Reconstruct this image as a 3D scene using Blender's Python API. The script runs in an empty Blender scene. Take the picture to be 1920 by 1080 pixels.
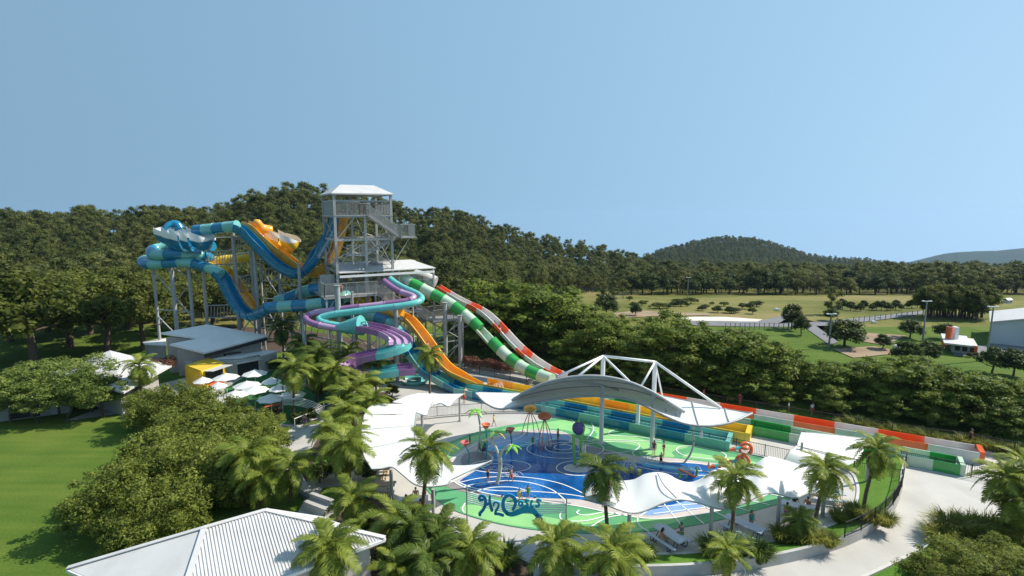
import bpy, bmesh, math, random
import numpy as np
from mathutils import Vector, Matrix, Quaternion
rnd = random.Random(11)
NR = np.random.default_rng(11)
scene = bpy.context.scene
COL = scene.collection

# ------------------------------------------------------------------ camera, sky, sun, exposure
CAM_H, FPX, PITCH = 21.5, 1000.0, math.atan(0.14)
cam = bpy.data.cameras.new("camera")
cam.sensor_width = 36.0
cam.lens = 36.0 * FPX / 1920.0
cam.clip_start, cam.clip_end = 0.5, 20000.0
cam_ob = bpy.data.objects.new("camera", cam)
cam_ob.location = (0, 0, CAM_H)
cam_ob.rotation_euler = (math.pi / 2 - PITCH, 0, 0)
COL.objects.link(cam_ob)
scene.camera = cam_ob

SUN_EL, SUN_AZ = math.radians(44), math.radians(75)     # azimuth clockwise from +Y
sdir = Vector((math.cos(SUN_EL) * math.sin(SUN_AZ), math.cos(SUN_EL) * math.cos(SUN_AZ), math.sin(SUN_EL)))
world = bpy.data.worlds.new("World")
scene.world = world
world.use_nodes = True
wt = world.node_tree
wt.nodes.clear()
w_out = wt.nodes.new("ShaderNodeOutputWorld")
w_bg = wt.nodes.new("ShaderNodeBackground")
w_sky = wt.nodes.new("ShaderNodeTexSky")
w_sky.sky_type = 'NISHITA'
w_sky.sun_disc = False
w_sky.sun_elevation = SUN_EL
w_sky.sun_rotation = SUN_AZ
w_sky.altitude = 0
w_sky.air_density = 3.8
w_sky.dust_density = 0.6
w_sky.ozone_density = 8.5
w_co = wt.nodes.new("ShaderNodeTexCoord")
w_add = wt.nodes.new("ShaderNodeVectorMath"); w_add.operation = 'ADD'
w_add.inputs[1].default_value = (0, 0, 1.6)            # the park stands on a rise: the land falls away, the sky reaches below eye level
w_nor = wt.nodes.new("ShaderNodeVectorMath"); w_nor.operation = 'NORMALIZE'
wt.links.new(w_co.outputs['Generated'], w_add.inputs[0])
wt.links.new(w_add.outputs[0], w_nor.inputs[0])
wt.links.new(w_nor.outputs[0], w_sky.inputs[0])
wt.links.new(w_sky.outputs[0], w_bg.inputs[0])
w_bg.inputs[1].default_value = 0.111
wt.links.new(w_bg.outputs[0], w_out.inputs[0])

sun = bpy.data.lights.new("sun", 'SUN')
sun.energy = 4.6
sun.angle = math.radians(0.55)
sun.color = (1.0, 0.93, 0.81)
sun_ob = bpy.data.objects.new("sun", sun)
sun_ob.rotation_euler = sdir.to_track_quat('Z', 'Y').to_euler()
sun_ob.location = sdir * 300
COL.objects.link(sun_ob)

scene.view_settings.view_transform = 'Standard'
scene.view_settings.look = 'None'
scene.view_settings.exposure = 0.54
scene.view_settings.gamma = 1.0
scene.view_settings.use_curve_mapping = False
scene.render.engine = 'CYCLES'
cy = scene.cycles
cy.max_bounces = 6
cy.diffuse_bounces = 3
cy.glossy_bounces = 2
cy.transmission_bounces = 4
cy.transparent_max_bounces = 8
cy.volume_bounces = 0
cy.use_denoising = True

# ------------------------------------------------------------------ projecting helpers (pixel of the 1920x1080 photograph -> place in the park)
cP, sP = math.cos(PITCH), math.sin(PITCH)
def ray(px, py):
    u, v = (px - 960) / FPX, (540 - py) / FPX
    return Vector((u, cP + v * sP, -sP + v * cP))
def A(px, py, Y):
    d = ray(px, py); t = Y / d.y
    return Vector((d.x * t, Y, CAM_H + d.z * t))
def G(px, py, z=0.0):
    d = ray(px, py); t = (z - CAM_H) / d.z
    return Vector((d.x * t, d.y * t, z))
def ppm(p):                                             # pixels per metre at a place
    return FPX / (p.y * cP + (CAM_H - p.z) * sP)

def cr(pts, n=6, closed=False):
    """Catmull-Rom through points"""
    P = [Vector(p) for p in pts]
    out = []
    m = len(P)
    rng = range(m if closed else m - 1)
    for i in rng:
        if closed:
            p0, p1, p2, p3 = P[(i - 1) % m], P[i], P[(i + 1) % m], P[(i + 2) % m]
        else:
            p1, p2 = P[i], P[i + 1]
            p0 = P[i - 1] if i > 0 else p1 * 2 - p2
            p3 = P[i + 2] if i + 2 < m else p2 * 2 - p1
        for k in range(n):
            t = k / n
            out.append(0.5 * ((2 * p1) + (p2 - p0) * t + (2 * p0 - 5 * p1 + 4 * p2 - p3) * t * t + (3 * p1 - p0 - 3 * p2 + p3) * t ** 3))
    if not closed:
        out.append(P[-1].copy())
    return out
def resample(path, ds):
    L = [0.0]
    for a, b in zip(path, path[1:]):
        L.append(L[-1] + (b - a).length)
    n = max(1, int(round(L[-1] / ds)))
    out, j = [], 0
    for k in range(n + 1):
        s = L[-1] * k / n
        while j < len(L) - 2 and L[j + 1] < s:
            j += 1
        d = L[j + 1] - L[j]
        t = 0 if d < 1e-9 else (s - L[j]) / d
        out.append(path[j].lerp(path[j + 1], min(1, max(0, t))))
    return out

# ------------------------------------------------------------------ mesh builder
class MB:
    def __init__(s):
        s.v, s.f, s.m, s.cur = [], [], [], 0
    def add(s, vs, fs):
        o = len(s.v)
        s.v.extend([tuple(p) for p in vs])
        for f in fs:
            s.f.append(tuple(i + o for i in f)); s.m.append(s.cur)
        return s
    def box(s, c, d, rz=0.0, rot=None):
        x, y, z = d[0] / 2, d[1] / 2, d[2] / 2
        vs = [Vector(q) for q in ((-x, -y, -z), (x, -y, -z), (x, y, -z), (-x, y, -z), (-x, -y, z), (x, -y, z), (x, y, z), (-x, y, z))]
        M_ = rot if rot is not None else Matrix.Rotation(rz, 3, 'Z')
        c = Vector(c)
        return s.add([M_ @ q + c for q in vs], [(0, 3, 2, 1), (4, 5, 6, 7), (0, 1, 5, 4), (1, 2, 6, 5), (2, 3, 7, 6), (3, 0, 4, 7)])
    def beam(s, a, b, w, h=None):
        a, b = Vector(a), Vector(b); h = h or w
        d = b - a; L = d.length
        if L < 1e-6: return s
        t = d / L
        side = t.cross(Vector((0, 0, 1)))
        side = Vector((1, 0, 0)) if side.length < 1e-3 else side.normalized()
        up = side.cross(t)
        R_ = Matrix((side, t, up)).transposed()
        return s.box((a + b) / 2, (w, L, h), rot=R_)
    def sweep(s, prof, path, closed=True, caps=True, scales=None, rolls=None):
        n, k = len(path), len(prof)
        vs, prev = [], None
        for i, p in enumerate(path):
            t = (path[min(i + 1, n - 1)] - path[max(i - 1, 0)])
            t = t.normalized() if t.length > 1e-9 else Vector((0, 1, 0))
            side = t.cross(Vector((0, 0, 1)))
            if side.length < 0.05:
                side = prev if prev is not None else Vector((1, 0, 0))
                side = side - t * side.dot(t)
            side.normalize(); prev = side
            up = side.cross(t)
            if rolls is not None:
                q = Quaternion(t, rolls[i]); sd, u_ = q @ side, q @ up
            else:
                sd, u_ = side, up
            sc = 1 if scales is None else scales[i]
            for (x, z) in prof:
                vs.append(p + sd * (x * sc) + u_ * (z * sc))
        fs = []
        kk = k if closed else k - 1
        for i in range(n - 1):
            for j in range(kk):
                a, b = i * k + j, i * k + (j + 1) % k
                fs.append((a, b, b + k, a + k))
        if caps and closed:
            fs.append(tuple(range(k))[::-1]); fs.append(tuple((n - 1) * k + j for j in range(k)))
        return s.add(vs, fs)
    def tube(s, path, r, n=8, caps=True):
        path = [Vector(p) for p in path]
        rs = None
        if isinstance(r, (list, tuple)):
            rs = list(r) if len(r) == len(path) else [r[0] + (r[-1] - r[0]) * i / max(1, len(path) - 1) for i in range(len(path))]
        prof = [(math.cos(2 * math.pi * j / n), math.sin(2 * math.pi * j / n)) for j in range(n)]
        return s.sweep(prof, path, True, caps, rs if rs else [r] * len(path))
    def lathe(s, c, prof, n=12, cap=True):
        c = Vector(c); vs, fs = [], []
        for (r, z) in prof:
            for j in range(n):
                a = 2 * math.pi * j / n
                vs.append(c + Vector((r * math.cos(a), r * math.sin(a), z)))
        for i in range(len(prof) - 1):
            for j in range(n):
                a, b = i * n + j, i * n + (j + 1) % n
                fs.append((a, b, b + n, a + n))
        if cap:
            fs.append(tuple(range(n))[::-1]); fs.append(tuple((len(prof) - 1) * n + j for j in range(n)))
        return s.add(vs, fs)
    def sphere(s, c, r, n=10, m=6, sc=(1, 1, 1)):
        prof = []
        c = Vector(c); vs, fs = [], []
        for i in range(m + 1):
            th = math.pi * i / m
            for j in range(n):
                a = 2 * math.pi * j / n
                vs.append(c + Vector((r * sc[0] * math.sin(th) * math.cos(a), r * sc[1] * math.sin(th) * math.sin(a), -r * sc[2] * math.cos(th))))
        for i in range(m):
            for j in range(n):
                a, b = i * n + j, i * n + (j + 1) % n
                fs.append((a, b, b + n, a + n))
        return s.add(vs, fs)
    def prism(s, pts, h):
        """closed outline (Vectors) pulled h down/up along z"""
        n = len(pts); P = [Vector(p) for p in pts]
        vs = P + [p + Vector((0, 0, h)) for p in P]
        fs = [tuple(range(n)), tuple(range(2 * n - 1, n - 1, -1))]
        for i in range(n):
            j = (i + 1) % n
            fs.append((i, j, j + n, i + n))
        return s.add(vs, fs)
    def grid(s, rows):
        """rows of points, all the same length"""
        k = len(rows[0]); vs = [p for r in rows for p in r]
        fs = [(i * k + j, i * k + j + 1, (i + 1) * k + j + 1, (i + 1) * k + j) for i in range(len(rows) - 1) for j in range(k - 1)]
        return s.add(vs, fs)
    def slab(s, rows, th):
        """grid with thickness th downwards"""
        low = [[Vector(p) - Vector((0, 0, th)) for p in r] for r in rows]
        s.grid(rows); s.grid([list(reversed(r)) for r in low])
        for a, b in ((rows[0], low[0]), (rows[-1], low[-1])):
            s.grid([a, b])
        s.grid([[r[0] for r in rows], [r[0] for r in low]]); s.grid([[r[-1] for r in rows], [r[-1] for r in low]])
        return s
    def mesh(s, name, mats, org=None, smooth=False, fix=True):
        me = bpy.data.meshes.new(name)
        vs = s.v if org is None else [(p[0] - org[0], p[1] - org[1], p[2] - org[2]) for p in s.v]
        me.from_pydata(vs, [], s.f)
        mats = mats if isinstance(mats, (list, tuple)) else [mats]
        for m in mats: me.materials.append(m)
        if len(mats) > 1: me.polygons.foreach_set("material_index", s.m)
        if fix:
            bm = bmesh.new(); bm.from_mesh(me)
            bmesh.ops.recalc_face_normals(bm, faces=bm.faces)
            bm.to_mesh(me); bm.free()
        if smooth is True:
            me.polygons.foreach_set("use_smooth", [True] * len(me.polygons))
        elif smooth:
            me.polygons.foreach_set("use_smooth", [True] * len(me.polygons))
            me.set_sharp_from_angle(angle=math.radians(smooth))
        me.update()
        return me

def tag(o, label=None, cat=None, group=None, kind=None):
    if label: o['label'] = label
    if cat: o['category'] = cat
    if group: o['group'] = group
    if kind: o['kind'] = kind
    return o
def empty(name, loc, label, cat, group=None, rz=0.0):
    o = bpy.data.objects.new(name, None)
    o.location = loc; o.rotation_euler = (0, 0, rz); o.empty_display_size = 0.3
    COL.objects.link(o)
    return tag(o, label, cat, group)
def link(name, me, parent=None, loc=None, rz=0.0, scale=None):
    o = bpy.data.objects.new(name, me)
    COL.objects.link(o)
    if parent is not None: o.parent = parent
    if loc is not None: o.location = loc
    if rz: o.rotation_euler = (0, 0, rz)
    if scale is not None: o.scale = (scale, scale, scale) if not isinstance(scale, (tuple, list)) else scale
    return o
def part(name, mb, mats, parent, smooth=False, stuff=False, label=None):
    """a part whose builder holds world coordinates; the parent is an unrotated Empty (or an object at its own place)"""
    org = Vector((0, 0, 0)); p = parent
    while p is not None:
        org += p.location; p = p.parent
    o = link(name, mb.mesh(name, mats, org, smooth), parent)
    if stuff: o['kind'] = 'stuff'
    if label: o['label'] = label
    return o
def solo(name, mb, mats, label=None, cat=None, group=None, kind=None, smooth=False, org=None):
    o = link(name, mb.mesh(name, mats, org, smooth), None, org)
    return tag(o, label, cat, group, kind)
def copy_tree(o, parent=None):
    c = o.copy(); COL.objects.link(c)
    if parent is not None: c.parent = parent
    for ch in list(o.children): copy_tree(ch, c)
    return c

# ------------------------------------------------------------------ materials
def new_mat(name):
    m = bpy.data.materials.new(name); m.use_nodes = True
    nt = m.node_tree; b = nt.nodes['Principled BSDF']
    return m, nt, b
def M(name, col, rough=0.5, var=0.10, scale=2.0, bump=0.0, bscale=None, metal=0.0, spec=0.5, coat=0.0, detail=4.0, dirt=None):
    m, nt, b = new_mat(name)
    N, Lk = nt.nodes, nt.links
    b.inputs['Roughness'].default_value = rough
    b.inputs['Metallic'].default_value = metal
    b.inputs['Specular IOR Level'].default_value = spec
    b.inputs['Coat Weight'].default_value = coat
    b.inputs['Coat Roughness'].default_value = 0.1
    tc = N.new("ShaderNodeTexCoord")
    geo = N.new("ShaderNodeNewGeometry")
    no = N.new("ShaderNodeTexNoise"); no.inputs['Scale'].default_value = scale; no.inputs['Detail'].default_value = detail
    Lk.new(geo.outputs['Position'], no.inputs['Vector'])
    rp = N.new("ShaderNodeMapRange")
    rp.inputs[1].default_value, rp.inputs[2].default_value = 0.3, 0.7
    rp.inputs[3].default_value, rp.inputs[4].default_value = 1 - var, 1 + var * 0.6
    Lk.new(no.outputs['Fac'], rp.inputs[0])
    mul = N.new("ShaderNodeVectorMath"); mul.operation = 'SCALE'
    mul.inputs[0].default_value = col[:3]
    Lk.new(rp.outputs[0], mul.inputs['Scale'])
    last = mul.outputs[0]
    if dirt:
        n2 = N.new("ShaderNodeTexNoise"); n2.inputs['Scale'].default_value = dirt[1]; n2.inputs['Detail'].default_value = 6
        Lk.new(geo.outputs['Position'], n2.inputs['Vector'])
        r2 = N.new("ShaderNodeMapRange"); r2.inputs[1].default_value, r2.inputs[2].default_value = 0.5, 0.72
        r2.inputs[3].default_value, r2.inputs[4].default_value = 0, dirt[2]
        Lk.new(n2.outputs['Fac'], r2.inputs[0])
        mx = N.new("ShaderNodeMix"); mx.data_type = 'RGBA'
        Lk.new(r2.outputs[0], mx.inputs[0]); Lk.new(last, mx.inputs[6]); mx.inputs[7].default_value = (*dirt[0], 1)
        last = mx.outputs[2]
    Lk.new(last, b.inputs['Base Color'])
    if bump:
        nb = N.new("ShaderNodeTexNoise"); nb.inputs['Scale'].default_value = bscale or scale * 6; nb.inputs['Detail'].default_value = 5
        Lk.new(geo.outputs['Position'], nb.inputs['Vector'])
        bp = N.new("ShaderNodeBump"); bp.inputs['Strength'].default_value = bump; bp.inputs['Distance'].default_value = 0.05
        Lk.new(nb.outputs['Fac'], bp.inputs['Height']); Lk.new(bp.outputs[0], b.inputs['Normal'])
    return m
def leaf_mat(name, cols, trans=0.3, rough=0.55, objvar=0.35):
    """cols: dark, mid, light; colour varies per leaf and per plant"""
    m, nt, b = new_mat(name)
    N, Lk = nt.nodes, nt.links
    geo = N.new("ShaderNodeNewGeometry"); oi = N.new("ShaderNodeObjectInfo")
    no = N.new("ShaderNodeTexNoise"); no.inputs['Scale'].default_value = 0.55; no.inputs['Detail'].default_value = 2
    Lk.new(geo.outputs['Position'], no.inputs['Vector'])
    ad = N.new("ShaderNodeMath"); ad.operation = 'MULTIPLY_ADD'; ad.inputs[1].default_value = 0.5
    Lk.new(geo.outputs['Random Per Island'], ad.inputs[0])
    s2 = N.new("ShaderNodeMath"); s2.operation = 'MULTIPLY_ADD'; s2.inputs[1].default_value = objvar; 
    Lk.new(oi.outputs['Random'], s2.inputs[0])
    s3 = N.new("ShaderNodeMath"); s3.operation = 'MULTIPLY_ADD'; s3.inputs[1].default_value = 0.9; s3.inputs[2].default_value = -0.40
    Lk.new(no.outputs['Fac'], s3.inputs[0])
    Lk.new(s3.outputs[0], s2.inputs[2]); Lk.new(s2.outputs[0], ad.inputs[2])
    ramp = N.new("ShaderNodeValToRGB")
    e = ramp.color_ramp.elements
    e[0].position, e[0].color = 0.0, (*cols[0], 1)
    e[1].position, e[1].color = 1.0, (*cols[2], 1)
    k = e.new(0.5); k.color = (*cols[1], 1)
    if len(cols) > 3:
        k = e.new(0.985); k.color = (*cols[2], 1); e[-1].color = (*cols[3], 1)
    Lk.new(ad.outputs[0], ramp.inputs[0])
    Lk.new(ramp.outputs[0], b.inputs['Base Color'])
    b.inputs['Roughness'].default_value = rough
    b.inputs['Specular IOR Level'].default_value = 0.15
    tr = N.new("ShaderNodeBsdfTranslucent")
    hs = N.new("ShaderNodeHueSaturation"); hs.inputs['Value'].default_value = 1.5; hs.inputs['Hue'].default_value = 0.49
    Lk.new(ramp.outputs[0], hs.inputs['Color']); Lk.new(hs.outputs[0], tr.inputs[0])
    mix = N.new("ShaderNodeMixShader"); mix.inputs[0].default_value = trans
    Lk.new(b.outputs[0], mix.inputs[1]); Lk.new(tr.outputs[0], mix.inputs[2])
    Lk.new(mix.outputs[0], N['Material Output'].inputs[0])
    return m

m_conc = M("pale_concrete", (0.44, 0.425, 0.40), 0.75, 0.10, 0.35, 0.15, 12, detail=8, dirt=((0.33, 0.31, 0.28), 0.3, 0.5))
m_concg = M("grey_concrete", (0.42, 0.41, 0.39), 0.8, 0.15, 0.8, 0.2, 10, detail=6)
m_kerb = M("kerb_concrete", (0.5, 0.49, 0.46), 0.8, 0.15, 1.5)
m_asph = M("asphalt", (0.16, 0.16, 0.17), 0.85, 0.15, 0.4)
m_white = M("white_membrane", (0.84, 0.84, 0.83), 0.45, 0.03, 0.6)
def translucent(m, f):
    nt = m.node_tree; b = nt.nodes['Principled BSDF']; tr = nt.nodes.new("ShaderNodeBsdfTranslucent"); tr.inputs[0].default_value = (.78, .78, .76, 1)
    mx = nt.nodes.new("ShaderNodeMixShader"); mx.inputs[0].default_value = f
    nt.links.new(b.outputs[0], mx.inputs[1]); nt.links.new(tr.outputs[0], mx.inputs[2]); nt.links.new(mx.outputs[0], nt.nodes['Material Output'].inputs[0])
translucent(m_white, 0.28)
m_wsteel = M("white_painted_steel", (0.78, 0.78, 0.77), 0.4, 0.06, 1.5)
m_gsteel = M("grey_painted_steel", (0.35, 0.355, 0.35), 0.42, 0.12, 1.2, spec=0.5)
m_galv = M("galvanised_steel", (0.38, 0.375, 0.36), 0.5, 0.18, 2.5, metal=0.25)
m_dgalv = M("weathered_steel", (0.30, 0.30, 0.30), 0.55, 0.18, 2.5, metal=0.25)
m_vault = M("grey_membrane", (0.50, 0.53, 0.54), 0.5, 0.06, 0.7)
translucent(m_vault, 0.2)
m_black = M("black_powder_coat", (0.015, 0.015, 0.017), 0.5, 0.1, 2)
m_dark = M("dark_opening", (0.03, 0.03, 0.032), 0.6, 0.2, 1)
m_roof = M("pale_metal_roof", (0.74, 0.72, 0.69), 0.5, 0.06, 0.6)
m_roofw = M("white_metal_roof", (0.55, 0.54, 0.53), 0.5, 0.06, 0.6, dirt=((0.36, 0.34, 0.31), 0.9, 0.35))
m_bwall = M("grey_render_wall", (0.33, 0.32, 0.30), 0.8, 0.10, 0.8, 0.1, 8)
m_bwall2 = M("light_render_wall", (0.50, 0.48, 0.45), 0.8, 0.10, 0.8)
m_door = M("grey_door_paint", (0.40, 0.40, 0.43), 0.5, 0.05)
def gloss(name, col, rough=0.22):
    return M(name, col, rough, 0.12, 1.2, coat=0.3, dirt=(tuple(min(.6, c * .7 + .07) for c in col), 1.6, .35))
m_sblue = gloss("slide_blue", (0.006, 0.18, 0.33))
m_steal = gloss("slide_seafoam", (0.17, 0.46, 0.42))
m_sorange = gloss("slide_amber", (0.78, 0.36, 0.03))
m_syellow = gloss("slide_yellow", (0.80, 0.54, 0.05))
m_sgreen = gloss("slide_green", (0.03, 0.33, 0.06))
m_smint = gloss("slide_mint_white", (0.50, 0.63, 0.47))
m_sred = gloss("slide_red_orange", (0.75, 0.12, 0.03))
m_swhite = gloss("slide_white", (0.60, 0.58, 0.55))
m_spurp = gloss("slide_purple", (0.28, 0.13, 0.28))
m_slilac = gloss("slide_lilac", (0.47, 0.29, 0.46))
m_saqua = gloss("slide_aqua", (0.13, 0.48, 0.46))
m_ptgreen = M("pad_mid_green", (0.09, 0.32, 0.14), 0.55, 0.10, 0.7, detail=6)
m_ltgreen = M("pad_light_green", (0.24, 0.52, 0.20), 0.55, 0.10, 0.7, detail=6)
m_mauve = M("pad_mauve_grey", (0.50, 0.44, 0.42), 0.55, 0.12, 0.7, detail=6)
m_dgrey = M("pad_dark_grey", (0.24, 0.21, 0.21), 0.5, 0.15, 0.7)
m_peri = M("pad_periwinkle", (0.22, 0.36, 0.66), 0.35, 0.15, 0.8)
m_cyan = M("pad_cyan", (0.02, 0.36, 0.62), 0.3, 0.2, 1.2)
m_line = M("pad_white_line", (0.78, 0.80, 0.78), 0.6, 0.08, 2)
m_turf = M("artificial_turf", (0.03, 0.15, 0.035), 0.9, 0.2, 3, 0.4, 30)
def grass_mat(name, a, b_, c):
    m, nt, b = new_mat(name)
    N, Lk = nt.nodes, nt.links
    geo = N.new("ShaderNodeNewGeometry")
    n1 = N.new("ShaderNodeTexNoise"); n1.inputs['Scale'].default_value = 0.12; n1.inputs['Detail'].default_value = 6
    n2 = N.new("ShaderNodeTexNoise"); n2.inputs['Scale'].default_value = 5.5; n2.inputs['Detail'].default_value = 6; n2.inputs['Roughness'].default_value = 0.7
    for n in (n1, n2): Lk.new(geo.outputs['Position'], n.inputs['Vector'])
    mp = N.new("ShaderNodeVectorMath"); mp.operation = 'MULTIPLY'; mp.inputs[1].default_value = (.10, 1.1, 1)
    n4 = N.new("ShaderNodeTexNoise"); n4.inputs['Scale'].default_value = 1.0; n4.inputs['Detail'].default_value = 4
    Lk.new(geo.outputs['Position'], mp.inputs[0]); Lk.new(mp.outputs[0], n4.inputs['Vector'])
    mw = N.new("ShaderNodeMath"); mw.operation = 'MULTIPLY_ADD'; mw.inputs[1].default_value = 0.7; mw.inputs[2].default_value = -0.35
    Lk.new(n4.outputs['Fac'], mw.inputs[0])
    ad = N.new("ShaderNodeMath"); ad.operation = 'MULTIPLY_ADD'; ad.inputs[1].default_value = 0.95
    sb = N.new("ShaderNodeMath"); sb.operation = 'MULTIPLY_ADD'; sb.inputs[1].default_value = 0.8; sb.inputs[2].default_value = -0.25
    Lk.new(n2.outputs['Fac'], sb.inputs[0]); Lk.new(n1.outputs['Fac'], ad.inputs[0]); Lk.new(sb.outputs[0], ad.inputs[2])
    ramp = N.new("ShaderNodeValToRGB"); e = ramp.color_ramp.elements
    e[0].position, e[0].color = 0.2, (*a, 1); e[1].position, e[1].color = 0.85, (*c, 1)
    k = e.new(0.5); k.color = (*b_, 1)
    a2 = N.new("ShaderNodeMath"); Lk.new(ad.outputs[0], a2.inputs[0]); Lk.new(mw.outputs[0], a2.inputs[1])
    Lk.new(a2.outputs[0], ramp.inputs[0]); Lk.new(ramp.outputs[0], b.inputs['Base Color'])
    b.inputs['Roughness'].default_value = 0.95; b.inputs['Specular IOR Level'].default_value = 0.15
    bp = N.new("ShaderNodeBump"); bp.inputs['Strength'].default_value = 0.6; bp.inputs['Distance'].default_value = 0.08
    Lk.new(n2.outputs['Fac'], bp.inputs['Height']); Lk.new(bp.outputs[0], b.inputs['Normal'])
    return m
m_lawn = grass_mat("lawn_grass", (0.036, 0.080, 0.010), (0.064, 0.116, 0.014), (0.110, 0.152, 0.024))
m_island = grass_mat("bright_grass", (0.045, 0.11, 0.012), (0.075, 0.17, 0.018), (0.11, 0.21, 0.03))
m_field = grass_mat("field_grass", (0.06, 0.08, 0.022), (0.10, 0.11, 0.035), (0.15, 0.135, 0.06))
m_floor = grass_mat("shaded_forest_floor", (0.02, 0.03, 0.01), (0.035, 0.045, 0.015), (0.06, 0.06, 0.03))
m_dirt = M("bare_dirt", (0.28, 0.20, 0.13), 0.95, 0.25, 0.3)
m_sand = M("white_sand", (0.62, 0.57, 0.50), 0.95, 0.12, 0.2)
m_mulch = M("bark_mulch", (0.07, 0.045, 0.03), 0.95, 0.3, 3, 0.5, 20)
m_bark = M("brown_bark", (0.10, 0.075, 0.05), 0.9, 0.3, 3, 0.5, 12)
m_pbark = M("pale_gum_bark", (0.34, 0.29, 0.23), 0.85, 0.3, 1.5)
m_deadfrond = M("dead_frond_brown", (0.26, 0.17, 0.08), 0.9, 0.3, 4)
m_palmbark = M("palm_trunk_bark", (0.14, 0.10, 0.065), 0.9, 0.3, 6, 0.6, 16)
# water of the splash pool: shallow, deep blue floor, ripples and white churn
def water_mat():
    m, nt, b = new_mat("pool_water_blue")
    N, Lk = nt.nodes, nt.links
    geo = N.new("ShaderNodeNewGeometry")
    n1 = N.new("ShaderNodeTexNoise"); n1.inputs['Scale'].default_value = 0.35; n1.inputs['Detail'].default_value = 5
    n2 = N.new("ShaderNodeTexNoise"); n2.inputs['Scale'].default_value = 5.0; n2.inputs['Detail'].default_value = 6; n2.inputs['Roughness'].default_value = 0.75
    n3 = N.new("ShaderNodeTexNoise"); n3.inputs['Scale'].default_value = 2.2; n3.inputs['Detail'].default_value = 3
    for n in (n1, n2, n3): Lk.new(geo.outputs['Position'], n.inputs['Vector'])
    ramp = N.new("ShaderNodeValToRGB"); e = ramp.color_ramp.elements
    e[0].position, e[0].color = 0.36, (0.004, 0.050, 0.185, 1); e[1].position, e[1].color = 0.66, (0.010, 0.135, 0.42, 1)
    Lk.new(n1.outputs['Fac'], ramp.inputs[0])
    mm = N.new("ShaderNodeMath"); mm.operation = 'MULTIPLY'
    Lk.new(n1.outputs['Fac'], mm.inputs[0]); Lk.new(n2.outputs['Fac'], mm.inputs[1])
    r2 = N.new("ShaderNodeMapRange"); r2.inputs[1].default_value, r2.inputs[2].default_value = 0.29, 0.44
    r2.inputs[3].default_value, r2.inputs[4].default_value = 0, 0.55
    Lk.new(mm.outputs[0], r2.inputs[0])
    mx = N.new("ShaderNodeMix"); mx.data_type = 'RGBA'; mx.inputs[7].default_value = (0.25, 0.42, 0.62, 1)
    Lk.new(r2.outputs[0], mx.inputs[0]); Lk.new(ramp.outputs[0], mx.inputs[6]); Lk.new(mx.outputs[2], b.inputs['Base Color'])
    b.inputs['Roughness'].default_value = 0.08; b.inputs['IOR'].default_value = 1.33
    bp = N.new("ShaderNodeBump"); bp.inputs['Strength'].default_value = 0.25; bp.inputs['Distance'].default_value = 0.05
    Lk.new(n3.outputs['Fac'], bp.inputs['Height']); Lk.new(bp.outputs[0], b.inputs['Normal'])
    return m
m_water = water_mat()
m_spray = M("water_spray", (0.85, 0.88, 0.9), 0.3, 0.05)
m_spray.node_tree.nodes['Principled BSDF'].inputs['Alpha'].default_value = 0.5
m_glass = M("clear_glass_panel", (0.55, 0.72, 0.66), 0.05, 0.02)
m_glass.node_tree.nodes['Principled BSDF'].inputs['Alpha'].default_value = 0.35

ORD = "first second third fourth fifth sixth seventh eighth ninth tenth eleventh twelfth thirteenth fourteenth fifteenth sixteenth seventeenth eighteenth nineteenth twentieth".split()
ORD += ["twenty-" + o for o in ORD[:9]]
# ------------------------------------------------------------------ terrain
def sstep(t):
    t = max(0.0, min(1.0, t)); return t * t * (3 - 2 * t)
Y0 = 108.0
RIDGES = [   # (px list, skyline py list, crest distance list, front foot, back foot behind the crest, tree height)
    ((-700, -200, 0, 60, 100, 150, 200, 260, 330, 400, 440, 480, 540, 600, 680, 740, 800, 860, 920, 980, 1040, 1100, 1160, 1230, 1300),
     (430, 415, 404, 408, 414, 398, 405, 402, 396, 400, 385, 366, 358, 360, 372, 388, 398, 404, 424, 444, 455, 465, 478, 500, 535),
     (230, 230, 230, 230, 230, 230, 230, 230, 230, 230, 235, 240, 245, 250, 255, 260, 265, 270, 275, 280, 290, 300, 320, 330, 330),
     (105, 105, 105, 105, 105, 105, 105, 105, 105, 105, 108, 110, 112, 115, 120, 125, 130, 140, 150, 165, 190, 220, 260, 290, 300), 120, 7.2),
    ((1120, 1180, 1220, 1260, 1300, 1340, 1370, 1420, 1470, 1520, 1560, 1640, 1700, 1760, 1840),
     (505, 492, 481, 466, 455, 448, 446, 449, 463, 480, 487, 491, 501, 506, 512), (900,) * 15, (560,) * 15, 500, 7.0),
    ((1640, 1700, 1730, 1760, 1790, 1840, 1880, 1920, 2000, 2300, 2800),
     (508, 500, 492, 483, 475, 472, 471, 467, 460, 474, 496), (3200,) * 11, (2400,) * 11, 1200, 0.0),
]
def zbase(Y):
    d = max(0.0, Y - Y0)
    return -0.105 * d * d / (d + 14.0)
def terrain_z(X, Y):
    if Y <= 40: return 0.0
    px = 960 + 1012 * X / Y
    zb = zbase(Y)
    z = zb
    for (xs, ys, rs, fs, back, th) in RIDGES:
        if px < xs[0] - 250 and xs[0] > 0: continue
        if px > xs[-1] + 250: continue
        R_ = float(np.interp(px, xs, rs)); f_ = float(np.interp(px, xs, fs))
        yy = float(np.interp(px, xs, ys))
        zr = A(px, yy, R_).z - th
        if px > xs[-1]: zr = zr + (zbase(R_) - zr) * sstep((px - xs[-1]) / 250)
        if px < xs[0]: zr = zr + (zbase(R_) - zr) * sstep((xs[0] - px) / 250)
        if Y < R_: s = sstep((Y - f_) / (R_ - f_))
        else: s = 1 - sstep((Y - R_) / back)
        z = max(z, zb * (1 - s) + max(zr, zbase(R_)) * s)
    return z
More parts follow.
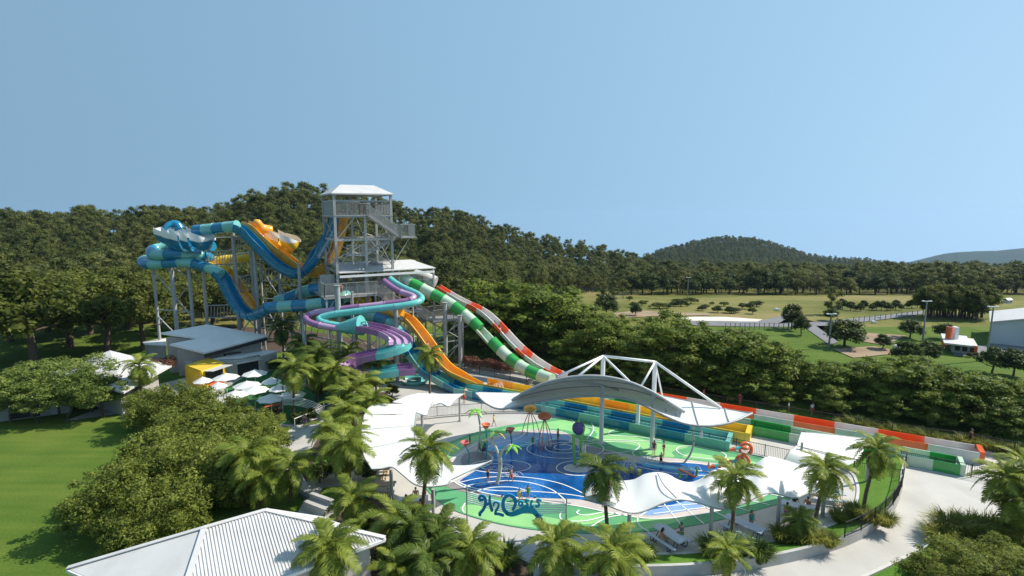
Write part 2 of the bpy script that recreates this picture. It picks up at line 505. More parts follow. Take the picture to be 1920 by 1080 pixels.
def T(px, py, lo=45.0, hi=4000.0):
    """where the ray of a pixel meets the ground (park or hills)"""
    d = ray(px, py); Y = lo
    while Y < hi:
        p = A(px, py, Y)
        if p.z <= terrain_z(p.x, Y):
            a, b = Y / 1.03, Y
            for _ in range(18):
                c = (a + b) / 2; q = A(px, py, c)
                if q.z <= terrain_z(q.x, c): b = c
                else: a = c
            q = A(px, py, b); return Vector((q.x, b, terrain_z(q.x, b)))
        Y *= 1.03
    p = A(px, py, hi); return Vector((p.x, hi, terrain_z(p.x, hi)))
def drape(pts, lift):
    """a flat marking laid on the hillside: pixel outline -> triangulated sheet that follows the ground"""
    P = [T(x, y) for x, y in pts]
    return [p + Vector((0, 0, lift)) for p in P]

mb = MB()
mb.add([(-260, -120, 0), (330, -120, 0), (330, 100.0, 0), (-260, 100.0, 0)], [(0, 1, 2, 3)])
solo("ground", mb, m_lawn, kind='structure')
Ys = [100.0]
while Ys[-1] < 3900: Ys.append(Ys[-1] * (1.022 if Ys[-1] < 420 else 1.05))
pxs = list(range(-300, 2300, 20))
mb = MB()
rows = []
for Y in Ys:
    rows.append([(((px - 960) / 1012.0) * Y, Y, terrain_z((px - 960) / 1012.0 * Y, Y) - (0.05 if Y < 101 else 0)) for px in pxs])
mb.grid(rows)
def terrain_mat():
    m, nt, b = new_mat("hill_and_field")
    N, Lk = nt.nodes, nt.links
    geo = N.new("ShaderNodeNewGeometry")
    n1 = N.new("ShaderNodeTexNoise"); n1.inputs['Scale'].default_value = 0.028; n1.inputs['Detail'].default_value = 8; n1.inputs['Roughness'].default_value = 0.65
    n2 = N.new("ShaderNodeTexNoise"); n2.inputs['Scale'].default_value = 0.5; n2.inputs['Detail'].default_value = 6
    Lk.new(geo.outputs['Position'], n1.inputs['Vector']); Lk.new(geo.outputs['Position'], n2.inputs['Vector'])
    ad = N.new("ShaderNodeMath"); ad.operation = 'MULTIPLY_ADD'; ad.inputs[1].default_value = 0.4
    Lk.new(n2.outputs['Fac'], ad.inputs[0])
    sc = N.new("ShaderNodeMath"); sc.operation = 'MULTIPLY_ADD'; sc.inputs[1].default_value = 2.0; sc.inputs[2].default_value = -0.72
    Lk.new(n1.outputs['Fac'], sc.inputs[0]); Lk.new(sc.outputs[0], ad.inputs[2])
    ramp = N.new("ShaderNodeValToRGB"); e = ramp.color_ramp.elements
    e[0].position, e[0].color = 0.15, (0.085, 0.098, 0.022, 1); e[1].position, e[1].color = 0.85, (0.26, 0.20, 0.095, 1)
    k = e.new(0.42); k.color = (0.14, 0.143, 0.038, 1); k = e.new(0.62); k.color = (0.19, 0.175, 0.06, 1)
    Lk.new(ad.outputs[0], ramp.inputs[0])
    # far wooded range: past two kilometres the ground itself is forest
    sx = N.new("ShaderNodeSeparateXYZ"); Lk.new(geo.outputs['Position'], sx.inputs[0])
    mr = N.new("ShaderNodeMapRange"); mr.inputs[1].default_value, mr.inputs[2].default_value = 0, 1
    at = N.new("ShaderNodeAttribute"); at.attribute_name = "wooded"
    Lk.new(at.outputs['Fac'], mr.inputs[0])
    n3 = N.new("ShaderNodeTexVoronoi"); n3.inputs['Scale'].default_value = 0.045
    Lk.new(geo.outputs['Position'], n3.inputs['Vector'])
    r3 = N.new("ShaderNodeValToRGB"); q = r3.color_ramp.elements
    q[0].color = (0.030, 0.054, 0.022, 1); q[1].color = (0.010, 0.022, 0.011, 1)
    Lk.new(n3.outputs['Distance'], r3.inputs[0])
    mx = N.new("ShaderNodeMix"); mx.data_type = 'RGBA'
    Lk.new(mr.outputs[0], mx.inputs[0]); Lk.new(ramp.outputs[0], mx.inputs[6]); Lk.new(r3.outputs[0], mx.inputs[7])
    Lk.new(mx.outputs[2], b.inputs['Base Color'])
    b.inputs['Roughness'].default_value = 0.95; b.inputs['Specular IOR Level'].default_value = 0.1
    bp = N.new("ShaderNodeBump"); bp.inputs['Strength'].default_value = 0.7; bp.inputs['Distance'].default_value = 0.4
    Lk.new(n2.outputs['Fac'], bp.inputs['Height']); Lk.new(bp.outputs[0], b.inputs['Normal'])
    return m
hills = solo("hills", mb, terrain_mat(), kind='structure', smooth=True)
wood = hills.data.attributes.new("wooded", 'FLOAT', 'POINT')
def wooded(X, Y):
    px = 960 + 1012 * X / Y
    if Y > 420: return 1.0
    if px < 1240:
        f_ = 112 + max(0, (px - 900) * .45)
        return sstep((Y - f_) / 12) if px < 1120 else sstep((Y - (235 if px > 1160 else f_)) / 12)
    return sstep((Y - 238) / 14)
wood.data.foreach_set("value", [wooded(v.co.x, v.co.y) for v in hills.data.vertices])

# ------------------------------------------------------------------ paving, lawn islands, pad
LAYER = [0.004]
def flat(name, pts, m, z=None, closed_smooth=0, kind='structure', parent=None):
    """flat sheet from ground pixels"""
    P = [G(x, y) for x, y in pts]
    if closed_smooth: P = cr(P, closed_smooth, True)
    if z is None:
        z = LAYER[0]; LAYER[0] += 0.004
    mb = MB(); mb.add([(p.x, p.y, z) for p in P], [tuple(range(len(P)))])
    me = mb.mesh(name, m)
    if me.polygons[0].normal.z < 0: me.flip_normals()
    o = link(name, me, parent)
    if kind and parent is None: o['kind'] = kind
    return o
def stripe(name, pts, w, m, z, n=5, closed=False, parent=None):
    P = cr([G(x, y) for x, y in pts], n, closed)
    if closed: P.append(P[0].copy())
    L_, R_ = [], []
    for i, p in enumerate(P):
        a = P[i - 1] if i > 0 else (P[-2] if closed else P[i]); b = P[i + 1] if i < len(P) - 1 else (P[1] if closed else P[i])
        t = (b - a); t.z = 0
        t = t.normalized() if t.length > 1e-6 else Vector((1, 0, 0))
        s = Vector((-t.y, t.x, 0))
        L_.append((p.x + s.x * w / 2, p.y + s.y * w / 2, z)); R_.append((p.x - s.x * w / 2, p.y - s.y * w / 2, z))
    mb = MB(); mb.grid([L_, R_])
    me = mb.mesh(name, m)
    if me.polygons[0].normal.z < 0: me.flip_normals()
    return link(name, me, parent)

plaza = flat("pavement", [(380, 1500), (470, 1080), (545, 985), (575, 930), (520, 880), (520, 830), (548, 800), (600, 770), (660, 735), (760, 712), (800, 692), (870, 682), (1000, 702),
                  (1120, 728), (1400, 775), (1700, 825), (1920, 862), (2500, 960), (3400, 1300), (2400, 1700)], m_conc)
flat("path", [(120, 790), (240, 745), (300, 720), (420, 690), (560, 690), (660, 735), (600, 772), (548, 800), (500, 800), (420, 770), (330, 765), (250, 772)], m_concg)
flat("cafe_lawn", [(470, 700), (520, 690), (585, 700), (640, 735), (606, 772), (560, 795), (500, 795), (425, 760), (420, 730)], m_turf)
flat("garden_bed_and_shade", [(575, 905), (600, 880), (690, 850), (720, 800), (760, 760), (720, 735), (650, 745), (615, 790), (585, 840), (560, 880)], m_mulch)
flat("grass_patch", [(585, 945), (605, 915), (700, 905), (690, 930), (640, 960)], m_island)
flat("grass_verge", [(588, 870), (600, 858), (640, 850), (640, 872), (600, 890)], m_island)
flat("garden_bed_and_shade", [(610, 960), (700, 925), (760, 955), (850, 1005), (940, 1030), (1000, 1060), (1000, 1200), (560, 1200), (640, 1000)], m_mulch)
flat("garden_bed_and_shade", [(300, 640), (420, 612), (560, 618), (700, 640), (760, 672), (640, 690), (520, 660), (420, 652)], m_mulch)  # this bed and the next: shade under the slides put in as dark ground
flat("garden_bed_and_shade", [(560, 640), (640, 640), (720, 668), (760, 690), (700, 712), (640, 728), (590, 700), (520, 690)], m_floor)
flat("grass_verge", [(1590, 1095), (1680, 1055), (1740, 1020), (1800, 1000), (2100, 1010), (2100, 1300), (1500, 1300)], m_island)

# splash pad
pad = empty("splash_pad", (0, 0, 0), None, None); pad['kind'] = 'structure'
PADO = [(1060, 786), (1250, 822), (1440, 860), (1500, 882), (1506, 912), (1478, 938), (1420, 957), (1360, 973), (1300, 986), (1230, 996), (1150, 1001), (1080, 1000), (1010, 995),
        (940, 984), (880, 968), (838, 951), (806, 926), (788, 896), (794, 866), (818, 844), (852, 826), (900, 809), (960, 797), (1010, 791)]
flat("green_surface", PADO, m_ptgreen, 0.05, 4, parent=pad)
mb = MB(); P = cr([G(x, y) for x, y in PADO], 4, True)
mb.prism([(p.x, p.y, 0.0) for p in P], 0.045); part("pad_edge", mb, m_ptgreen, pad)
for pts in ([(1000, 797), (1060, 788), (1085, 797), (1105, 806), (1098, 815), (1050, 806), (1010, 806), (960, 812), (950, 806)],
            [(1110, 803), (1150, 806), (1140, 814), (1190, 820), (1230, 832), (1290, 838), (1260, 848), (1262, 858), (1200, 852), (1205, 842), (1190, 836), (1150, 830), (1110, 828), (1120, 815)],
            [(850, 832), (900, 815), (945, 806), (948, 812), (910, 823), (872, 838), (855, 852), (835, 862), (820, 860)],
            [(872, 948), (930, 952), (1000, 966), (1060, 978), (1040, 992), (960, 986), (900, 972), (866, 960)],
            [(1096, 965), (1150, 962), (1108, 984), (1060, 978)],
            [(1200, 976), (1290, 972), (1200, 996), (1120, 1000), (1150, 985)],
            [(1300, 850), (1350, 858), (1375, 858), (1420, 868), (1440, 880), (1400, 872), (1330, 864), (1280, 858)]):
    flat("light_green_patch", pts, m_ltgreen, 0.054, 4, parent=pad)
MAU = [(1000, 807), (1055, 811), (1082, 823), (1102, 835), (1150, 847), (1195, 856), (1250, 859), (1320, 867), (1390, 876), (1445, 898), (1440, 928), (1380, 951), (1300, 968), (1220, 974),
       (1150, 963), (1080, 949), (1000, 938), (930, 930), (880, 921), (850, 908), (832, 890), (836, 870), (868, 842), (900, 827), (950, 814)]
flat("mauve_surface", MAU, m_mauve, 0.058, 4, parent=pad)
flat("dark_grey_and_shade", [(866, 873), (872, 852), (922, 846), (938, 858), (925, 868), (900, 876)], m_dgrey, 0.062, 4, parent=pad)
flat("dark_grey_and_shade", [(1098, 848), (1100, 838), (1128, 843), (1156, 852), (1170, 864), (1180, 872), (1150, 866), (1120, 858)], m_dgrey, 0.062, 4, parent=pad)  # cast shadow of the vaulted canopy, painted on as a dark patch
flat("dark_grey_and_shade", [(820, 905), (850, 905), (900, 926), (980, 936), (1060, 942), (1060, 947), (960, 937), (880, 926), (840, 915)], m_dgrey, 0.062, 4, parent=pad)
flat("periwinkle_surface", [(912, 832), (950, 820), (1000, 812), (1050, 815), (1072, 823), (1060, 834), (1000, 828), (940, 842), (915, 846)], m_peri, 0.066, 4, parent=pad)
flat("periwinkle_surface", [(1195, 958), (1215, 944), (1270, 936), (1330, 938), (1380, 930), (1335, 950), (1270, 962), (1215, 968)], m_peri, 0.066, 4, parent=pad)
pool = flat("pool_water", [(862, 907), (882, 890), (908, 875), (926, 862), (925, 846), (950, 838), (990, 830), (1022, 826), (1058, 826), (1080, 836), (1094, 850), (1130, 862), (1178, 868), (1230, 869), (1290, 869),
                   (1335, 876), (1398, 888), (1400, 905), (1330, 928), (1270, 945), (1210, 958), (1130, 948), (1088, 938), (1040, 936), (960, 932), (900, 924)], m_water, 0.072, 4)
flat("cyan_band", [(924, 842), (960, 834), (1000, 826), (1030, 822), (1046, 824), (1010, 833), (970, 842), (930, 848)], m_cyan, 0.077, 4, parent=pad)
flat("cyan_band", [(1196, 866), (1225, 869), (1252, 874), (1300, 880), (1280, 884), (1240, 880), (1210, 876)], m_cyan, 0.077, 4, parent=pad)
def ell(cx, cy, rx, ry, n=16):
    return [(cx + rx * math.cos(2 * math.pi * k / n), cy + ry * math.sin(2 * math.pi * k / n)) for k in range(n)]
flat("round_island", ell(1086, 879, 27, 7.5), m_mauve, 0.077, 2, parent=pad)
zl = 0.083
for e in ((1060, 843, 72, 18), (1058, 841, 36, 10), (1056, 840, 17, 5), (1086, 879, 43, 14), (1086, 879, 28, 8), (938, 876, 57, 12), (932, 877, 30, 6)):
    stripe("white_line", ell(*e), 0.085, m_line, zl, 3, True, parent=pad)
for pts in ([(862, 906), (900, 898), (950, 895), (1000, 898), (1050, 908), (1090, 925), (1100, 934)],
            [(868, 914), (910, 906), (960, 903), (1000, 908), (1035, 920), (1058, 938), (1060, 946)],
            [(884, 925), (920, 916), (960, 915), (990, 922)],
            [(858, 905), (890, 917), (940, 922), (1000, 923), (1060, 928), (1100, 934)],
            [(925, 848), (960, 840), (1000, 832), (1030, 826), (1048, 820)],
            [(905, 845), (930, 833), (970, 824), (985, 812), (982, 806)],
            [(1000, 806), (1016, 815), (1005, 826), (985, 832)],
            [(895, 848), (915, 852), (924, 862), (918, 872), (905, 878)],
            [(1058, 812), (1072, 822), (1066, 831), (1045, 836)],
            [(1098, 836), (1098, 850), (1110, 862), (1130, 868)],
            [(1188, 866), (1240, 876), (1300, 883), (1350, 888), (1395, 888)],
            [(1180, 872), (1230, 884), (1290, 892), (1350, 893), (1400, 894)],
            [(1240, 866), (1300, 870), (1340, 874), (1390, 878)],
            [(1070, 788), (1082, 796), (1100, 802), (1118, 803)],
            [(1107, 791), (1113, 804), (1108, 816), (1100, 825)],
            [(1158, 805), (1142, 812), (1148, 818), (1190, 820), (1240, 826)],
            [(1102, 827), (1150, 826), (1200, 828), (1240, 829)],
            [(1100, 834), (1150, 829), (1190, 831), (1199, 838), (1188, 846), (1160, 850), (1130, 852)],
            [(1190, 856), (1186, 850), (1194, 845)],
            [(848, 862), (900, 830), (950, 815), (1000, 806), (1056, 811)],
            [(836, 862), (852, 838), (880, 826)],
            [(872, 945), (867, 955), (870, 963)],
            [(1052, 962), (1050, 972), (1062, 978), (1100, 978), (1150, 965), (1180, 960)],
            [(1086, 958), (1082, 964), (1100, 968), (1130, 962)],
            [(1092, 996), (1110, 988), (1140, 972), (1190, 964)],
            [(1216, 958), (1196, 974), (1200, 988), (1216, 998)],
            [(1012, 992), (1014, 984), (1012, 974)],
            [(836, 893), (870, 915), (930, 930), (1000, 939), (1080, 950), (1150, 964), (1220, 974), (1300, 968), (1380, 951), (1440, 928)]):
    stripe("white_line", pts, 0.095, m_line, zl, 5, parent=pad)
stripe("white_line", [(1302, 838), (1278, 838), (1268, 845), (1282, 855), (1312, 860), (1345, 863), (1362, 857), (1350, 848), (1322, 842)], 0.095, m_line, zl, 4, True, parent=pad)
for a, b in (((1240, 940), (1280, 990)), ((1262, 936), (1320, 984)), ((1285, 934), (1362, 972)), ((1318, 934), (1404, 960)), ((1360, 930), (1442, 948)), ((1395, 918), (1478, 935)), ((1215, 953), (1340, 944)), ((1225, 965), (1400, 944))):
    stripe("white_line", [a, ((a[0] + b[0]) / 2, (a[1] + b[1]) / 2), b], 0.085, m_line, zl + 0.004, 2, parent=pad)

# kerb along the pad fence
kp = cr([G(x, y) for x, y in [(735, 797), (790, 787), (860, 780), (950, 775), (1041, 779), (1150, 799), (1250, 820), (1350, 841), (1440, 860), (1500, 874)]], 6)
mb = MB(); mb.sweep([(-.12, -.05), (.12, -.05), (.12, .14), (-.12, .14)], kp); solo("pad_kerb", mb, m_concg, kind='structure')

# raised lawn island with its retaining wall
OUT = [(1700, 868), (1693, 900), (1690, 925), (1678, 955), (1655, 982), (1620, 1008), (1570, 1030), (1500, 1050), (1420, 1066), (1330, 1077), (1230, 1082), (1120, 1082), (1010, 1076)]
INN = [(1530, 866), (1590, 884), (1606, 905), (1608, 930), (1598, 958), (1560, 985), (1500, 1003), (1440, 1018), (1390, 1028), (1330, 1036), (1250, 1040), (1150, 1042), (1040, 1046)]
po = cr([G(x, y) for x, y in OUT], 5); pi = cr([G(x, y) for x, y in INN], 5)
rows = []
for t in (0, .25, .5, .75, 1):
    rows.append([Vector((a.x * t + b.x * (1 - t), a.y * t + b.y * (1 - t), 0.03 + 0.62 * sstep(t))) for a, b in zip(po, pi)])
mb = MB(); mb.grid(rows); solo("lawn_island", mb, m_island, kind='structure', smooth=True)
mb = MB(); mb.sweep([(-.02, -.1), (.2, -.1), (.2, .72), (-.02, .72)], po)
solo("retaining_wall", mb, m_concg, "curved grey concrete retaining wall holding up the bright lawn island", "wall")
mb = MB(); mb.sweep([(-.1, 0), (.1, 0), (.1, .1), (-.1, .1)], pi); solo("island_kerb", mb, m_kerb, kind='structure')
vp = cr([G(x, y) for x, y in [(1560, 1110), (1640, 1075), (1720, 1035), (1756, 1008), (1790, 985), (1850, 972)]], 5)
mb = MB(); mb.sweep([(-.1, 0), (.1, 0), (.1, .16), (-.1, .16)], vp); solo("verge_kerb", mb, m_kerb, kind='structure')
vp = cr([G(x, y) for x, y in [(870, 686), (1000, 706), (1120, 731), (1400, 779), (1700, 829), (1800, 842), (1920, 866), (2300, 940)]], 5)
mb = MB(); mb.sweep([(-.15, 0), (.15, 0), (.15, .3), (-.15, .3)], vp); solo("planter_kerb", mb, m_kerb, kind='structure')
vp = cr([G(x, y) for x, y in [(560, 925), (590, 945), (620, 962)]], 5)
mb = MB(); mb.sweep([(-.15, 0), (.15, 0), (.15, .3), (-.15, .3)], vp); solo("garden_kerb", mb, m_asph, kind='structure')

# ------------------------------------------------------------------ black pool fences
def fence(pts, h, label, m=m_black, step=2.4, smooth=4, z0=None, group="black pool fences", pick=0.14):
    P = resample(cr(pts, smooth), step)
    root = empty("pool_fence", P[0], label, "fence", group)
    for p in P:
        mb = MB(); mb.box(p + Vector((0, 0, h / 2 + .02)), (.06, .06, h + .04)); part("post", mb, m, root)
    for dz in (0.1, h - .03):
        mb = MB(); mb.sweep([(-.02, -.02), (.02, -.02), (.02, .02), (-.02, .02)], [p + Vector((0, 0, dz)) for p in P]); part("rail", mb, m, root)
    if pick:
        mb = MB()
        for q in resample(P, pick):
            mb.box(q + Vector((0, 0, h / 2 + .03)), (.016, .016, h - .14))
        part("pickets", mb, m, root, stuff=True)
    return root
fence([G(x, y) for x, y in [(736, 795), (790, 785), (860, 778), (950, 773), (1041, 777), (1150, 797), (1250, 818), (1350, 839), (1440, 858), (1490, 869)]], 1.15,
      "long black pool fence between the splash pad and the blue run-out")
fence([G(x, y) for x, y in [(1280, 783), (1400, 808), (1500, 829), (1684, 868), (1870, 905), (2050, 943)]], 1.15, "black pool fence in front of the green and white run-out")
fence([G(x, y) for x, y in [(845, 692), (920, 706), (992, 720), (1060, 733), (1120, 745)]], 1.2, "black fence beside the yellow slide trough below the tower")
fence([G(x, y) + Vector((0, 0, .28)) for x, y in [(900, 688), (1000, 704), (1120, 729), (1400, 777), (1700, 827), (1800, 840), (1920, 864), (2300, 938)]], 1.3, "long black boundary fence at the foot of the dark trees", step=3.0)
fence([Vector((p.x, p.y, 0.66)) for p in po[2:30]], 1.1, "curved black fence on top of the retaining wall", step=1.8)
fence([G(x, y) for x, y in [(1600, 888), (1640, 896), (1690, 905)]], 1.1, "short black fence across the head of the lawn island", step=1.6)

# ------------------------------------------------------------------ slide tower
FL, FR = G(641, 700), G(742, 685.5)
ex = (FR - FL); W = ex.length; ex.normalize(); ey = Vector((-ex.y, ex.x, 0))
def tw(u, v, z=0.0):                                    # u along the front, v to the back
    p = FL + ex * u + ey * v; return Vector((p.x, p.y, z))
trz = math.atan2(ex.y, ex.x)
tower = empty("slide_tower", tw(0, 0), "tall grey steel slide tower with a white hipped roof and zigzag stairs", "tower")
TOPZ, ROOFZ, LOWZ, MIDZ = 21.3, 24.1, 10.8, 14.2
D = 7.5
def railing(parent, pts, h=1.25, m=m_galv, gap=0.13):
    mb = MB()
    P = [Vector(p) for p in pts]
    for a, b in zip(P, P[1:]):
        mb.beam(a + Vector((0, 0, h)), b + Vector((0, 0, h)), .07)
        mb.beam(a + Vector((0, 0, .1)), b + Vector((0, 0, .1)), .05)
        n = max(1, int((b - a).length / 1.3))
        for k in range(n + 1):
            q = a.lerp(b, k / n); mb.beam(q, q + Vector((0, 0, h)), .06)
    part("handrail", mb, m, parent)
    mb = MB()
    for a, b in zip(P, P[1:]):
        n = max(1, int((b - a).length / gap))
        for k in range(n):
            q = a.lerp(b, (k + .5) / n); mb.beam(q + Vector((0, 0, .1)), q + Vector((0, 0, h)), .03)
    part("balusters", mb, m, parent, stuff=True)
def stair(parent, a, b, w, side, m=m_galv):
    """flight from a (top) to b; side: unit vector across"""
    a, b = Vector(a), Vector(b)
    mb = MB()
    n = max(3, int(abs(a.z - b.z) / .2))
    run = (b - a); run.z = 0; rd = run.normalized()
    for k in range(n):
        q = a.lerp(b, (k + .5) / n)
        mb.box(q + side * (w / 2), (w, .3, .05), rot=Matrix((side, rd, Vector((0, 0, 1)))).transposed())
    part("treads", mb, m, parent, stuff=True)
    for s in (0, w):
        mb = MB(); mb.beam(a + side * s - Vector((0, 0, .12)), b + side * s - Vector((0, 0, .12)), .07, .32); part("stringer", mb, m_dgalv, parent)
        railing(parent, [a + side * s, b + side * s], 1.2, m)
def brace(parent, a, b, r=.055, m=m_galv, name="brace"):
    mb = MB(); mb.tube([a, b], r, 6); part(name, mb, m, parent)
for (u, v, zt) in ((0, 0, ROOFZ), (W, 0, ROOFZ), (0, D, ROOFZ), (W, D, ROOFZ), (W * .52, 0, TOPZ), (W * .52, D, ROOFZ), (W*.5, 0, 14.0)):
    mb = MB(); mb.box(tw(u, v, zt / 2), (.32, .32, zt), trz); part("column", mb, m_gsteel, tower)
for z in (TOPZ - .2, 18.0, MIDZ - .4, LOWZ - .2, 6.2):
    for (a, b) in (((0, 0), (W, 0)), ((0, D), (W, D)), ((0, 0), (0, D)), ((W, 0), (W, D))):
        mb = MB(); mb.beam(tw(*a, z), tw(*b, z), .2, .28); part("beam", mb, m_gsteel, tower)
def deck(parent, cs, z, th=.14, m=m_galv):
    mb = MB(); mb.prism([tw(u, v, z - th) for u, v in cs], th); part("deck", mb, m, parent)
deck(tower, [(-.2, -.2), (W + .2, -.2), (W + .2, D + .2), (-.2, D + .2)], TOPZ)
railing(tower, [tw(3.2, -.1, TOPZ), tw(W * .62, -.1, TOPZ)], 1.5)
railing(tower, [tw(W, D, TOPZ), tw(0, D, TOPZ), tw(0, 0, TOPZ), tw(3.2, -.1, TOPZ)], 1.7, gap=.1)
railing(tower, [tw(W, D, TOPZ), tw(W, .8, TOPZ)], 1.5)
mb = MB(); mb.box(tw(2.5, 2.0, TOPZ + .07), (1.6, 1.6, .1), trz); part("start_mat", mb, m_sblue, tower)
mb = MB(); mb.box(tw(4.6, 1.8, TOPZ + .07), (1.4, 1.6, .1), trz); part("start_mat", mb, m_sorange, tower)
for (a, b) in (((0, 0), (W, 0)), ((0, D), (W, D)), ((0, 0), (0, D)), ((W, 0), (W, D))):
    for dz in (0, -.85):
        mb = MB(); mb.beam(tw(*a, ROOFZ + dz - .1), tw(*b, ROOFZ + dz - .1), .18, .22 if dz == 0 else .16); part("roof_beam", mb, m_gsteel, tower)
# hipped roof
o_ = .35
c = [tw(-o_, -o_, ROOFZ + .02), tw(W + o_, -o_, ROOFZ + .02), tw(W + o_, D + o_, ROOFZ + .02), tw(-o_, D + o_, ROOFZ + .02)]
r1, r2 = tw(1.7, D * .5, ROOFZ + 1.3), tw(W - 1.2, D * .5, ROOFZ + 1.3)
mb = MB(); mb.add(c + [r1, r2] + [p - Vector((0, 0, .16)) for p in c], [(0, 1, 5, 4), (1, 2, 5), (2, 3, 4, 5), (3, 0, 4), (0, 1, 7, 6), (1, 2, 8, 7), (2, 3, 9, 8), (3, 0, 6, 9), (6, 7, 8, 9)])
part("roof", mb, m_roofw, tower)
# braces on the four faces
for (a, b) in (((0, 0), (0, D)), ((0, D), (W, D)), ((W, 0), (W, D))):
    for z0, z1 in ((LOWZ, MIDZ), (MIDZ, 17.9), (17.9, TOPZ - .3)):
        brace(tower, tw(*a, z0), tw(*b, z1)); brace(tower, tw(*b, z0), tw(*a, z1))
brace(tower, tw(0, 0, MIDZ), tw(3.0, 0, 17.9)); brace(tower, tw(W, 0, MIDZ + .3), tw(W - 3.0, 0, 17.9)); brace(tower, tw(W, 0, 14.4), tw(W + 2.7, .4, 18.1))
brace(tower, tw(0, 0, 17.9), tw(2.6, 0, TOPZ - .3)); brace(tower, tw(W * .52, 0, 17.9), tw(W*.36, 0, TOPZ-.3))
for a, b in (((0, 0), (W, 0)), ((0, 0), (0, D)), ((W, 0), (W, D)), ((0, D), (W, D))):
    brace(tower, tw(*a, 0.2), tw(*b, 6)); brace(tower, tw(*b, 0.2), tw(*a, 6)); brace(tower, tw(*a, 6.3), tw(*b, LOWZ - .3)); brace(tower, tw(*b, 6.3), tw(*a, LOWZ - .3))
# stairs: top deck -> right landing -> back -> mid landing -> low deck
stair(tower, tw(W * .55, -1.5, TOPZ), tw(W + .9, -1.5, 18.3), 1.3, ey)
deck(tower, [(W + .8, -1.7), (W + 3.0, -1.7), (W + 3.0, 1.6), (W + .8, 1.6)], 18.3)
railing(tower, [tw(W + .8, -1.6, 18.3), tw(W + 2.9, -1.6, 18.3), tw(W + 2.9, 1.5, 18.3), tw(W + .9, 1.5, 18.3)], 1.7)
stair(tower, tw(W + .9, .15, 18.3), tw(W * .5, .15, 16.0), 1.3, ey)
deck(tower, [(W * .18, -.2), (W * .5, -.2), (W * .5, 3.0), (W * .18, 3.0)], 16.0)
railing(tower, [tw(W * .18, -.1, 16.0), tw(W * .5, -.1, 16.0)], 1.3)
stair(tower, tw(W * .5, 1.7, 16.0), tw(W + .4, 1.7, 13.4), 1.3, ey)
railing(tower, [tw(-.5, .2, 14.3), tw(W * .5, .2, 15.0)], 1.2)
# ---- low platform with its own roof
plat = empty("launch_platform", tw(W * .8, 0), "low grey launch platform with a pale flat roof beside the slide tower", "platform")
UX = W * 1.80
deck(plat, [(-2.2, -2.2), (4.8, -2.2), (5.2, 0), (UX, 0), (UX, D), (-2.2, D)], LOWZ, .2)
railing(plat, [tw(-2.1, 2.0, LOWZ), tw(-2.1, -2.1, LOWZ), tw(4.7, -2.1, LOWZ)], 1.75, gap=.16)
railing(plat, [tw(3.6, -.2, LOWZ), tw(UX, .1, LOWZ), tw(UX, D, LOWZ)], 1.3)
railing(plat, [tw(-2, D, LOWZ), tw(UX, D, LOWZ)], 1.3)
rf = [tw(.2, -.4, 13.75), tw(UX + .2, -.4, 13.75), tw(UX + .2, D + .5, 14.15), tw(.2, D + .5, 14.15)]
rows = [[rf[0], rf[1]], [tw(.2, D * .45, 14.75), tw(UX - 2.2, D * .45, 14.75)], [rf[3], rf[2]]]
mb = MB(); mb.slab(rows, .12); part("roof", mb, m_roofw, plat)
mb = MB(); mb.beam(tw(.2, -.42, 13.2), tw(UX, -.42, 13.2), .14, .3); part("fascia_beam", mb, m_wsteel, plat)
for u, v in ((UX, 0), (UX, D), (UX * .62, D), (UX * .62, 0), (-1.9, -2.0), (1.2, -2.0), (4.4, -2.0)):
    zt = 13.6 if u > 4.5 and v >= 0 else LOWZ
    mb = MB(); mb.box(tw(u, v, zt / 2), (.22, .22, zt), trz); part("column", mb, m_galv, plat)
for u, v in ((-2.0, -2.0), (1.2, -2.0), (4.4, -2.0)):
    brace(plat, tw(u, v, 8.6), tw(u + 1.2, v, LOWZ - .2), .045)
stair(plat, tw(4.8, -2.0, LOWZ), tw(9.0, -2.0, 8.0), 1.4, ey)
deck(plat, [(8.9, -2.2), (11.2, -2.2), (11.2, -.4), (8.9, -.4)], 8.0)
stair(plat, tw(10.0, -2.1, 8.0), tw(12.4, -2.1, 6.3), 1.4, ey)
deck(plat, [(12.3, -2.4), (17.2, -2.4), (17.2, 1.2), (12.3, 1.2)], 6.3)
railing(plat, [tw(12.4, -2.3, 6.3), tw(17.1, -2.3, 6.3), tw(17.1, 1.1, 6.3), tw(12.4, 1.1, 6.3)], 1.6)
stair(plat, tw(12.3, .2, 6.3), tw(8.0, .2, 3.4), 1.4, ey)
for u, v in ((12.5, -2.2), (17, -2.2), (17, 1.0), (12.5, 1.0), (9, -2)):
    mb = MB(); mb.box(tw(u, v, 3.1), (.2, .2, 6.2), trz); part("column", mb, m_galv, plat)
for a, b in (((12.5, -2.2), (17, -2.2)), ((17, -2.2), (17, 1.0)), ((12.5, 1), (17, 1))):
    for z in (3.1, 6.1):
        mb = MB(); mb.beam(tw(*a, z), tw(*b, z), .14); part("beam", mb, m_galv, plat)
    brace(plat, tw(*a, 3.1), tw(*b, 6.0)); brace(plat, tw(*b, 3.1), tw(*a, 6.0)); brace(plat, tw(*a, .1), tw(*b, 3.0))
# a tall mesh screen at the tower's left edge
mb = MB(); mb.box(tw(-1.2, .5, 12.2), (1.9, .06, 2.6), trz); part("mesh_screen", mb, m_dgalv, plat)

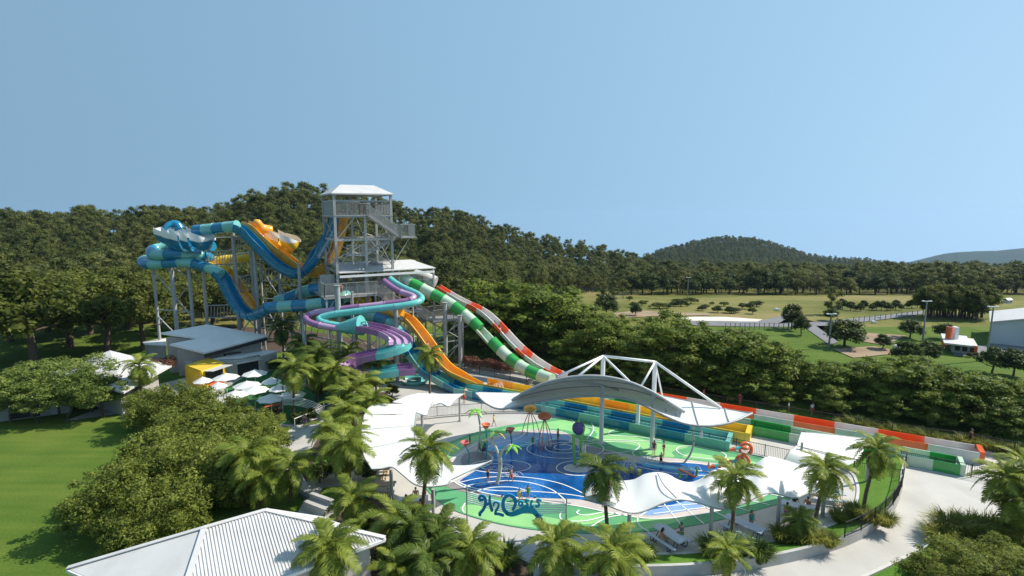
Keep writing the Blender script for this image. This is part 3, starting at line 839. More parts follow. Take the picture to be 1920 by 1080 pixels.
# ------------------------------------------------------------------ slides
def ring_prof(r, n=14):
    return [(r * math.cos(2 * math.pi * k / n), r * math.sin(2 * math.pi * k / n)) for k in range(n)]
def u_prof(r, t=0.07, a0=-15, a1=195, n=10, wall=0.0):
    """open trough, round bottom: outer then inner edge (closed outline); lips can rise by wall"""
    out, inn = [], []
    for k in range(n + 1):
        a = math.radians(180 + (a0 + 90) + (a1 - a0 - 180) * 0 + (-90 + 180 * k / n)) if False else math.radians(180 + 180 * k / n)
        out.append((r * math.cos(a), r * math.sin(a))); inn.append(((r - t) * math.cos(a), (r - t) * math.sin(a)))
    if wall:
        out = [(-r, wall)] + out + [(r, wall)]; inn = [(-r + t, wall)] + inn + [(r - t, wall)]
    lip = .07
    return [(out[0][0] - lip, out[0][1]), (out[0][0] - lip, out[0][1] - .06)] + out + [(out[-1][0] + lip, out[-1][1] - .06), (out[-1][0] + lip, out[-1][1])] + inn[::-1]
def lane_prof(lanes, h, t=0.09, d=0.28):
    """flat bottomed trough with dividing walls"""
    n = len(lanes) - 1
    o = [(lanes[0] - t / 2, h), (lanes[0] - t / 2, -d), (lanes[-1] + t / 2, -d), (lanes[-1] + t / 2, h)]
    top = []
    for i in range(n, -1, -1):
        x = lanes[i]
        hh = h if i in (0, n) else h * .7
        if i < n: top += [(x + t / 2, 0), (x + t / 2, hh)] if i > 0 else [(x + t / 2, 0), (x + t / 2, h)]
        if i > 0:
            top += [(x - t / 2, hh), (x - t / 2, 0)] if i < n else [(x - t / 2, h), (x - t / 2, 0)]
    return o + top
def slide_run(parent, path, prof, mats, seg, name, ds=.45, rolls=None, flange=None, start=0, smooth=35, rib=None):
    P = resample(path, ds)
    k = max(2, int(round(seg / ds)))
    i, c_ = 0, start
    n = len(P)
    while i < n - 1:
        j = min(n - 1, i + k)
        if n - 1 - j < k * .4: j = n - 1
        mb = MB()
        rr = None if rolls is None else [rolls(q / (n - 1)) for q in range(i, j + 1)]
        seg_p = [p.copy() for p in P[i:j + 1]]
        mb.sweep(prof, seg_p, True, True, None, rr)
        if flange:
            d = (P[min(i + 1, n - 1)] - P[i]).normalized() * .07
            mb.tube([P[i] - d, P[i] + d], flange, 14)
        if rib:
            d = (P[min(i + 1, n - 1)] - P[i]).normalized() * .05
            mb.sweep(rib, [P[i] - d, P[i] + d], True, True)
        part(name, mb, mats[c_ % len(mats)], parent, smooth=smooth)
        c_ += 1; i = j
    return c_
def pth(pts, n=6, dz=0.0):
    return cr([A(*p) + Vector((0, 0, dz)) for p in pts], n)

GS = Vector((24.5, -15.9, 0)).normalized()              # the run-outs' direction
# 1 green and mint tube slide
s1 = empty("tube_slide", A(1050, 712, 63), "green and mint striped tube slide running down into a green run-out trough", "water slide")
tp = pth([(752, 520, 75.5), (780, 535, 75), (815, 553, 74.2), (848, 572, 73.2), (880, 597, 72), (906, 622, 70.8), (932, 650, 69.2), (962, 677, 67.3), (995, 697, 65), (1035, 712, 62.8)])
c0 = resample(tp, .45)
k_ = int(len(c0) * .50)
slide_run(s1, c0[:k_ + 1], ring_prof(.78), [m_smint, m_sgreen], 1.75, "tube_section", flange=.84)
# open window where riders show, then tube again
k2 = k_ + 6
slide_run(s1, c0[k_:k2 + 1], u_prof(.78, wall=.05), [m_smint], 3.0, "open_section")
slide_run(s1, c0[k2:], ring_prof(.78), [m_sgreen, m_smint], 1.85, "tube_section", flange=.84)
g0, g1 = G(1040, 738), G(1795, 883)
gl = (g1 - g0).length
gp = [g0 + (g1 - g0) * t + Vector((0, 0, .30)) for t in np.linspace(0, 1, 40)]
slide_run(s1, gp, lane_prof([-.95, .95], .62), [m_sgreen, m_smint], 3.6, "run_out_section", ds=.9)
e_ = gp[-1]; mb = MB(); mb.sweep([(-.97, -.28), (.97, -.28), (.97, .65), (-.97, .65)], [e_ + GS * .02, e_ + GS * .35]); part("end_wall", mb, m_smint, s1)
# 2 red and white
s2 = empty("tube_slide", A(1045, 698, 66), "red orange and white open slide curving beside the green tube slide", "water slide")
rp = pth([(822, 538, 77.5), (845, 552, 77), (870, 566, 76.3), (898, 579, 75.3), (922, 597, 74), (944, 620, 72.5), (968, 646, 70.6), (995, 670, 68.5), (1025, 690, 66.4), (1058, 706, 64.5)])
slide_run(s2, rp, u_prof(.72, wall=.25), [m_sred, m_swhite, m_swhite], 1.7, "trough_section", rib=u_prof(.78, .09, wall=.25))
mb = MB(); mb.tube(pth([(778, 517, 78.5), (800, 523, 78), (816, 530, 77.7)]), .95, 14, True); part("start_tube", mb, m_swhite, s2, smooth=35)
h0, h1 = G(1062, 727), G(1830, 862)
hp = [h0 + (h1 - h0) * t + Vector((0, 0, .3)) for t in np.linspace(0, 1, 40)]
slide_run(s2, hp, lane_prof([-.9, .9], .72), [m_swhite, m_sred], 3.3, "run_out_section", ds=.9)
e_ = hp[-1]; mb = MB(); mb.sweep([(-.92, -.28), (.92, -.28), (.92, .8), (-.92, .8)], [e_ + GS * .02, e_ + GS * .4]); part("end_wall", mb, m_sred, s2)
# 3 blue trough with blue tube above it
s3 = empty("blue_slide", G(861, 735), "blue and seafoam slide with a long double trough ending at the pool fence", "water slide")
b0, b1 = G(861, 736), G(1362, 836)
bd = (b1 - b0).normalized()
bl = [b0 + (b1 - b0) * t + Vector((0, 0, .30)) for t in np.linspace(0, 1, 40)]
bu = cr([A(756, 637, 67), A(768, 656, 66.6), A(782, 677, 66), A(800, 698, 65.2), A(826, 712, 64.2), bl[0]], 8)
slide_run(s3, bu, lane_prof([-.95, .0, .95], .55), [m_sblue, m_steal], 2.4, "trough_section")
slide_run(s3, bl, lane_prof([-1.15, .0, 1.15], .6), [m_steal, m_sblue], 2.7, "run_out_section", ds=.9)
e_ = bl[-1]; mb = MB(); mb.sweep([(-1.17, -.28), (1.17, -.28), (1.17, .63), (-1.17, .63)], [e_ + bd * .02, e_ + bd * .4]); part("end_wall", mb, m_steal, s3)
bt = pth([(650, 588, 71), (672, 588, 70.6), (700, 594, 70), (724, 602, 69.2), (742, 614, 68), (756, 634, 67)])
slide_run(s3, bt, ring_prof(.75), [m_sblue, m_steal], 2.2, "tube_section", flange=.79)
# 4 yellow
s4 = empty("yellow_slide", G(905, 722), "amber and yellow slide bending down beside the blue double trough", "water slide")
y0_, y1_ = G(905, 729), G(1398, 824)
yl = [y0_ + (y1_ - y0_) * t + Vector((0, 0, .34)) for t in np.linspace(0, 1, 40)]
yu = cr([A(752, 590, 69.3), A(768, 598, 68.6), A(786, 618, 67.8), A(806, 645, 66.8), A(822, 668, 66), A(842, 690, 65), A(870, 706, 63.7), yl[0]], 8)
slide_run(s4, yu, u_prof(.8, wall=.2), [m_sorange], 2.6, "trough_section", rib=u_prof(.87, .09, wall=.2))
slide_run(s4, yl, lane_prof([-1.1, 1.1], .72), [m_sorange, m_syellow], 3.2, "run_out_section", ds=.9)
e_ = yl[-1]; mb = MB(); mb.sweep([(-1.12, -.28), (1.12, -.28), (1.12, .76), (-1.12, .76)], [e_ + bd * .02, e_ + bd * .45]); part("end_wall", mb, m_syellow, s4)
yt = pth([(690, 585, 72), (712, 583, 71.2), (734, 586, 70.2), (752, 591, 69.2)])
slide_run(s4, yt, ring_prof(.8), [m_sorange, m_sorange], 1.6, "tube_section", flange=.84)
mb = MB(); mb.sphere(A(676, 562, 73), 1.0, 12, 8, (1.6, 1, .8)); part("tube_elbow", mb, m_syellow, s4, smooth=True)
# 5 purple + aqua twin tubes
s5 = empty("twin_body_slide", A(750, 640, 64), "lilac and aqua twin body slides winding down in three open lanes", "water slide")
pp = pth([(720, 527, 70.5), (733, 537, 70), (750, 547, 69.3), (768, 553, 68.6), (776, 558, 67.8), (764, 564, 67.2), (730, 569, 66.8), (690, 574, 66.5), (650, 578, 66.3), (615, 583, 66), (586, 588, 65.6),
          (573, 595, 64.8), (580, 604, 64.1), (604, 611, 63.7), (640, 617, 63.5)], 6)
slide_run(s5, pp, ring_prof(.40, 12), [m_spurp, m_slilac], 3.0, "lilac_tube_section", flange=.44)
ap = pth([(731, 523, 71.5), (745, 533, 71), (762, 542, 70.4), (780, 550, 69.6), (791, 559, 68.4), (782, 567, 66.8), (755, 573, 66), (715, 578, 65.6), (675, 583, 65.4), (635, 588, 65.2), (608, 593, 65),
          (597, 599, 64.6), (606, 605, 64.1), (625, 609, 63.9), (642, 612, 63.7)], 6)
slide_run(s5, ap, ring_prof(.42, 12), [m_saqua], 3.4, "aqua_tube_section", flange=.46)
mb = MB(); fp = pth([(636, 614, 63.6), (655, 613, 63.3), (678, 610, 63.0)], 4); mb.tube(fp, [.55, 1.25], 16, True); part("merging_funnel", mb, m_saqua, s5, smooth=35)
mb = MB(); mb.tube([fp[-1] + Vector((0, 0, .3)), fp[-1] + Vector((.5, -.05, .5)), fp[-1] + Vector((.9, -.1, -.6))], .12, 8); part("funnel_lip", mb, m_saqua, s5, smooth=True)
lp = pth([(676, 613, 62.9), (705, 618, 62.5), (730, 626, 62), (749, 638, 61.2), (748, 651, 60.2), (725, 661, 59.6), (692, 668, 59.2), (664, 676, 58.8), (653, 687, 58.2), (668, 698, 57.8), (704, 700, 58.0), (745, 695, 58.6), (776, 692, 59.2)], 6)
slide_run(s5, lp, lane_prof([-1.35, -.45, .45, 1.35], .42, .1), [m_spurp, m_slilac, m_saqua], 3.2, "triple_lane_section", rolls=lambda t: 0.0)
pe = G(778, 716)
rl = cr([pe + Vector((1.4 * math.cos(a), 1.4 * math.sin(a), .35)) for a in np.linspace(-2.6, 2.6, 12)], 3)
slide_run(s5, rl, u_prof(.45, wall=.1), [m_saqua], 2.2, "splash_bowl_section")
# 6 blue boomerang slide with crocodile funnel
s6 = empty("boomerang_slide", A(560, 505, 74), "blue and seafoam boomerang slide with a toothed white and blue funnel", "water slide")
k6 = pth([(623, 400, 77.3), (618, 422, 77.1), (606, 448, 76.7), (594, 468, 76.3), (583, 488, 75.8), (568, 505, 75.3), (552, 509, 74.9), (532, 501, 74.6), (511, 485, 74.4), (490, 464, 74.2), (469, 442, 74.1), (456, 429, 74), (444, 424, 74)], 6)
slide_run(s6, k6, u_prof(1.05, wall=.3), [m_sblue], 1.15, "half_pipe_section", ds=.38, rib=u_prof(1.13, .1, wall=.3))
slide_run(s6, pth([(444, 424, 74), (418, 427, 74.4), (392, 430, 75), (366, 432, 75.5)]), ring_prof(.78), [m_sblue, m_steal], 1.6, "tube_section", flange=.82, start=1)
ax0, ax1 = A(310, 433, 75.5), A(374, 444, 74.6)
axd = (ax1 - ax0).normalized()
def funnel(parent, x0, x1, radii, mhull, hs=1.12, step=1.15):
    d = (x1 - x0).normalized(); n = len(radii)
    def ringrow(c_, rr, a0, a1, q=10):
        return [c_ + Vector((0, math.cos(a) * rr, math.sin(a) * rr * hs)) for a in np.linspace(math.radians(a0), math.radians(a1), q)]
    for k in range(n):
        c_ = x0.lerp(x1, k / (n - 1.0)); rr = radii[k]
        sec = [(-.55 * step, .93), (.05, 1.0), (.70 * step, 1.06)]
        if k == n - 1: sec += [(1.1 * step, .9), (1.45 * step, .55), (1.6 * step, .12)]
        if k == 0: sec = [(-1.3 * step, .15), (-1.1 * step, .55), (-.85 * step, .8)] + sec
        mb = MB(); mb.slab([ringrow(c_ + d * s_, rr * sc, 196, 344, 12) for s_, sc in sec], .07); part("funnel_segment", mb, mhull, parent, smooth=40)
        for sd in (0, 1):                                # near and far tooth: higher at its leading end
            rows = []; m_ = len(sec) - 1
            for i_, (s_, sc) in enumerate(sec):
                r_ = ringrow(c_ + d * s_, rr * sc * 1.012, 158 + 20 * i_ / m_, 196, 7); rows.append(r_ if sd == 0 else [Vector((p.x, 2 * c_.y - p.y, p.z)) for p in r_])
            mb = MB(); mb.slab(rows, .06); part("white_tooth", mb, m_wsteel, parent, smooth=40)
funnel(s6, ax0, ax1, [1.65, 2.05, 2.2, 2.0, 1.55], m_sblue)
mb = MB(); mb.tube(cr([A(306, 436, 74.0), A(312, 425, 74.4), A(322, 420, 75), A(331, 421, 75.3), A(337, 430, 75.4)], 5), [.25, .7], 10); part("funnel_hood", mb, m_sblue, s6, smooth=True)
slide_run(s6, pth([(398, 462, 78), (350, 461, 78.8), (305, 464, 78.3), (284, 470, 76.8), (292, 478, 75.4), (330, 476, 74.8), (372, 478, 76), (392, 484, 78), (350, 486, 79.3), (292, 485, 79), (268, 489, 77.6), (277, 496, 76),
                   (310, 494, 75.4), (350, 492, 75), (380, 499, 74.6), (402, 507, 74.2), (415, 514, 73.9)], 6), ring_prof(.72), [m_sblue, m_steal], 2.3, "tube_section", flange=.76)
slide_run(s6, pth([(410, 511, 73.9), (421, 526, 73.6), (430, 545, 73.4), (441, 566, 73.1), (455, 583, 72.8), (472, 589, 72.4), (487, 583, 72.1), (502, 576, 71.8)], 6), u_prof(.95, wall=.3), [m_sblue], 1.15, "half_pipe_section", ds=.38, rib=u_prof(1.03, .1, wall=.3))
slide_run(s6, pth([(500, 577, 71.8), (530, 575, 71.2), (560, 573, 70.6), (592, 570, 70), (622, 566, 69.7), (640, 560, 69.9), (650, 553, 71)], 6), ring_prof(.78), [m_sblue, m_steal], 2.4, "tube_section", flange=.82)
slide_run(s6, pth([(638, 548, 73.5), (615, 544, 74), (590, 543, 74.6), (568, 549, 75.2), (545, 558, 76), (520, 566, 76.5)], 6), ring_prof(.9), [m_sblue, m_steal], 2.4, "tube_section", flange=.94, start=1)
# 7 amber boomerang behind the blue one
s7 = empty("boomerang_slide", A(580, 500, 77), "amber boomerang slide with a toothed yellow funnel behind the blue one", "water slide")
slide_run(s7, pth([(640, 399, 79.2), (636, 430, 79), (628, 462, 78.6), (616, 488, 78.1), (598, 505, 77.6), (578, 506, 77.2), (554, 493, 76.9), (532, 475, 76.7), (508, 455, 76.6), (486, 435, 76.5), (472, 423, 76.4), (459, 419, 76.4)], 6), u_prof(1.05, wall=.3), [m_sorange], 1.3, "half_pipe_section", rib=u_prof(1.13, .1, wall=.3))
bx0, bx1 = A(504, 437, 79), A(538, 446, 78.3)
bxd = (bx1 - bx0).normalized()
funnel(s7, bx0, bx1, [1.5, 1.8, 1.4], m_syellow)
mb = MB(); mb.tube(cr([A(478, 421, 77), A(482, 417, 77), A(490, 428, 77.6), A(506, 434, 78.5)], 5), [.35, .9], 10); part("funnel_hood", mb, m_sorange, s7, smooth=True)
mb = MB(); mb.sphere(A(540, 467, 78.5), .85, 10, 7); part("tube_elbow", mb, m_syellow, s7, smooth=True)
slide_run(s7, pth([(536, 466, 78.6), (505, 472, 79), (470, 480, 79), (435, 486, 78.8), (400, 490, 78.4), (384, 496, 77.6), (400, 503, 76.6), (424, 506, 76)], 6), ring_prof(.7), [m_syellow, m_syellow], 2.2, "tube_section", flange=.74)
mb = MB(); mb.tube(pth([(470, 458, 77.4), (486, 459, 77.2), (494, 462, 77.4)]), .85, 12); part("tube_section", mb, m_sorange, s7, smooth=35)
slide_run(s7, pth([(420, 505, 76), (435, 518, 75.8), (450, 540, 75.6), (463, 561, 75.4), (477, 577, 75.2), (494, 580, 75)], 6), u_prof(.9, wall=.25), [m_sorange], 1.3, "half_pipe_section", rib=u_prof(.98, .1, wall=.25))

# steel that carries the slides: each column is a thing
def column(px, py, Y, d, label, arm=None):
    t = A(px, py, Y)
    root = empty("slide_column", (t.x, Y, 0), label, "steel column", "grey steel columns under the slides")
    mb = MB(); mb.tube([(t.x, Y, .12), (t.x, Y, t.z)], d, 12); part("shaft", mb, m_gsteel, root, smooth=35)
    mb = MB(); mb.box((t.x, Y, .08), (d * 4, d * 4, .16)); part("base_plate", mb, m_galv, root)
    mb = MB(); mb.tube([(t.x, Y, t.z), (t.x, Y, t.z + .08)], d * 1.35, 12); part("cap", mb, m_galv, root)
    if arm:
        q = A(*arm); mb = MB(); mb.tube([(t.x, Y, t.z - .5), q], .09, 8); part("arm", mb, m_galv, root)
        mb = MB(); mb.tube([(t.x, Y, t.z - 1.8), Vector((t.x, Y, t.z - .6)).lerp(q, .75)], .06, 6); part("strut", mb, m_galv, root)
    return Vector((t.x, Y, t.z))
cols = {}
for key, (px, py, Y, d, lab, arm) in dict(
    a=(286, 492, 77.5, .2, "slim dark column under the outermost blue tube loop", (300, 492, 77)),
    b=(321, 498, 76.2, .28, "short thick column with arms under the blue tube loop", (305, 494, 75)),
    c=(350, 462, 76.0, .24, "tall column directly under the toothed blue funnel", (335, 452, 75)),
    d=(378, 478, 76.5, .22, "dark column behind the toothed funnel and grey roof", None),
    e=(436, 432, 75.6, .26, "tall pale column below the crest of the blue half pipe", None),
    f=(468, 438, 77, .24, "tall column linked by ladder beams to the pale one", None),
    g=(476, 470, 75.6, .24, "column between the amber trough and blue elbow", None),
    h=(487, 486, 78, .14, "slim column of the lattice behind the amber trough", None),
    i=(523, 505, 77.5, .2, "column in the middle of the lattice truss", None),
    j=(560, 495, 73.6, .22, "column under the lowest dip of the blue half pipe", None),
    k=(632, 536, 66.0, .34, "thick pale column passing in front of the lilac tube", None),
    l=(660, 548, 67.5, .14, "slim post below the left end of the low platform", None),
    m=(742, 580, 66.5, .28, "thick column behind the triple lane bend", (755, 600, 67)),
    n=(834, 568, 72.4, .3, "thick column under the upper green tube sections", None),
    o=(862, 592, 71.4, .28, "column with side arms beneath the green tube slide", (888, 612, 72.2)),
    p=(569, 600, 64.8, .24, "dark column at the lilac tube's outer bend", None),
    q=(774, 574, 69.5, .13, "slim post beside the right bend of the aqua tube", None),
    r=(995, 712, 65.2, .26, "short column under the last green tube sections", None)).items():
    cols[key] = column(px, py, Y, d, lab, arm)
def member(a, za, b, zb, r=.08):
    return (Vector((a.x, a.y, za)), Vector((b.x, b.y, zb)), r)
def frame(name, label, mem, rungs=()):
    root = empty(name, mem[0][0], label, "steel truss", "steel trusses between the slide columns")
    for a, b, r in mem:
        mb = MB(); mb.tube([a, b], r, 6); part("truss_bar", mb, m_galv, root)
    for a, b, r in rungs:
        mb = MB(); mb.tube([a, b], r, 5); part("rung", mb, m_galv, root)
def ladder(name, label, a, b, z, h, n):
    mem = [member(a, z, b, z + .3), member(a, z - h, b, z - h + .3)]
    rg = []
    for k in range(n):
        p = a.lerp(b, (k + .3) / n); q = a.lerp(b, (k + .75) / n)
        rg.append((Vector((p.x, p.y, z - h)), Vector((q.x, q.y, z)), .05))
    frame(name, label, mem, rg)
C_ = cols
ladder("ladder_beam", "white ladder beam high between the two tallest columns", C_['e'], C_['f'], 17.8, 2.2, 6)
ladder("ladder_beam", "white ladder beam lower between the two tallest columns", C_['e'], C_['f'], 12.4, 2.1, 6)
ladder("ladder_beam", "long dark ladder beam from the funnel column to the tall pale column", C_['d'], C_['e'], 16.0, 1.9, 12)
ladder("ladder_beam", "low lattice beam behind the grey building roof", C_['d'], C_['e'], 8.2, 1.8, 10)
ladder("ladder_beam", "upper lattice beam in front of the forest near the dip", C_['h'], C_['i'], 13.4, 1.8, 6)
ladder("ladder_beam", "upper lattice beam running on to the dip column", C_['i'], C_['j'], 13.0, 1.8, 6)
ladder("ladder_beam", "lowest lattice beam beneath the long blue tube", C_['g'], C_['k'], 6.8, 1.6, 14)
frame("cross_brace", "white crossed braces left of the funnel column", [member(C_['a'], 13.2, C_['c'], 6.5, .1), member(C_['a'], 5.0, C_['c'], 11.5, .07), member(C_['a'], 14.2, C_['c'], 14.2), member(C_['b'], 14, C_['c'], 12.4), member(C_['a'], 7.4, C_['c'], 7.4)])
frame("cross_brace", "low crossed braces above the grey building", [member(C_['a'], 6.5, C_['c'], 1.0, .09), member(C_['a'], 1.0, C_['c'], 6.4, .06)])
frame("cross_brace", "crossed braces in the lattice behind the amber trough", [member(C_['h'], 13.5, C_['i'], 9.0), member(C_['h'], 9.0, C_['i'], 13.0), member(C_['h'], 9.0, C_['i'], 9.0), member(C_['h'], 8.6, C_['i'], 3.0), member(C_['h'], 3.0, C_['i'], 8.6), member(C_['h'], 5.0, C_['i'], 5.0)])
frame("cross_brace", "crossed braces between the lattice and the dip column", [member(C_['i'], 11.0, C_['j'], 6.0), member(C_['i'], 6.0, C_['j'], 11.0), member(C_['i'], 8.5, C_['j'], 8.5), member(C_['i'], 4.0, C_['j'], 4.0)])
frame("cross_brace", "bright tangle of crossed braces under the lilac tube", [member(C_['j'], 5.6, C_['p'], 1.5), member(C_['j'], 1.0, C_['p'], 5.5), member(C_['p'], 5.2, C_['k'], 1.2), member(C_['p'], 1.0, C_['k'], 5.5), member(C_['p'], 3.4, C_['k'], 3.4), member(C_['k'], 5.6, C_['m'], 1.4), member(C_['k'], 1.4, C_['m'], 6.0), member(C_['k'], 4.2, C_['m'], 4.2)])
frame("cross_brace", "long braces between the thick columns under the green tube", [member(C_['n'], 2.8, C_['q'], 1.6), member(C_['n'], 5.0, C_['q'], 5.2), member(C_['n'], 1.0, C_['o'], 4.0, .06), member(C_['n'], 4.6, C_['o'], 7.5, .06)])
frame("cross_brace", "crossed braces linking tall columns behind the funnel", [member(C_['d'], 18, C_['f'], 18.2), member(C_['d'], 14.0, C_['f'], 18.0, .06), member(C_['c'], 14.8, C_['d'], 16.0), member(C_['e'], 8, C_['g'], 4.5, .07), member(C_['e'], 4, C_['g'], 8, .07)])
# ------------------------------------------------------------------ shade canopies
def loft(Pa, Pb, nx, ny, sag=0.0):
    Pa, Pb = resample(Pa, 1e-3 + sum((b - a).length for a, b in zip(Pa, Pa[1:])) / nx), resample(Pb, 1e-3 + sum((b - a).length for a, b in zip(Pb, Pb[1:])) / nx)
    n = min(len(Pa), len(Pb))
    Pa = [Pa[int(round(i * (len(Pa) - 1) / (n - 1)))] for i in range(n)]; Pb = [Pb[int(round(i * (len(Pb) - 1) / (n - 1)))] for i in range(n)]
    return [[a.lerp(b, k / ny) - Vector((0, 0, sag * 4 * (k / ny) * (1 - k / ny))) for a, b in zip(Pa, Pb)] for k in range(ny + 1)]
def edge(parent, path, r=.05, m=m_gsteel, name="edge_tube"):
    mb = MB(); mb.tube(path, r, 6); part(name, mb, m, parent, smooth=True)
def membrane(parent, rows, m=m_white, name="membrane", th=.03):
    mb = MB(); mb.slab(rows, th) if m is not m_white else mb.grid(rows); part(name, mb, m, parent, smooth=50)
def post(parent, b, ztop, r=.13, m=m_gsteel, name="post"):
    mb = MB(); mb.tube([(b.x, b.y, 0), (b.x, b.y, ztop)], r, 12); part(name, mb, m, parent, smooth=35)
    mb = MB(); mb.box((b.x, b.y, .03), (r * 3.4, r * 3.4, .05)); part("base_plate", mb, m_galv, parent)

# right hand wave canopy
cR = empty("shade_canopy", G(1332, 1020), "long white wavy shade canopy over the picnic tables by the lawn island", "canopy")
bR = [G(1178, 1037), G(1331, 1020), G(1457, 996), G(1542, 968)]
Yk = ([1096, 1178, 1331, 1457, 1542], [bR[0].y + .2, bR[0].y, bR[1].y, bR[2].y, bR[3].y])
fr = [(1096, 937), (1128, 944), (1177, 961), (1207, 959), (1248, 942), (1278, 937), (1305, 942), (1331, 950), (1360, 955), (1400, 942), (1424, 930), (1440, 925), (1457, 926), (1488, 934), (1510, 927), (1526, 918)]
bk = [(1098, 918), (1116, 906), (1150, 902), (1188, 899), (1207, 889), (1232, 885), (1253, 889), (1271, 899), (1294, 904), (1316, 896), (1340, 880), (1372, 876), (1409, 872), (1427, 862), (1440, 856), (1470, 862), (1520, 878), (1560, 890)]
F_ = cr([A(x, y, float(np.interp(x, *Yk)) + .1) for x, y in fr], 5)
B_ = cr([A(x, y, float(np.interp(x, *Yk)) + 3.6) for x, y in bk], 5)
membrane(cR, loft(F_, B_, 60, 8)); edge(cR, F_)
for b in bR:
    j = min(F_, key=lambda p: abs(p.x - b.x)); post(cR, b, j.z - .02)
for x0, y0, x1, y1, ya in ((1233, 888, 1268, 935, 3.3), (1372, 878, 1400, 940, 3.3)):
    a, b = A(x0, y0, float(np.interp(x0, *Yk)) + ya), A(x1, y1, float(np.interp(x1, *Yk)) + .2)
    mid = a.lerp(b, .5); mid = mid + Vector((-.18, 0, .06)); a.z += .04; b.z += .05
    edge(cR, cr([a, mid, b], 5), .045, m_gsteel, "valley_tube")
# second sheet joining behind
cS = empty("shade_canopy", G(1560, 900), "white sail canopy panel rising toward the red and green run-outs", "canopy")
e1 = cr([A(1437, 857, 41.6), A(1464, 866, 41.5), A(1480, 847, 42), A(1493, 836, 43)], 5)
e2 = cr([A(1520, 886, 41.2), A(1548, 893, 41.4), A(1575, 880, 41.6), A(1612, 862, 42.2)], 5)
membrane(cS, loft(e1, e2, 20, 8, .15)); edge(cS, e1); edge(cS, [e1[-1], e2[-1]], .03)
e3 = cr([A(1503, 810, 45), A(1560, 815, 45), A(1627, 823, 45)], 5)
e4 = cr([A(1494, 837, 43), A(1550, 849, 42.6), A(1613, 862, 42.2)], 5)
membrane(cS, loft(e4, e3, 20, 6, -.1)); edge(cS, [e3[0], e4[0]], .04); edge(cS, e3, .04)
post(cS, G(1625, 905), 2.5); post(cS, G(1500, 880), 2.4, .1)

# left wave canopy
cL = empty("shade_canopy", G(735, 945), "tall white wavy shade canopy left of the splash pool, above the green legged tables", "canopy")
def GP(L): return [G(x, y, z) for x, y, z in L]
oB = GP([(683, 777, 2.9), (678, 805, 3.0), (681, 850, 3.0), (697, 880, 2.7)])
iB = GP([(781, 775, 2.9), (778, 800, 3.0), (780, 830, 2.9), (806, 852, 2.7)])
membrane(cL, loft(cr(oB, 6), cr(iB, 6), 18, 8, .1))
lo = cr(GP([(697, 880, 2.7), (715, 879, 2.75), (735, 876, 2.8), (752, 888, 2.6), (776, 907, 2.3), (800, 913, 2.2), (838, 909, 2.3), (846, 900, 2.4)]), 5)
hi = cr(GP([(781, 820, 2.9), (785, 838, 2.85), (800, 852, 2.75), (825, 866, 2.6), (850, 872, 2.5), (880, 872, 2.5), (905, 868, 2.6), (922, 863, 2.7)]), 5)
membrane(cL, loft(lo, hi, 40, 8, .05)); edge(cL, lo)
lo2 = [lo[-1], G(922, 863, 2.7)]; edge(cL, lo2, .04)
for q0, q1 in (((679, 806, 3.06), (779, 797, 3.06)), ((681, 842, 3.06), (784, 822, 3.0))):
    edge(cL, [G(*q0), G(*q1)], .02, m_galv, "seam")
edge(cL, cr(oB, 6)); edge(cL, cr(iB, 6))
for x, y, zt in ((735, 945, 2.75), (813, 970, 2.15), (702, 903, 2.65)): post(cL, G(x, y), zt)
cM = empty("shade_canopy", G(790, 815), "short white wavy shade canopy between the palms and the kerb", "canopy")
o2 = cr(GP([(684, 777, 2.9), (690, 766, 3.05), (704, 759, 3.1), (722, 757, 3.0)]), 5); i2 = cr(GP([(780, 774, 2.85), (800, 779, 2.7), (806, 766, 2.9), (812, 754, 3.0)]), 5)
membrane(cM, loft(o2, i2, 12, 6, .05)); edge(cM, o2); edge(cM, i2)
o3 = cr(GP([(735, 754, 2.9), (758, 744, 3.1), (784, 737, 3.0)]), 5); i3 = cr(GP([(812, 760, 2.8), (826, 756, 2.8), (842, 762, 2.6), (857, 748, 2.8), (870, 738, 3.0)]), 5)
membrane(cM, loft(o3, i3, 14, 6, .05)); edge(cM, i3); edge(cM, o3)
post(cM, G(792, 812), 2.5); post(cM, G(862, 790), 2.6, .1)

# central vaulted canopy with masts
cC = empty("vault_canopy", G(1127, 832), "grey vaulted canopy with white mast truss and wavy white wing beside the pool", "canopy")
mA, mB_, mC = G(1127, 832), G(1222, 843), G(1195, 808)
post(cC, mA, 8.5, .2, m_wsteel, "mast"); post(cC, mB_, 8.3, .2, m_wsteel, "mast"); post(cC, mC, 3.6, .2, m_wsteel, "mast")
tA, tB = Vector((mA.x, mA.y, 8.5)), Vector((mB_.x, mB_.y, 8.3))
vf = cr([A(960, 751, 45.0), A(985, 735, 44.8), A(1020, 719, 44.6), (A(1065, 708, 44.4)), A(1110, 705, 44.2), A(1150, 709, 44), A(1190, 720, 43.8), A(1230, 739, 43.4), A(1262, 759, 43.0), A(1284, 773, 42.6)], 5)
vb = cr([A(966, 752, 49.0), A(1000, 744, 49.2), A(1050, 738, 49.4), A(1110, 735, 49.3), A(1160, 737, 49), A(1205, 743, 48.4), A(1245, 757, 47.6), A(1282, 775, 46.6)], 5)
membrane(cC, loft(vf, vb, 40, 8, -.35), m_vault, "vault_membrane", .05)
edge(cC, vf, .13, m_gsteel, "rim_tube"); edge(cC, vb, .09, m_gsteel, "rim_tube")
ins = loft(vf, vb, 40, 8, -.35)
for k in (3, 6): edge(cC, [p - Vector((0, 0, .1)) for p in ins[k]], .05, m_gsteel, "rib")
wf = cr([A(893, 739, 47.5), A(912, 757, 46.6), A(940, 767, 46), A(985, 759, 45.4), A(1040, 749, 45.2), A(1100, 743, 45), A(1160, 746, 44.6), A(1200, 757, 43.5), A(1245, 779, 42), A(1285, 795, 41), A(1330, 799, 40.6), A(1375, 791, 41), A(1410, 775, 42)], 5)
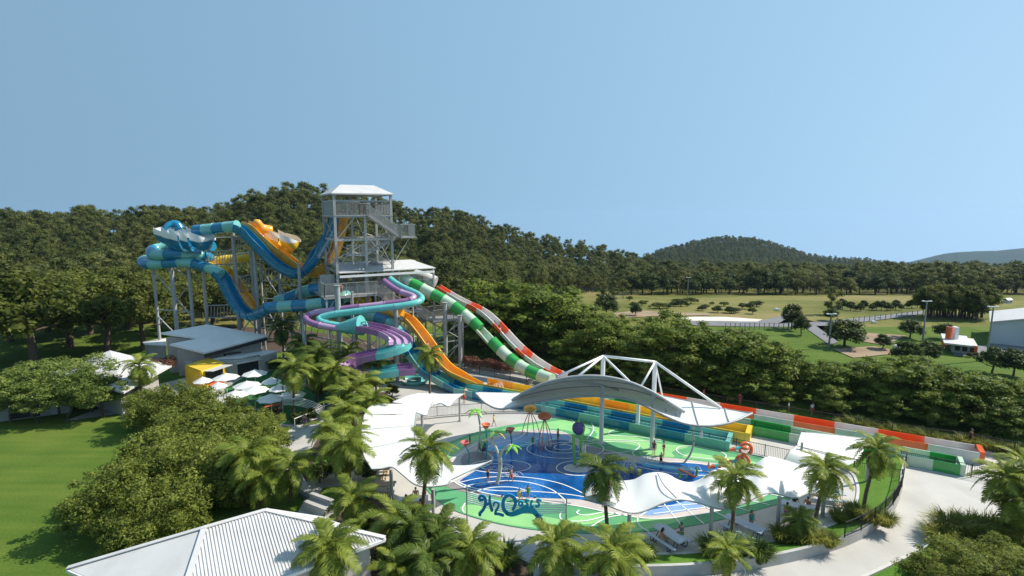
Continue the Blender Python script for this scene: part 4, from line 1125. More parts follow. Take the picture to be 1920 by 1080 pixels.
wb = cr([A(892, 736, 49), A(930, 737, 50.5), A(980, 737, 51.5), A(1040, 731, 51.5), A(1110, 729, 51), A(1180, 732, 50.5), A(1240, 742, 48.2), A(1300, 754, 46), A(1350, 765, 44.9), A(1385, 771, 44), A(1411, 774, 42.5)], 5)
membrane(cC, loft(wf, wb, 60, 8, .1), m_white, "wing_membrane"); edge(cC, wf, .09, m_galv, "wing_edge_tube"); edge(cC, wb, .06, m_galv, "wing_edge_tube")
wr = loft(wf, wb, 60, 8, .1)
for f in (.80, .90):
    j = int(f * (len(wr[0]) - 1)); edge(cC, [r[j] + Vector((0, 0, .06)) for r in wr], .05, m_galv, "wing_rib")
# second rail under the vault rim, short struts
for f in (.10, .26, .42, .60, .76, .86, .95):
    src_ = vb if f < .7 else vf
    p = src_[int(f * (len(src_) - 1))]; q = min((w for r in wr for w in r), key=lambda w: abs(w.x / w.y - p.x / p.y) * 60 + abs(w.y - p.y))
    edge(cC, [p, q], .06, m_gsteel, "strut")
for a, b, r in ((tA, tB, .12), (tA, A(1046, 706, 45.5), .1), (tA, A(1083, 706, 44.6), .11), (tA, A(1182, 717, 43.9), .1), (tB, A(1201, 726, 44.2), .1), (tB, A(1352, 765, 44.7), .12), (tB, vb[-6], .08)):
    edge(cC, [a, b], r, m_wsteel, "mast_stay")
edge(cC, [A(1110, 716, 45), A(1160, 732, 48)], .08, m_galv, "cross_tube")

# ------------------------------------------------------------------ buildings
def roofslab(parent, pts, th, m, name="roof"):
    mb = MB(); mb.prism([Vector(p) - Vector((0, 0, th)) for p in pts], th); part(name, mb, m, parent)
def inset(pts, d):
    c = sum((Vector(p) for p in pts), Vector()) / len(pts)
    out = []
    for p in pts:
        v = Vector(p) - c; v.z = 0; out.append(Vector(p) - v.normalized() * d)
    return out
def wallring(parent, pts, zb, ztop_fn, m, th=.2, name="wall"):
    n = len(pts)
    for i in range(n):
        a, b = pts[i], pts[(i + 1) % n]
        d = (b - a); d.z = 0; L = d.length
        if L < .1: continue
        d.normalize(); s = Vector((-d.y, d.x, 0)) * th / 2
        za, zb_ = ztop_fn(a), ztop_fn(b)
        mb = MB()
        vs = [a + s, b + s, b - s, a - s]
        vs = [Vector((v.x, v.y, zb)) for v in vs] + [Vector((v.x, v.y, za if k in (0, 3) else zb_)) for k, v in enumerate(vs)]
        mb.add(vs, [(0, 3, 2, 1), (4, 5, 6, 7), (0, 1, 5, 4), (1, 2, 6, 5), (2, 3, 7, 6), (3, 0, 4, 7)])
        part(name, mb, m, parent)
def on_wall(parent, a, b, t, w, z0, h, m, name, proud=.13, th=.06):
    d = (b - a); d.z = 0; L = d.length; d.normalize(); nrm = Vector((d.y, -d.x, 0))
    if nrm.y > 0 and abs(nrm.y) > .05: nrm = -nrm
    c = a + d * (L * t) + nrm * proud
    mb = MB(); mb.box((c.x, c.y, z0 + h / 2), (w, th, h), math.atan2(d.y, d.x)); part(name, mb, m, parent)
# grey building with the L shaped pale roof
hz = 3.5
q0, q1, q2 = G(383, 661, 3.4), G(388, 608, 6.1), G(503, 629, 4.7)
pn = (q1 - q0).cross(q2 - q0).normalized()
def on_roof(px, py):
    r_ = ray(px, py); o_ = Vector((0, 0, CAM_H)); return o_ + r_ * ((q0 - o_).dot(pn) / r_.dot(pn))
def roof_z(p): return q0.z - ((p.x - q0.x) * pn.x + (p.y - q0.y) * pn.y) / pn.z
R0 = [on_roof(301, 624), q1, q2, q0, on_roof(318, 645), on_roof(373, 634)]
gb = empty("amenities_building", G(383, 704), "grey rendered building with a pale L shaped roof and dark eave", "building")
roofslab(gb, R0, .22, m_roof)
mb = MB(); mb.beam(R0[2] - Vector((.1, .25, .42)), R0[3] - Vector((-.1, .25, .42)), .25, .42); part("dark_eave", mb, m_black, gb)
Wp = [R0[0] + Vector((1.0, -.3, 0)), R0[1] + Vector((0, -.9, 0)), R0[2] + Vector((-1.1, 0, 0)), R0[3] + Vector((-.1, .9, 0)), R0[4] + Vector((.9, .1, 0)), R0[5] + Vector((-.2, .6, 0))]
wallring(gb, Wp, 0, lambda p: roof_z(p) - .4, m_bwall)
a_, b_ = Wp[3], Wp[2]
for t in (.35, .62, .97): on_wall(gb, a_, b_, t, .14, 0, 3.1, m_dgalv, "pilaster")
on_wall(gb, Wp[4], Wp[3], .35, .9, 0, 2.1, m_door, "door"); on_wall(gb, Wp[4], Wp[3], .85, .9, 0, 2.1, m_door, "door")
on_wall(gb, Wp[0], Wp[5], .55, .9, 0, 2.1, m_door, "door")
on_wall(gb, Wp[0], Wp[5], .8, 1.6, .9, 1.0, m_dark, "window")
on_wall(gb, a_, b_, .45, 2.2, 2.2, .6, m_dark, "window")
mb = MB(); w0 = a_.lerp(b_, .48) + Vector((.3, -.5, 0)); mb.prism([Vector((w0.x - 1.2, w0.y + .5, 2.3)), Vector((w0.x + 1.3, w0.y + 1.1, 2.3)), Vector((w0.x + 1.8, w0.y - .6, 2.1)), Vector((w0.x - .8, w0.y - 1.0, 2.1))], .3); part("rooflight_box", mb, m_roofw, gb)
A2 = [G(267, 641, 2.7), G(311, 634, 2.9), G(312, 647, 2.8), G(272, 645, 2.7)]
roofslab(gb, A2, .15, m_roof, "annex_roof"); wallring(gb, inset(A2, .5), 0, lambda p: 2.6, m_bwall, name="annex_wall")
z3 = 2.5
A3 = [G(397, 673, z3), G(480, 655, z3), G(525, 658, z3), G(489, 667, z3), G(486, 664, z3), G(452, 671, z3)]
roofslab(gb, A3, .14, m_roof, "annex_roof")
w3 = [G(399, 674.5, z3), G(470, 659, z3), G(518, 660, z3), G(486, 667, z3), G(484, 666, z3), G(451, 672, z3)]
wallring(gb, w3, 0, lambda p: z3 - .16, m_bwall2, name="annex_wall")
on_wall(gb, w3[5], w3[4], .45, 3.0, .2, 1.7, m_dark, "serving_opening"); on_wall(gb, w3[5], w3[4], .45, 3.3, 1.9, .1, m_roofw, "shelf", .3, .5)
# white hip roofed pavilion at left
wp = empty("pavilion", G(190, 745), "white pavilion with a pale hipped roof half hidden by small trees", "building")
ev = [G(95, 700, 3.0), G(172, 672, 3.0), G(322, 685, 3.0), G(232, 735, 3.0)]; ap_ = G(206, 657, 4.6)
mb = MB(); mb.add(ev + [ap_] + [p - Vector((0, 0, .2)) for p in ev], [(0, 1, 4), (1, 2, 4), (2, 3, 4), (3, 0, 4), (0, 1, 6, 5), (1, 2, 7, 6), (2, 3, 8, 7), (3, 0, 5, 8), (5, 6, 7, 8)]); part("roof", mb, m_roofw, wp)
wallring(wp, inset(ev, 1.6), 0, lambda p: 2.85, m_bwall)
mb = MB(); q = inset(ev, 1.6); 
on_wall(wp, q[3], q[2], .35, 3.2, .2, 2.3, m_dark, "opening"); on_wall(wp, q[0], q[3], .5, 4.0, .8, 1.4, m_dark, "window"); on_wall(wp, q[3], q[2], .75, 1.2, .2, 2.2, m_wsteel, "door")
mb = MB(); sl = [G(225, 722, 2.0), G(268, 716, 2.0), G(270, 723, 1.8), G(232, 733, 1.8)]; mb.prism(sl, .1); part("awning", mb, m_roof, wp)
rb = G(264, 748); red = empty("red_kiosk", rb, "narrow red kiosk beside the white pavilion, under a palm", "kiosk")
mb = MB(); mb.box((rb.x, rb.y, 1.2), (.9, .9, 2.4), .3); part("body", mb, gloss("kiosk_red", (0.55, 0.03, 0.03)), red)
mb = MB(); mb.box((rb.x, rb.y, 2.45), (1.05, 1.05, .1), .3); part("cap", mb, m_roof, red)
mb = MB(); mb.box((rb.x + .15, rb.y - .47, 1.5), (.5, .03, .8), .3); part("panel", mb, m_dark, red)
sh = empty("cream_shed", G(70, 772), "low pale shed behind the small trees at the lawn edge", "building")
s0 = [G(2, 790), G(132, 773), G(120, 752), G(0, 766)]
wallring(sh, s0, 0, lambda p: 2.0, m_bwall); roofslab(sh, [p + Vector((0, 0, 2.15)) for p in s0], .14, m_roof)
on_wall(sh, s0[0], s0[1], .35, 2.4, .1, 1.7, m_dark, "opening"); on_wall(sh, s0[0], s0[1], .8, .9, .05, 1.85, m_door, "door")
# yellow food kiosk
fy = empty("food_kiosk", G(400, 725), "yellow food kiosk with a lifted white hatch and orange counter", "kiosk")
fa, fb_, fc = G(351, 720), G(380, 732), G(424, 716)
fd = fa + fc - fb_
m_ky = gloss("kiosk_yellow", (0.80, 0.50, 0.02), .4)
wallring(fy, [fa, fb_, fc, fd], 0, lambda p: 2.35, m_ky); roofslab(fy, [p + Vector((0, 0, 2.5)) for p in (fa, fb_, fc, fd)], .16, m_ky)
on_wall(fy, fb_, fc, .5, 2.6, 1.0, 1.1, m_dark, "hatch_opening")
on_wall(fy, fb_, fc, .5, 2.8, .85, .1, m_roofw, "counter", .25, .35); on_wall(fy, fb_, fc, .6, 2.6, .1, .7, m_sred, "counter_front")
dd = (fc - fb_).normalized(); nn = Vector((dd.y, -dd.x, 0))
h0_ = fb_ + dd * .3 + Vector((0, 0, 2.3)); h1_ = fc - dd * .2 + Vector((0, 0, 2.3))
mb = MB(); mb.prism([h0_, h1_, h1_ + nn * 1.5 + Vector((0, 0, .12)), h0_ + nn * 1.5 + Vector((0, 0, .12))], .06); part("hatch", mb, m_roofw, fy)
# low round roofed corner of the white wall and planter block
mb = MB(); p = G(248, 782); mb.box((p.x, p.y, .3), (1.5, .8, .6), .1); solo("planter_box", mb, m_bwall2, "pale concrete planter block at the lawn's far corner", "planter", org=p)
mb = MB(); p = G(590, 960); mb.box((p.x + .3, p.y, .35), (2.2, .8, .7), -.5); mb.box((p.x + .45, p.y + .3, .8), (2.2, .3, .5), -.5); solo("concrete_seat_wall", mb, m_concg, "stepped grey concrete seat wall behind the corrugated roof", "seat wall", org=p)

# corrugated hip roof building in the foreground
ez, rz_ = 3.3, 4.5
C1, R1, R2 = G(126, 1066, ez), G(383, 990, rz_), G(498, 957, rz_)
C2, C3 = G(612, 974, ez), G(722, 1009, ez)
C4, Hq = G(533, 1084, ez), None
C5 = G(330, 1156, ez)
fb2 = empty("corrugated_building", Vector((R1.x, R1.y, 0)), "foreground building with a white hip roof of ribbed metal sheets", "building")
def facet(pts, name, rib_dir=None, pitch=.16, lab=None):
    mb = MB(); P = [Vector(p) for p in pts]
    n = (P[1] - P[0]).cross(P[2] - P[0]).normalized(); n = n if n.z > 0 else -n
    low = [p - n * .06 for p in P]
    k = len(P)
    mb.add(P + low, [tuple(range(k)), tuple(range(2 * k - 1, k - 1, -1))] + [(i, (i + 1) % k, (i + 1) % k + k, i + k) for i in range(k)])
    o = part(name, mb, m_roofw, fb2)
    if rib_dir is not None:
        d = Vector(rib_dir); d = (d - n * d.dot(n)).normalized(); s = n.cross(d).normalized()
        mb = MB(); ts = [p.dot(s) for p in P]
        t = min(ts) + pitch / 2
        while t < max(ts):
            hits = []
            for i in range(k):
                a, b = P[i], P[(i + 1) % k]; ta, tb_ = a.dot(s), b.dot(s)
                if (ta - t) * (tb_ - t) < 0: hits.append(a.lerp(b, (t - ta) / (tb_ - ta)))
            if len(hits) == 2 and (hits[0] - hits[1]).length > .1:
                a, b = hits; q = (b - a).normalized() * .03
                a, b = a + q, b - q
                vs = [a + s * .035, a + n * .045 + s * .02, a + n * .045 - s * .02, a - s * .035]; vs += [v + (b - a) for v in vs]
                mb.add(vs, [(0, 1, 5, 4), (1, 2, 6, 5), (2, 3, 7, 6), (0, 3, 2, 1), (4, 5, 6, 7)])
            t += pitch
        part("roof_ribs", mb, m_roofw, fb2, stuff=True)
    return o
Rd = (R2 - R1).normalized()
dn = Vector((Rd.y, -Rd.x, 0))
facet([C1, R1, C5], "roof_sheet")
facet([R1, R2, C3, C5], "roof_sheet", dn)
facet([R2, C2, C3], "roof_sheet")
facet([C1, R1, R2, C2], "roof_sheet")
for a, b in ((R1, R2), (R1, C1), (R2, C3), (R2, C2), (R1, C5)):
    mb = MB(); mb.beam(a + Vector((0, 0, .05)), b + Vector((0, 0, .05)), .28, .05); part("ridge_cap", mb, m_roofw, fb2)
for a, b in ((C1, C5), (C3, C5), (C2, C3), (C1, C2)):
    mb = MB(); mb.beam(a - Vector((0, 0, .1)), b - Vector((0, 0, .1)), .16, .16); part("gutter", mb, m_wsteel, fb2)
cen = (C1 + C2 + C3 + C5) / 4
wallring(fb2, [p + (cen - p).normalized() * .9 for p in (C1, C2, C3, C5)], 0, lambda p: ez - .15, m_bwall2)

# ------------------------------------------------------------------ café umbrellas
def umbrella(px, py, w, label, grey=False):
    z = 2.25
    c_ = G(px, py + 8, z); r = w / 2 / ppm(c_)
    root = empty("market_umbrella", (c_.x, c_.y, 0), label, "umbrella", "white umbrellas on the café lawn", rnd.uniform(0, .7))
    mb = MB(); n = 8
    vs = [Vector((0, 0, z + .55))]
    for k in range(n):
        a = 2 * math.pi * k / n; vs.append(Vector((r * math.cos(a), r * math.sin(a), z)))
    for k in range(n):
        a = 2 * math.pi * (k + .5) / n; vs.append(Vector((r * .9 * math.cos(a), r * .9 * math.sin(a), z + .02)))
    fs = []
    for k in range(n):
        fs += [(0, 1 + k, 9 + k), (0, 9 + k, 1 + (k + 1) % n)]
    mb.add(vs, fs); mb.add([v - Vector((0, 0, .04)) for v in vs], [f[::-1] for f in fs])
    link("canopy", mb.mesh("canopy", m_white), root)
    mb = MB(); mb.tube([(0, 0, .05), (0, 0, z + .62)], .035, 6); link("pole", mb.mesh("pole", m_wsteel), root)
    mb = MB(); mb.lathe((0, 0, 0), [(.3, 0), (.3, .07), (.06, .1)], 10); link("base", mb.mesh("base", m_galv), root)
    mb = MB()
    for k in range(n):
        a = 2 * math.pi * k / n; mb.beam((0, 0, z + .35), (r * .95 * math.cos(a), r * .95 * math.sin(a), z - .03), .025)
    link("ribs", mb.mesh("ribs", m_wsteel), root)
for u in ((380, 707, 34, "white umbrella half behind the shrubs, nearest the yellow kiosk"), (424, 700, 47, "white umbrella directly in front of the yellow kiosk hatch"), (478, 693, 46, "white umbrella farthest back, beside the grey annex wall"),
          (409, 717, 34, "small white umbrella in front of the kiosk counter"), (463, 715, 50, "white umbrella in the middle of the café lawn, behind another"), (477, 724, 52, "white umbrella in the centre front of the café lawn"),
          (441, 733, 50, "white umbrella at the café lawn edge above the shrubs"), (508, 740, 50, "white umbrella nearest the curved rail frame"), (548, 733, 50, "white umbrella behind the curved rail frame and palm trunk"),
          (509, 708, 36, "shaded umbrella at the back of the café lawn"), (524, 721, 40, "shaded umbrella just left of the café palm")):
    umbrella(*u)

# ------------------------------------------------------------------ curved rail frames and the park sign
def rail_frame(name, label, cat, posts, top, bot, n, Y, bow, ptop):
    root = empty(name, A(posts[0][0], posts[0][1], Y) * 1.0, label, cat)
    root.location.z = 0
    x0, x1 = posts[0][0], posts[1][0]
    def pt(x, y):
        t = (x - x0) / (x1 - x0); return A(x, y, Y + bow * 4 * t * (1 - t))
    for (px, _), pt_ in zip(posts, ptop):
        b = pt(px, pt_); mb = MB(); mb.tube([(b.x, b.y, 0), b], .045, 8); part("post", mb, m_gsteel, root)
    for k in range(n):
        f = k / (n - 1)
        P = cr([pt(x, y0 + (y1 - y0) * f) for (x, y0), (_, y1) in zip(top, bot)], 6)
        mb = MB(); mb.tube(P, .032, 6); part("rail", mb, m_wsteel, root)
    return root, pt
m_sgn = gloss("sign_blue", (0.010, 0.29, 0.58), .35); m_sgn2 = gloss("sign_teal", (0.015, 0.42, 0.58), .35); m_sgn3 = M("sign_pale_blue", (0.30, 0.50, 0.60), .4)
SY = 33.4
sg, spt = rail_frame("park_sign", "blue H2Oasis lettering on a curved white rail frame before the pool", "sign", [(875, 1010), (1062, 1000)],
                     [(875, 922), (893, 927), (915, 935), (945, 942), (980, 945), (1020, 945), (1062, 945)], [(875, 941), (893, 945), (915, 952), (945, 959), (980, 962), (1020, 962), (1062, 961)], 6, SY, -.35, (912, 934))
def sxy(x, y): return (860 + x / 8.727, 890 + y / 8.727)
def stroke(name, pts, w, m, parent, depth=.09, n=6):
    """flat letter stroke: outline ribbon of width w (in crop pixels, may vary), extruded toward the viewer"""
    P = cr([Vector((x, y, 0)) for x, y in pts], n)
    ws = w if isinstance(w, (list, tuple)) else [w]
    W_ = [float(np.interp(i / (len(P) - 1), np.linspace(0, 1, len(ws)), ws)) if len(ws) > 1 else ws[0] for i in range(len(P))]
    Lf, Rt = [], []
    for i, p in enumerate(P):
        t = (P[min(i + 1, len(P) - 1)] - P[max(i - 1, 0)]).normalized(); s = Vector((-t.y, t.x, 0))
        Lf.append(p + s * W_[i] / 2); Rt.append(p - s * W_[i] / 2)
    def cap(p, t, r, sgn):
        a0 = math.atan2(t.y, t.x)
        return [p + Vector((math.cos(a0 + sgn * a), math.sin(a0 + sgn * a), 0)) * r for a in np.linspace(-math.pi / 2, math.pi / 2, 6)[1:-1]]
    t1 = (P[-1] - P[-2]).normalized(); t0 = (P[0] - P[1]).normalized()
    mb = MB()
    def put(q, off):
        x, y = sxy(q.x, q.y); v = spt(x, y); d = Vector((0, -1, 0)); return v + d * off
    rows = []
    for i in range(len(P)):
        rows.append([put(Lf[i], .06), put(Lf[i], .06 + depth), put(Rt[i], .06 + depth), put(Rt[i], .06), put(Lf[i], .06)])
    mb.grid(rows)
    for i_, t, r in ((0, t0, W_[0] / 2), (len(P) - 1, t1, W_[-1] / 2)):
        c_ = [P[i_] + Vector((math.cos(a), math.sin(a), 0)) * r for a in np.linspace(0, 2 * math.pi, 13)[:-1]]
        k = len(c_); vs = [put(q, .058) for q in c_] + [put(q, .063 + depth) for q in c_]
        mb.add(vs, [tuple(range(k)), tuple(range(2 * k - 1, k - 1, -1))] + [(i, (i + 1) % k, (i + 1) % k + k, i + k) for i in range(k)])
    part(name, mb, m, parent)
stroke("letter", [(392, 398), (352, 395), (338, 362), (366, 332), (415, 345), (440, 400), (436, 480), (400, 560), (350, 615), (350, 640)], [42, 40, 42, 46, 50, 46, 50], m_sgn, sg)
stroke("letter", [(512, 335), (508, 400), (520, 480), (545, 565)], [38, 40, 46, 50], m_sgn, sg)
stroke("letter", [(436, 478), (475, 470), (515, 440)], 30, m_sgn, sg)
stroke("digit", [(575, 490), (578, 455), (615, 435), (652, 460), (645, 520), (610, 580), (600, 625), (650, 628), (725, 650)], [30, 28, 34, 40, 34, 40], m_sgn, sg)
stroke("letter", [(890, 550), (925, 480), (925, 400), (885, 345), (825, 322), (765, 350), (730, 420), (728, 500), (750, 570), (800, 620)], [44, 50, 56, 50, 48, 52, 58, 56, 60], m_sgn, sg, n=5)
stroke("swoosh", [(800, 622), (870, 632), (940, 612), (1020, 578), (1100, 556), (1170, 560), (1230, 590), (1285, 650)], [60, 72, 80, 92, 100, 96, 88, 70], m_sgn2, sg)
stroke("swoosh_tip", [(1285, 650), (1320, 690), (1345, 730)], [70, 75, 80], m_sgn3, sg)
stroke("swoosh_curl", [(1210, 560), (1260, 590), (1310, 640), (1375, 650)], [14, 18, 18, 10], m_sgn2, sg)
stroke("accent", [(705, 335), (735, 300)], [26, 16], m_sgn, sg)
stroke("letter", [(1042, 430), (1005, 425), (985, 455), (1000, 492), (1030, 485), (1044, 440), (1044, 490), (1064, 505)], 32, m_sgn2, sg, n=4)
stroke("letter", [(1138, 405), (1105, 400), (1090, 425), (1120, 452), (1128, 485), (1090, 495)], 32, m_sgn2, sg, n=4)
stroke("letter", [(1200, 415), (1178, 460), (1185, 500), (1215, 500)], 32, m_sgn2, sg, n=4); stroke("letter_dot", [(1236, 355), (1256, 345)], 30, m_sgn2, sg)
stroke("letter", [(1340, 405), (1300, 392), (1280, 420), (1312, 455), (1308, 495), (1262, 500)], 32, m_sgn2, sg, n=4)
rail_frame("rail_frame", "bare curved white rail frame at the café lawn entrance", "frame", [(529, 800), (607, 800)], [(529, 746), (550, 746), (580, 751), (607, 763)], [(529, 759), (550, 759), (580, 766), (607, 781)], 6, 53.5, .4, (743, 756))
mb = MB()
hr = [G(553, 803), G(575, 794), G(600, 783)]
for q in (0, 1, 2): mb.tube([hr[q], hr[q] + Vector((0, 0, 1.0))], .03, 6)
mb.tube([p + Vector((0, 0, 1.0)) for p in hr] + [G(640, 764) + Vector((0, 0, 1.0))], .035, 6)
solo("ramp_handrail", mb, m_wsteel, "low white handrail along the ramp by the café lawn", "handrail", org=hr[0])
gp_ = [G(893, 1024), G(934, 1040)]
mb = MB(); a, b = A(905, 1012, 30.6), A(934, 994, 30.6)
mb.add([Vector((a.x, a.y, 0)), Vector((b.x, b.y - .3, 0)), Vector((b.x, b.y - .3, b.z)), a], [(0, 1, 2, 3)]); mb.add([v + Vector((0, .03, 0)) for v in [Vector((a.x, a.y, 0)), Vector((b.x, b.y - .3, 0)), Vector((b.x, b.y - .3, b.z)), a]], [(3, 2, 1, 0)])
solo("glass_panel", mb, m_glass, "clear sloping glass panel standing between the palms", "glass panel", org=Vector((a.x, a.y, 0)))

# ------------------------------------------------------------------ water play toys
def toy(name, px, py, label, cat="water toy"):
    return empty(name, G(px, py), label, cat)
m_tgreen = gloss("toy_lime", (0.22, 0.50, 0.06)); m_tteal = gloss("toy_teal", (0.02, 0.34, 0.33)); m_tpurp = gloss("toy_purple", (0.09, 0.05, 0.16))
m_torange = gloss("toy_orange", (0.80, 0.17, 0.06)); m_tbeige = M("toy_sand_tube", (0.55, 0.50, 0.42), .4); m_tpink = gloss("toy_coral", (0.75, 0.16, 0.14)); m_tdk = gloss("toy_dark_green", (0.10, 0.25, 0.06))
m_tyel = gloss("toy_yellow", (0.75, 0.62, 0.12))
def jelly(px, pyb, pyt, legs, m, mleg, label):
    r_ = toy("jellyfish_sprayer", px, pyb, label); Y = G(px, pyb).y
    top = A(px, pyt, Y); w = 13 / ppm(top)
    mb = MB(); mb.lathe((top.x, top.y, top.z - .45), [(w * .3, -.12), (w * .9, -.05), (w, .08), (w * .9, .28), (w * .55, .45), (.05, .52)], 14); part("dome", mb, m, r_, smooth=40)
    for lx, ly in legs:
        g = G(lx, ly); mid = (g + Vector((top.x, top.y, top.z - .5))) / 2 + Vector(((g.x - top.x) * .1, 0, .1))
        mb = MB(); mb.tube(cr([Vector((top.x, top.y, top.z - .5)), mid, g], 5), .04, 6); part("leg", mb, mleg, r_, smooth=True)
jelly(994, 816, 760, [(978, 815), (988, 818), (1002, 816), (1012, 813)], gloss("toy_amber", (0.80, 0.42, 0.08)), m_torange, "amber jellyfish sprayer on thin orange legs at the pool's far side")
jelly(1021, 838, 774, [(1008, 842), (1016, 848), (1030, 842), (1037, 836)], m_torange, m_tpink, "red orange jellyfish sprayer on thin coral legs in the pool")
r_ = toy("bubble_ball_toy", 1086, 873, "purple ball held up on two lime green curved legs over the round island")
Y = G(1086, 873).y; c_ = A(1085, 803, Y)
mb = MB(); mb.sphere(c_, 12.5 / ppm(c_), 18, 12); part("ball", mb, m_tpurp, r_, smooth=True)
for L_ in ([(1078, 872), (1076, 845), (1075, 815)], [(1092, 876), (1088, 850), (1091, 820), (1095, 800)]):
    mb = MB(); mb.tube(cr([G(*L_[0])] + [A(x, y, Y - .3) for x, y in L_[1:]], 5), .13, 8); part("leg", mb, m_tgreen, r_, smooth=True)
mb = MB(); mb.lathe((c_.x, c_.y, c_.z + .55), [(.1, 0), (.06, .35)], 8); part("nozzle", mb, m_tgreen, r_)
def leafs(parent, c_, n, L, m, droop=.3):
    for k in range(n):
        a = 2 * math.pi * k / n + .3; d = Vector((math.cos(a), math.sin(a), 0)); s = Vector((-d.y, d.x, 0))
        rows = []
        for t, w in ((0, .06), (.35, .5), (.7, .45), (1, .05)):
            p = c_ + d * (L * t) + Vector((0, 0, .25 * t - droop * 2.2 * t * t)); rows.append([p - s * w * L * .35, p + Vector((0, 0, .05)), p + s * w * L * .35])
        mb = MB(); mb.slab(rows, .04); part("leaf", mb, m, parent)
r_ = toy("palm_sprayer", 896, 846, "slim sand coloured pole sprayer topped by broad green leaves near the fence"); Y = G(896, 846).y
mb = MB(); mb.tube(cr([G(896, 846), A(899, 825, Y), A(900, 800, Y), A(896, 773, Y)], 6), .08, 8); part("pole", mb, m_tbeige, r_, smooth=True); leafs(r_, A(892, 769, Y), 5, 1.0, m_tgreen)
r_ = toy("tree_sprayer", 931, 909, "forked sand coloured tree sprayer with green and yellow leaves in the pool"); Y = G(931, 909).y
mb = MB(); mb.tube(cr([G(931, 909), A(936, 890, Y), A(938, 872, Y), A(937, 858, Y)], 6), .16, 9); part("trunk", mb, m_tbeige, r_, smooth=True)
mb = MB(); mb.tube(cr([A(937, 860, Y), A(930, 840, Y), A(923, 825, Y), A(924, 812, Y)], 6), .11, 8); part("branch", mb, m_tbeige, r_, smooth=True)
mb = MB(); mb.tube(cr([A(937, 860, Y), A(942, 846, Y), A(950, 838, Y), A(958, 834, Y)], 6), .10, 8); part("branch", mb, m_tbeige, r_, smooth=True)
leafs(r_, A(925, 809, Y), 3, 1.0, m_tdk, .15); leafs(r_, A(929, 811, Y), 2, .8, m_tyel, .4); leafs(r_, A(960, 836, Y), 5, .8, m_tgreen)
for px, pb, pt_, m, lab in ((911, 862, 803, m_torange, "orange flower sprayer on a curved teal stem beside the tree sprayer"), (957, 845, 811, m_tpink, "small coral flower sprayer at the shallow end of the pool"), (878, 868, 836, m_tpink, "coral flower sprayer on a leaning teal stem at the mauve edge")):
    r_ = toy("flower_sprayer", px, pb, lab); Y = G(px, pb).y
    mb = MB(); t_ = A(px - (6 if px == 878 else 0), pt_, Y); mb.tube(cr([G(px, pb), A(px + 2, (pb + pt_) / 2, Y), t_], 5), .07, 7); part("stem", mb, m_tteal, r_, smooth=True)
    mb = MB(); mb.lathe(t_, [(.08, -.1), (.22, .1), (.42, .38), (.34, .4), (.05, .2)], 10); part("flower", mb, m, r_)
r_ = toy("berry_toy", 905, 852, "dark ball toy with teal stem and lime leaves near the fork"); Y = G(905, 852).y
c_ = A(906, 838, Y); mb = MB(); mb.sphere(c_, .4, 12, 8); part("ball", mb, m_tpurp, r_, smooth=True); mb = MB(); mb.tube([G(905, 852), c_], .06, 6); part("stem", mb, m_tteal, r_); leafs(r_, c_ + Vector((0, 0, .45)), 3, .7, m_tgreen)
r_ = toy("fountain_pole", 1283, 868, "tall curved sand coloured pole sprayer by the green play surface"); Y = G(1283, 868).y
mb = MB(); mb.tube(cr([G(1283, 868), A(1295, 850, Y), A(1301, 828, Y), A(1298, 808, Y), A(1304, 797, Y), A(1312, 800, Y), A(1315, 810, Y)], 6), .09, 8); part("pole", mb, m_tbeige, r_, smooth=True)
mb = MB(); q = A(1315, 812, Y); mb.lathe(q, [(.05, .3), (.13, 0), (.16, -.4), (.02, -.42)], 8); part("nozzle", mb, m_wsteel, r_)
r_ = toy("loop_sprayer", 1392, 893, "orange sea creature loops with teal cone nozzles at the pad's edge"); Y = G(1392, 893).y
for cx, cy_, rr in ((1398, 842, 11), (1392, 866, 12), (1360, 874, 11)):
    c_ = A(cx, cy_, Y); R_ = rr / ppm(c_)
    mb = MB(); mb.tube([c_ + Vector((R_ * math.cos(a), .1 * math.sin(a), R_ * math.sin(a))) for a in np.linspace(-1.0, 3.6, 18)], [.16, .12], 8); part("loop", mb, m_torange, r_, smooth=True)
    mb = MB(); mb.sphere(c_ + Vector((-.1, -.1, .15)), .32, 10, 6, (1.2, .8, .6)); part("body", mb, m_torange, r_, smooth=True)
    n0 = c_ + Vector((-.45, -.1, .2)); mb = MB(); mb.tube([n0, n0 + Vector((-.55, -.1, -.1))], [.08, .17], 8); part("nozzle_arm", mb, m_tteal, r_)
    mb = MB(); mb.tube([n0 + Vector((-.55, -.1, -.1)), n0 + Vector((-.95, -.15, -.18))], [.2, .12], 8); part("nozzle", mb, m_torange, r_)
mb = MB(); mb.tube(cr([G(1392, 893), A(1390, 880, Y), A(1392, 858, Y), A(1396, 850, Y)], 5), .16, 8); part("stem", mb, m_torange, r_, smooth=True)
mb = MB(); mb.tube(cr([G(1366, 893), A(1370, 884, Y)], 5), .12, 8); part("stem", mb, m_tbeige, r_, smooth=True)
r_ = toy("seesaw_sprayer", 1295, 895, "orange beam sprayer on lime green posts in the right arm of the pool"); Y = G(1295, 895).y
for x, y0, y1 in ((1274, 898, 884), (1288, 903, 893), (1306, 892, 876)):
    mb = MB(); mb.tube(cr([G(x, y0), A(x + 1, (y0 + y1) / 2, Y), A(x - 1, y1, Y)], 4), .1, 7); part("post", mb, m_tgreen, r_, smooth=True)
for a, b in (((1272, 879), (1300, 893)), ((1296, 894), (1312, 896))):
    mb = MB(); mb.tube([A(*a, Y), A(*b, Y)], .1, 7); part("beam", mb, m_torange, r_)
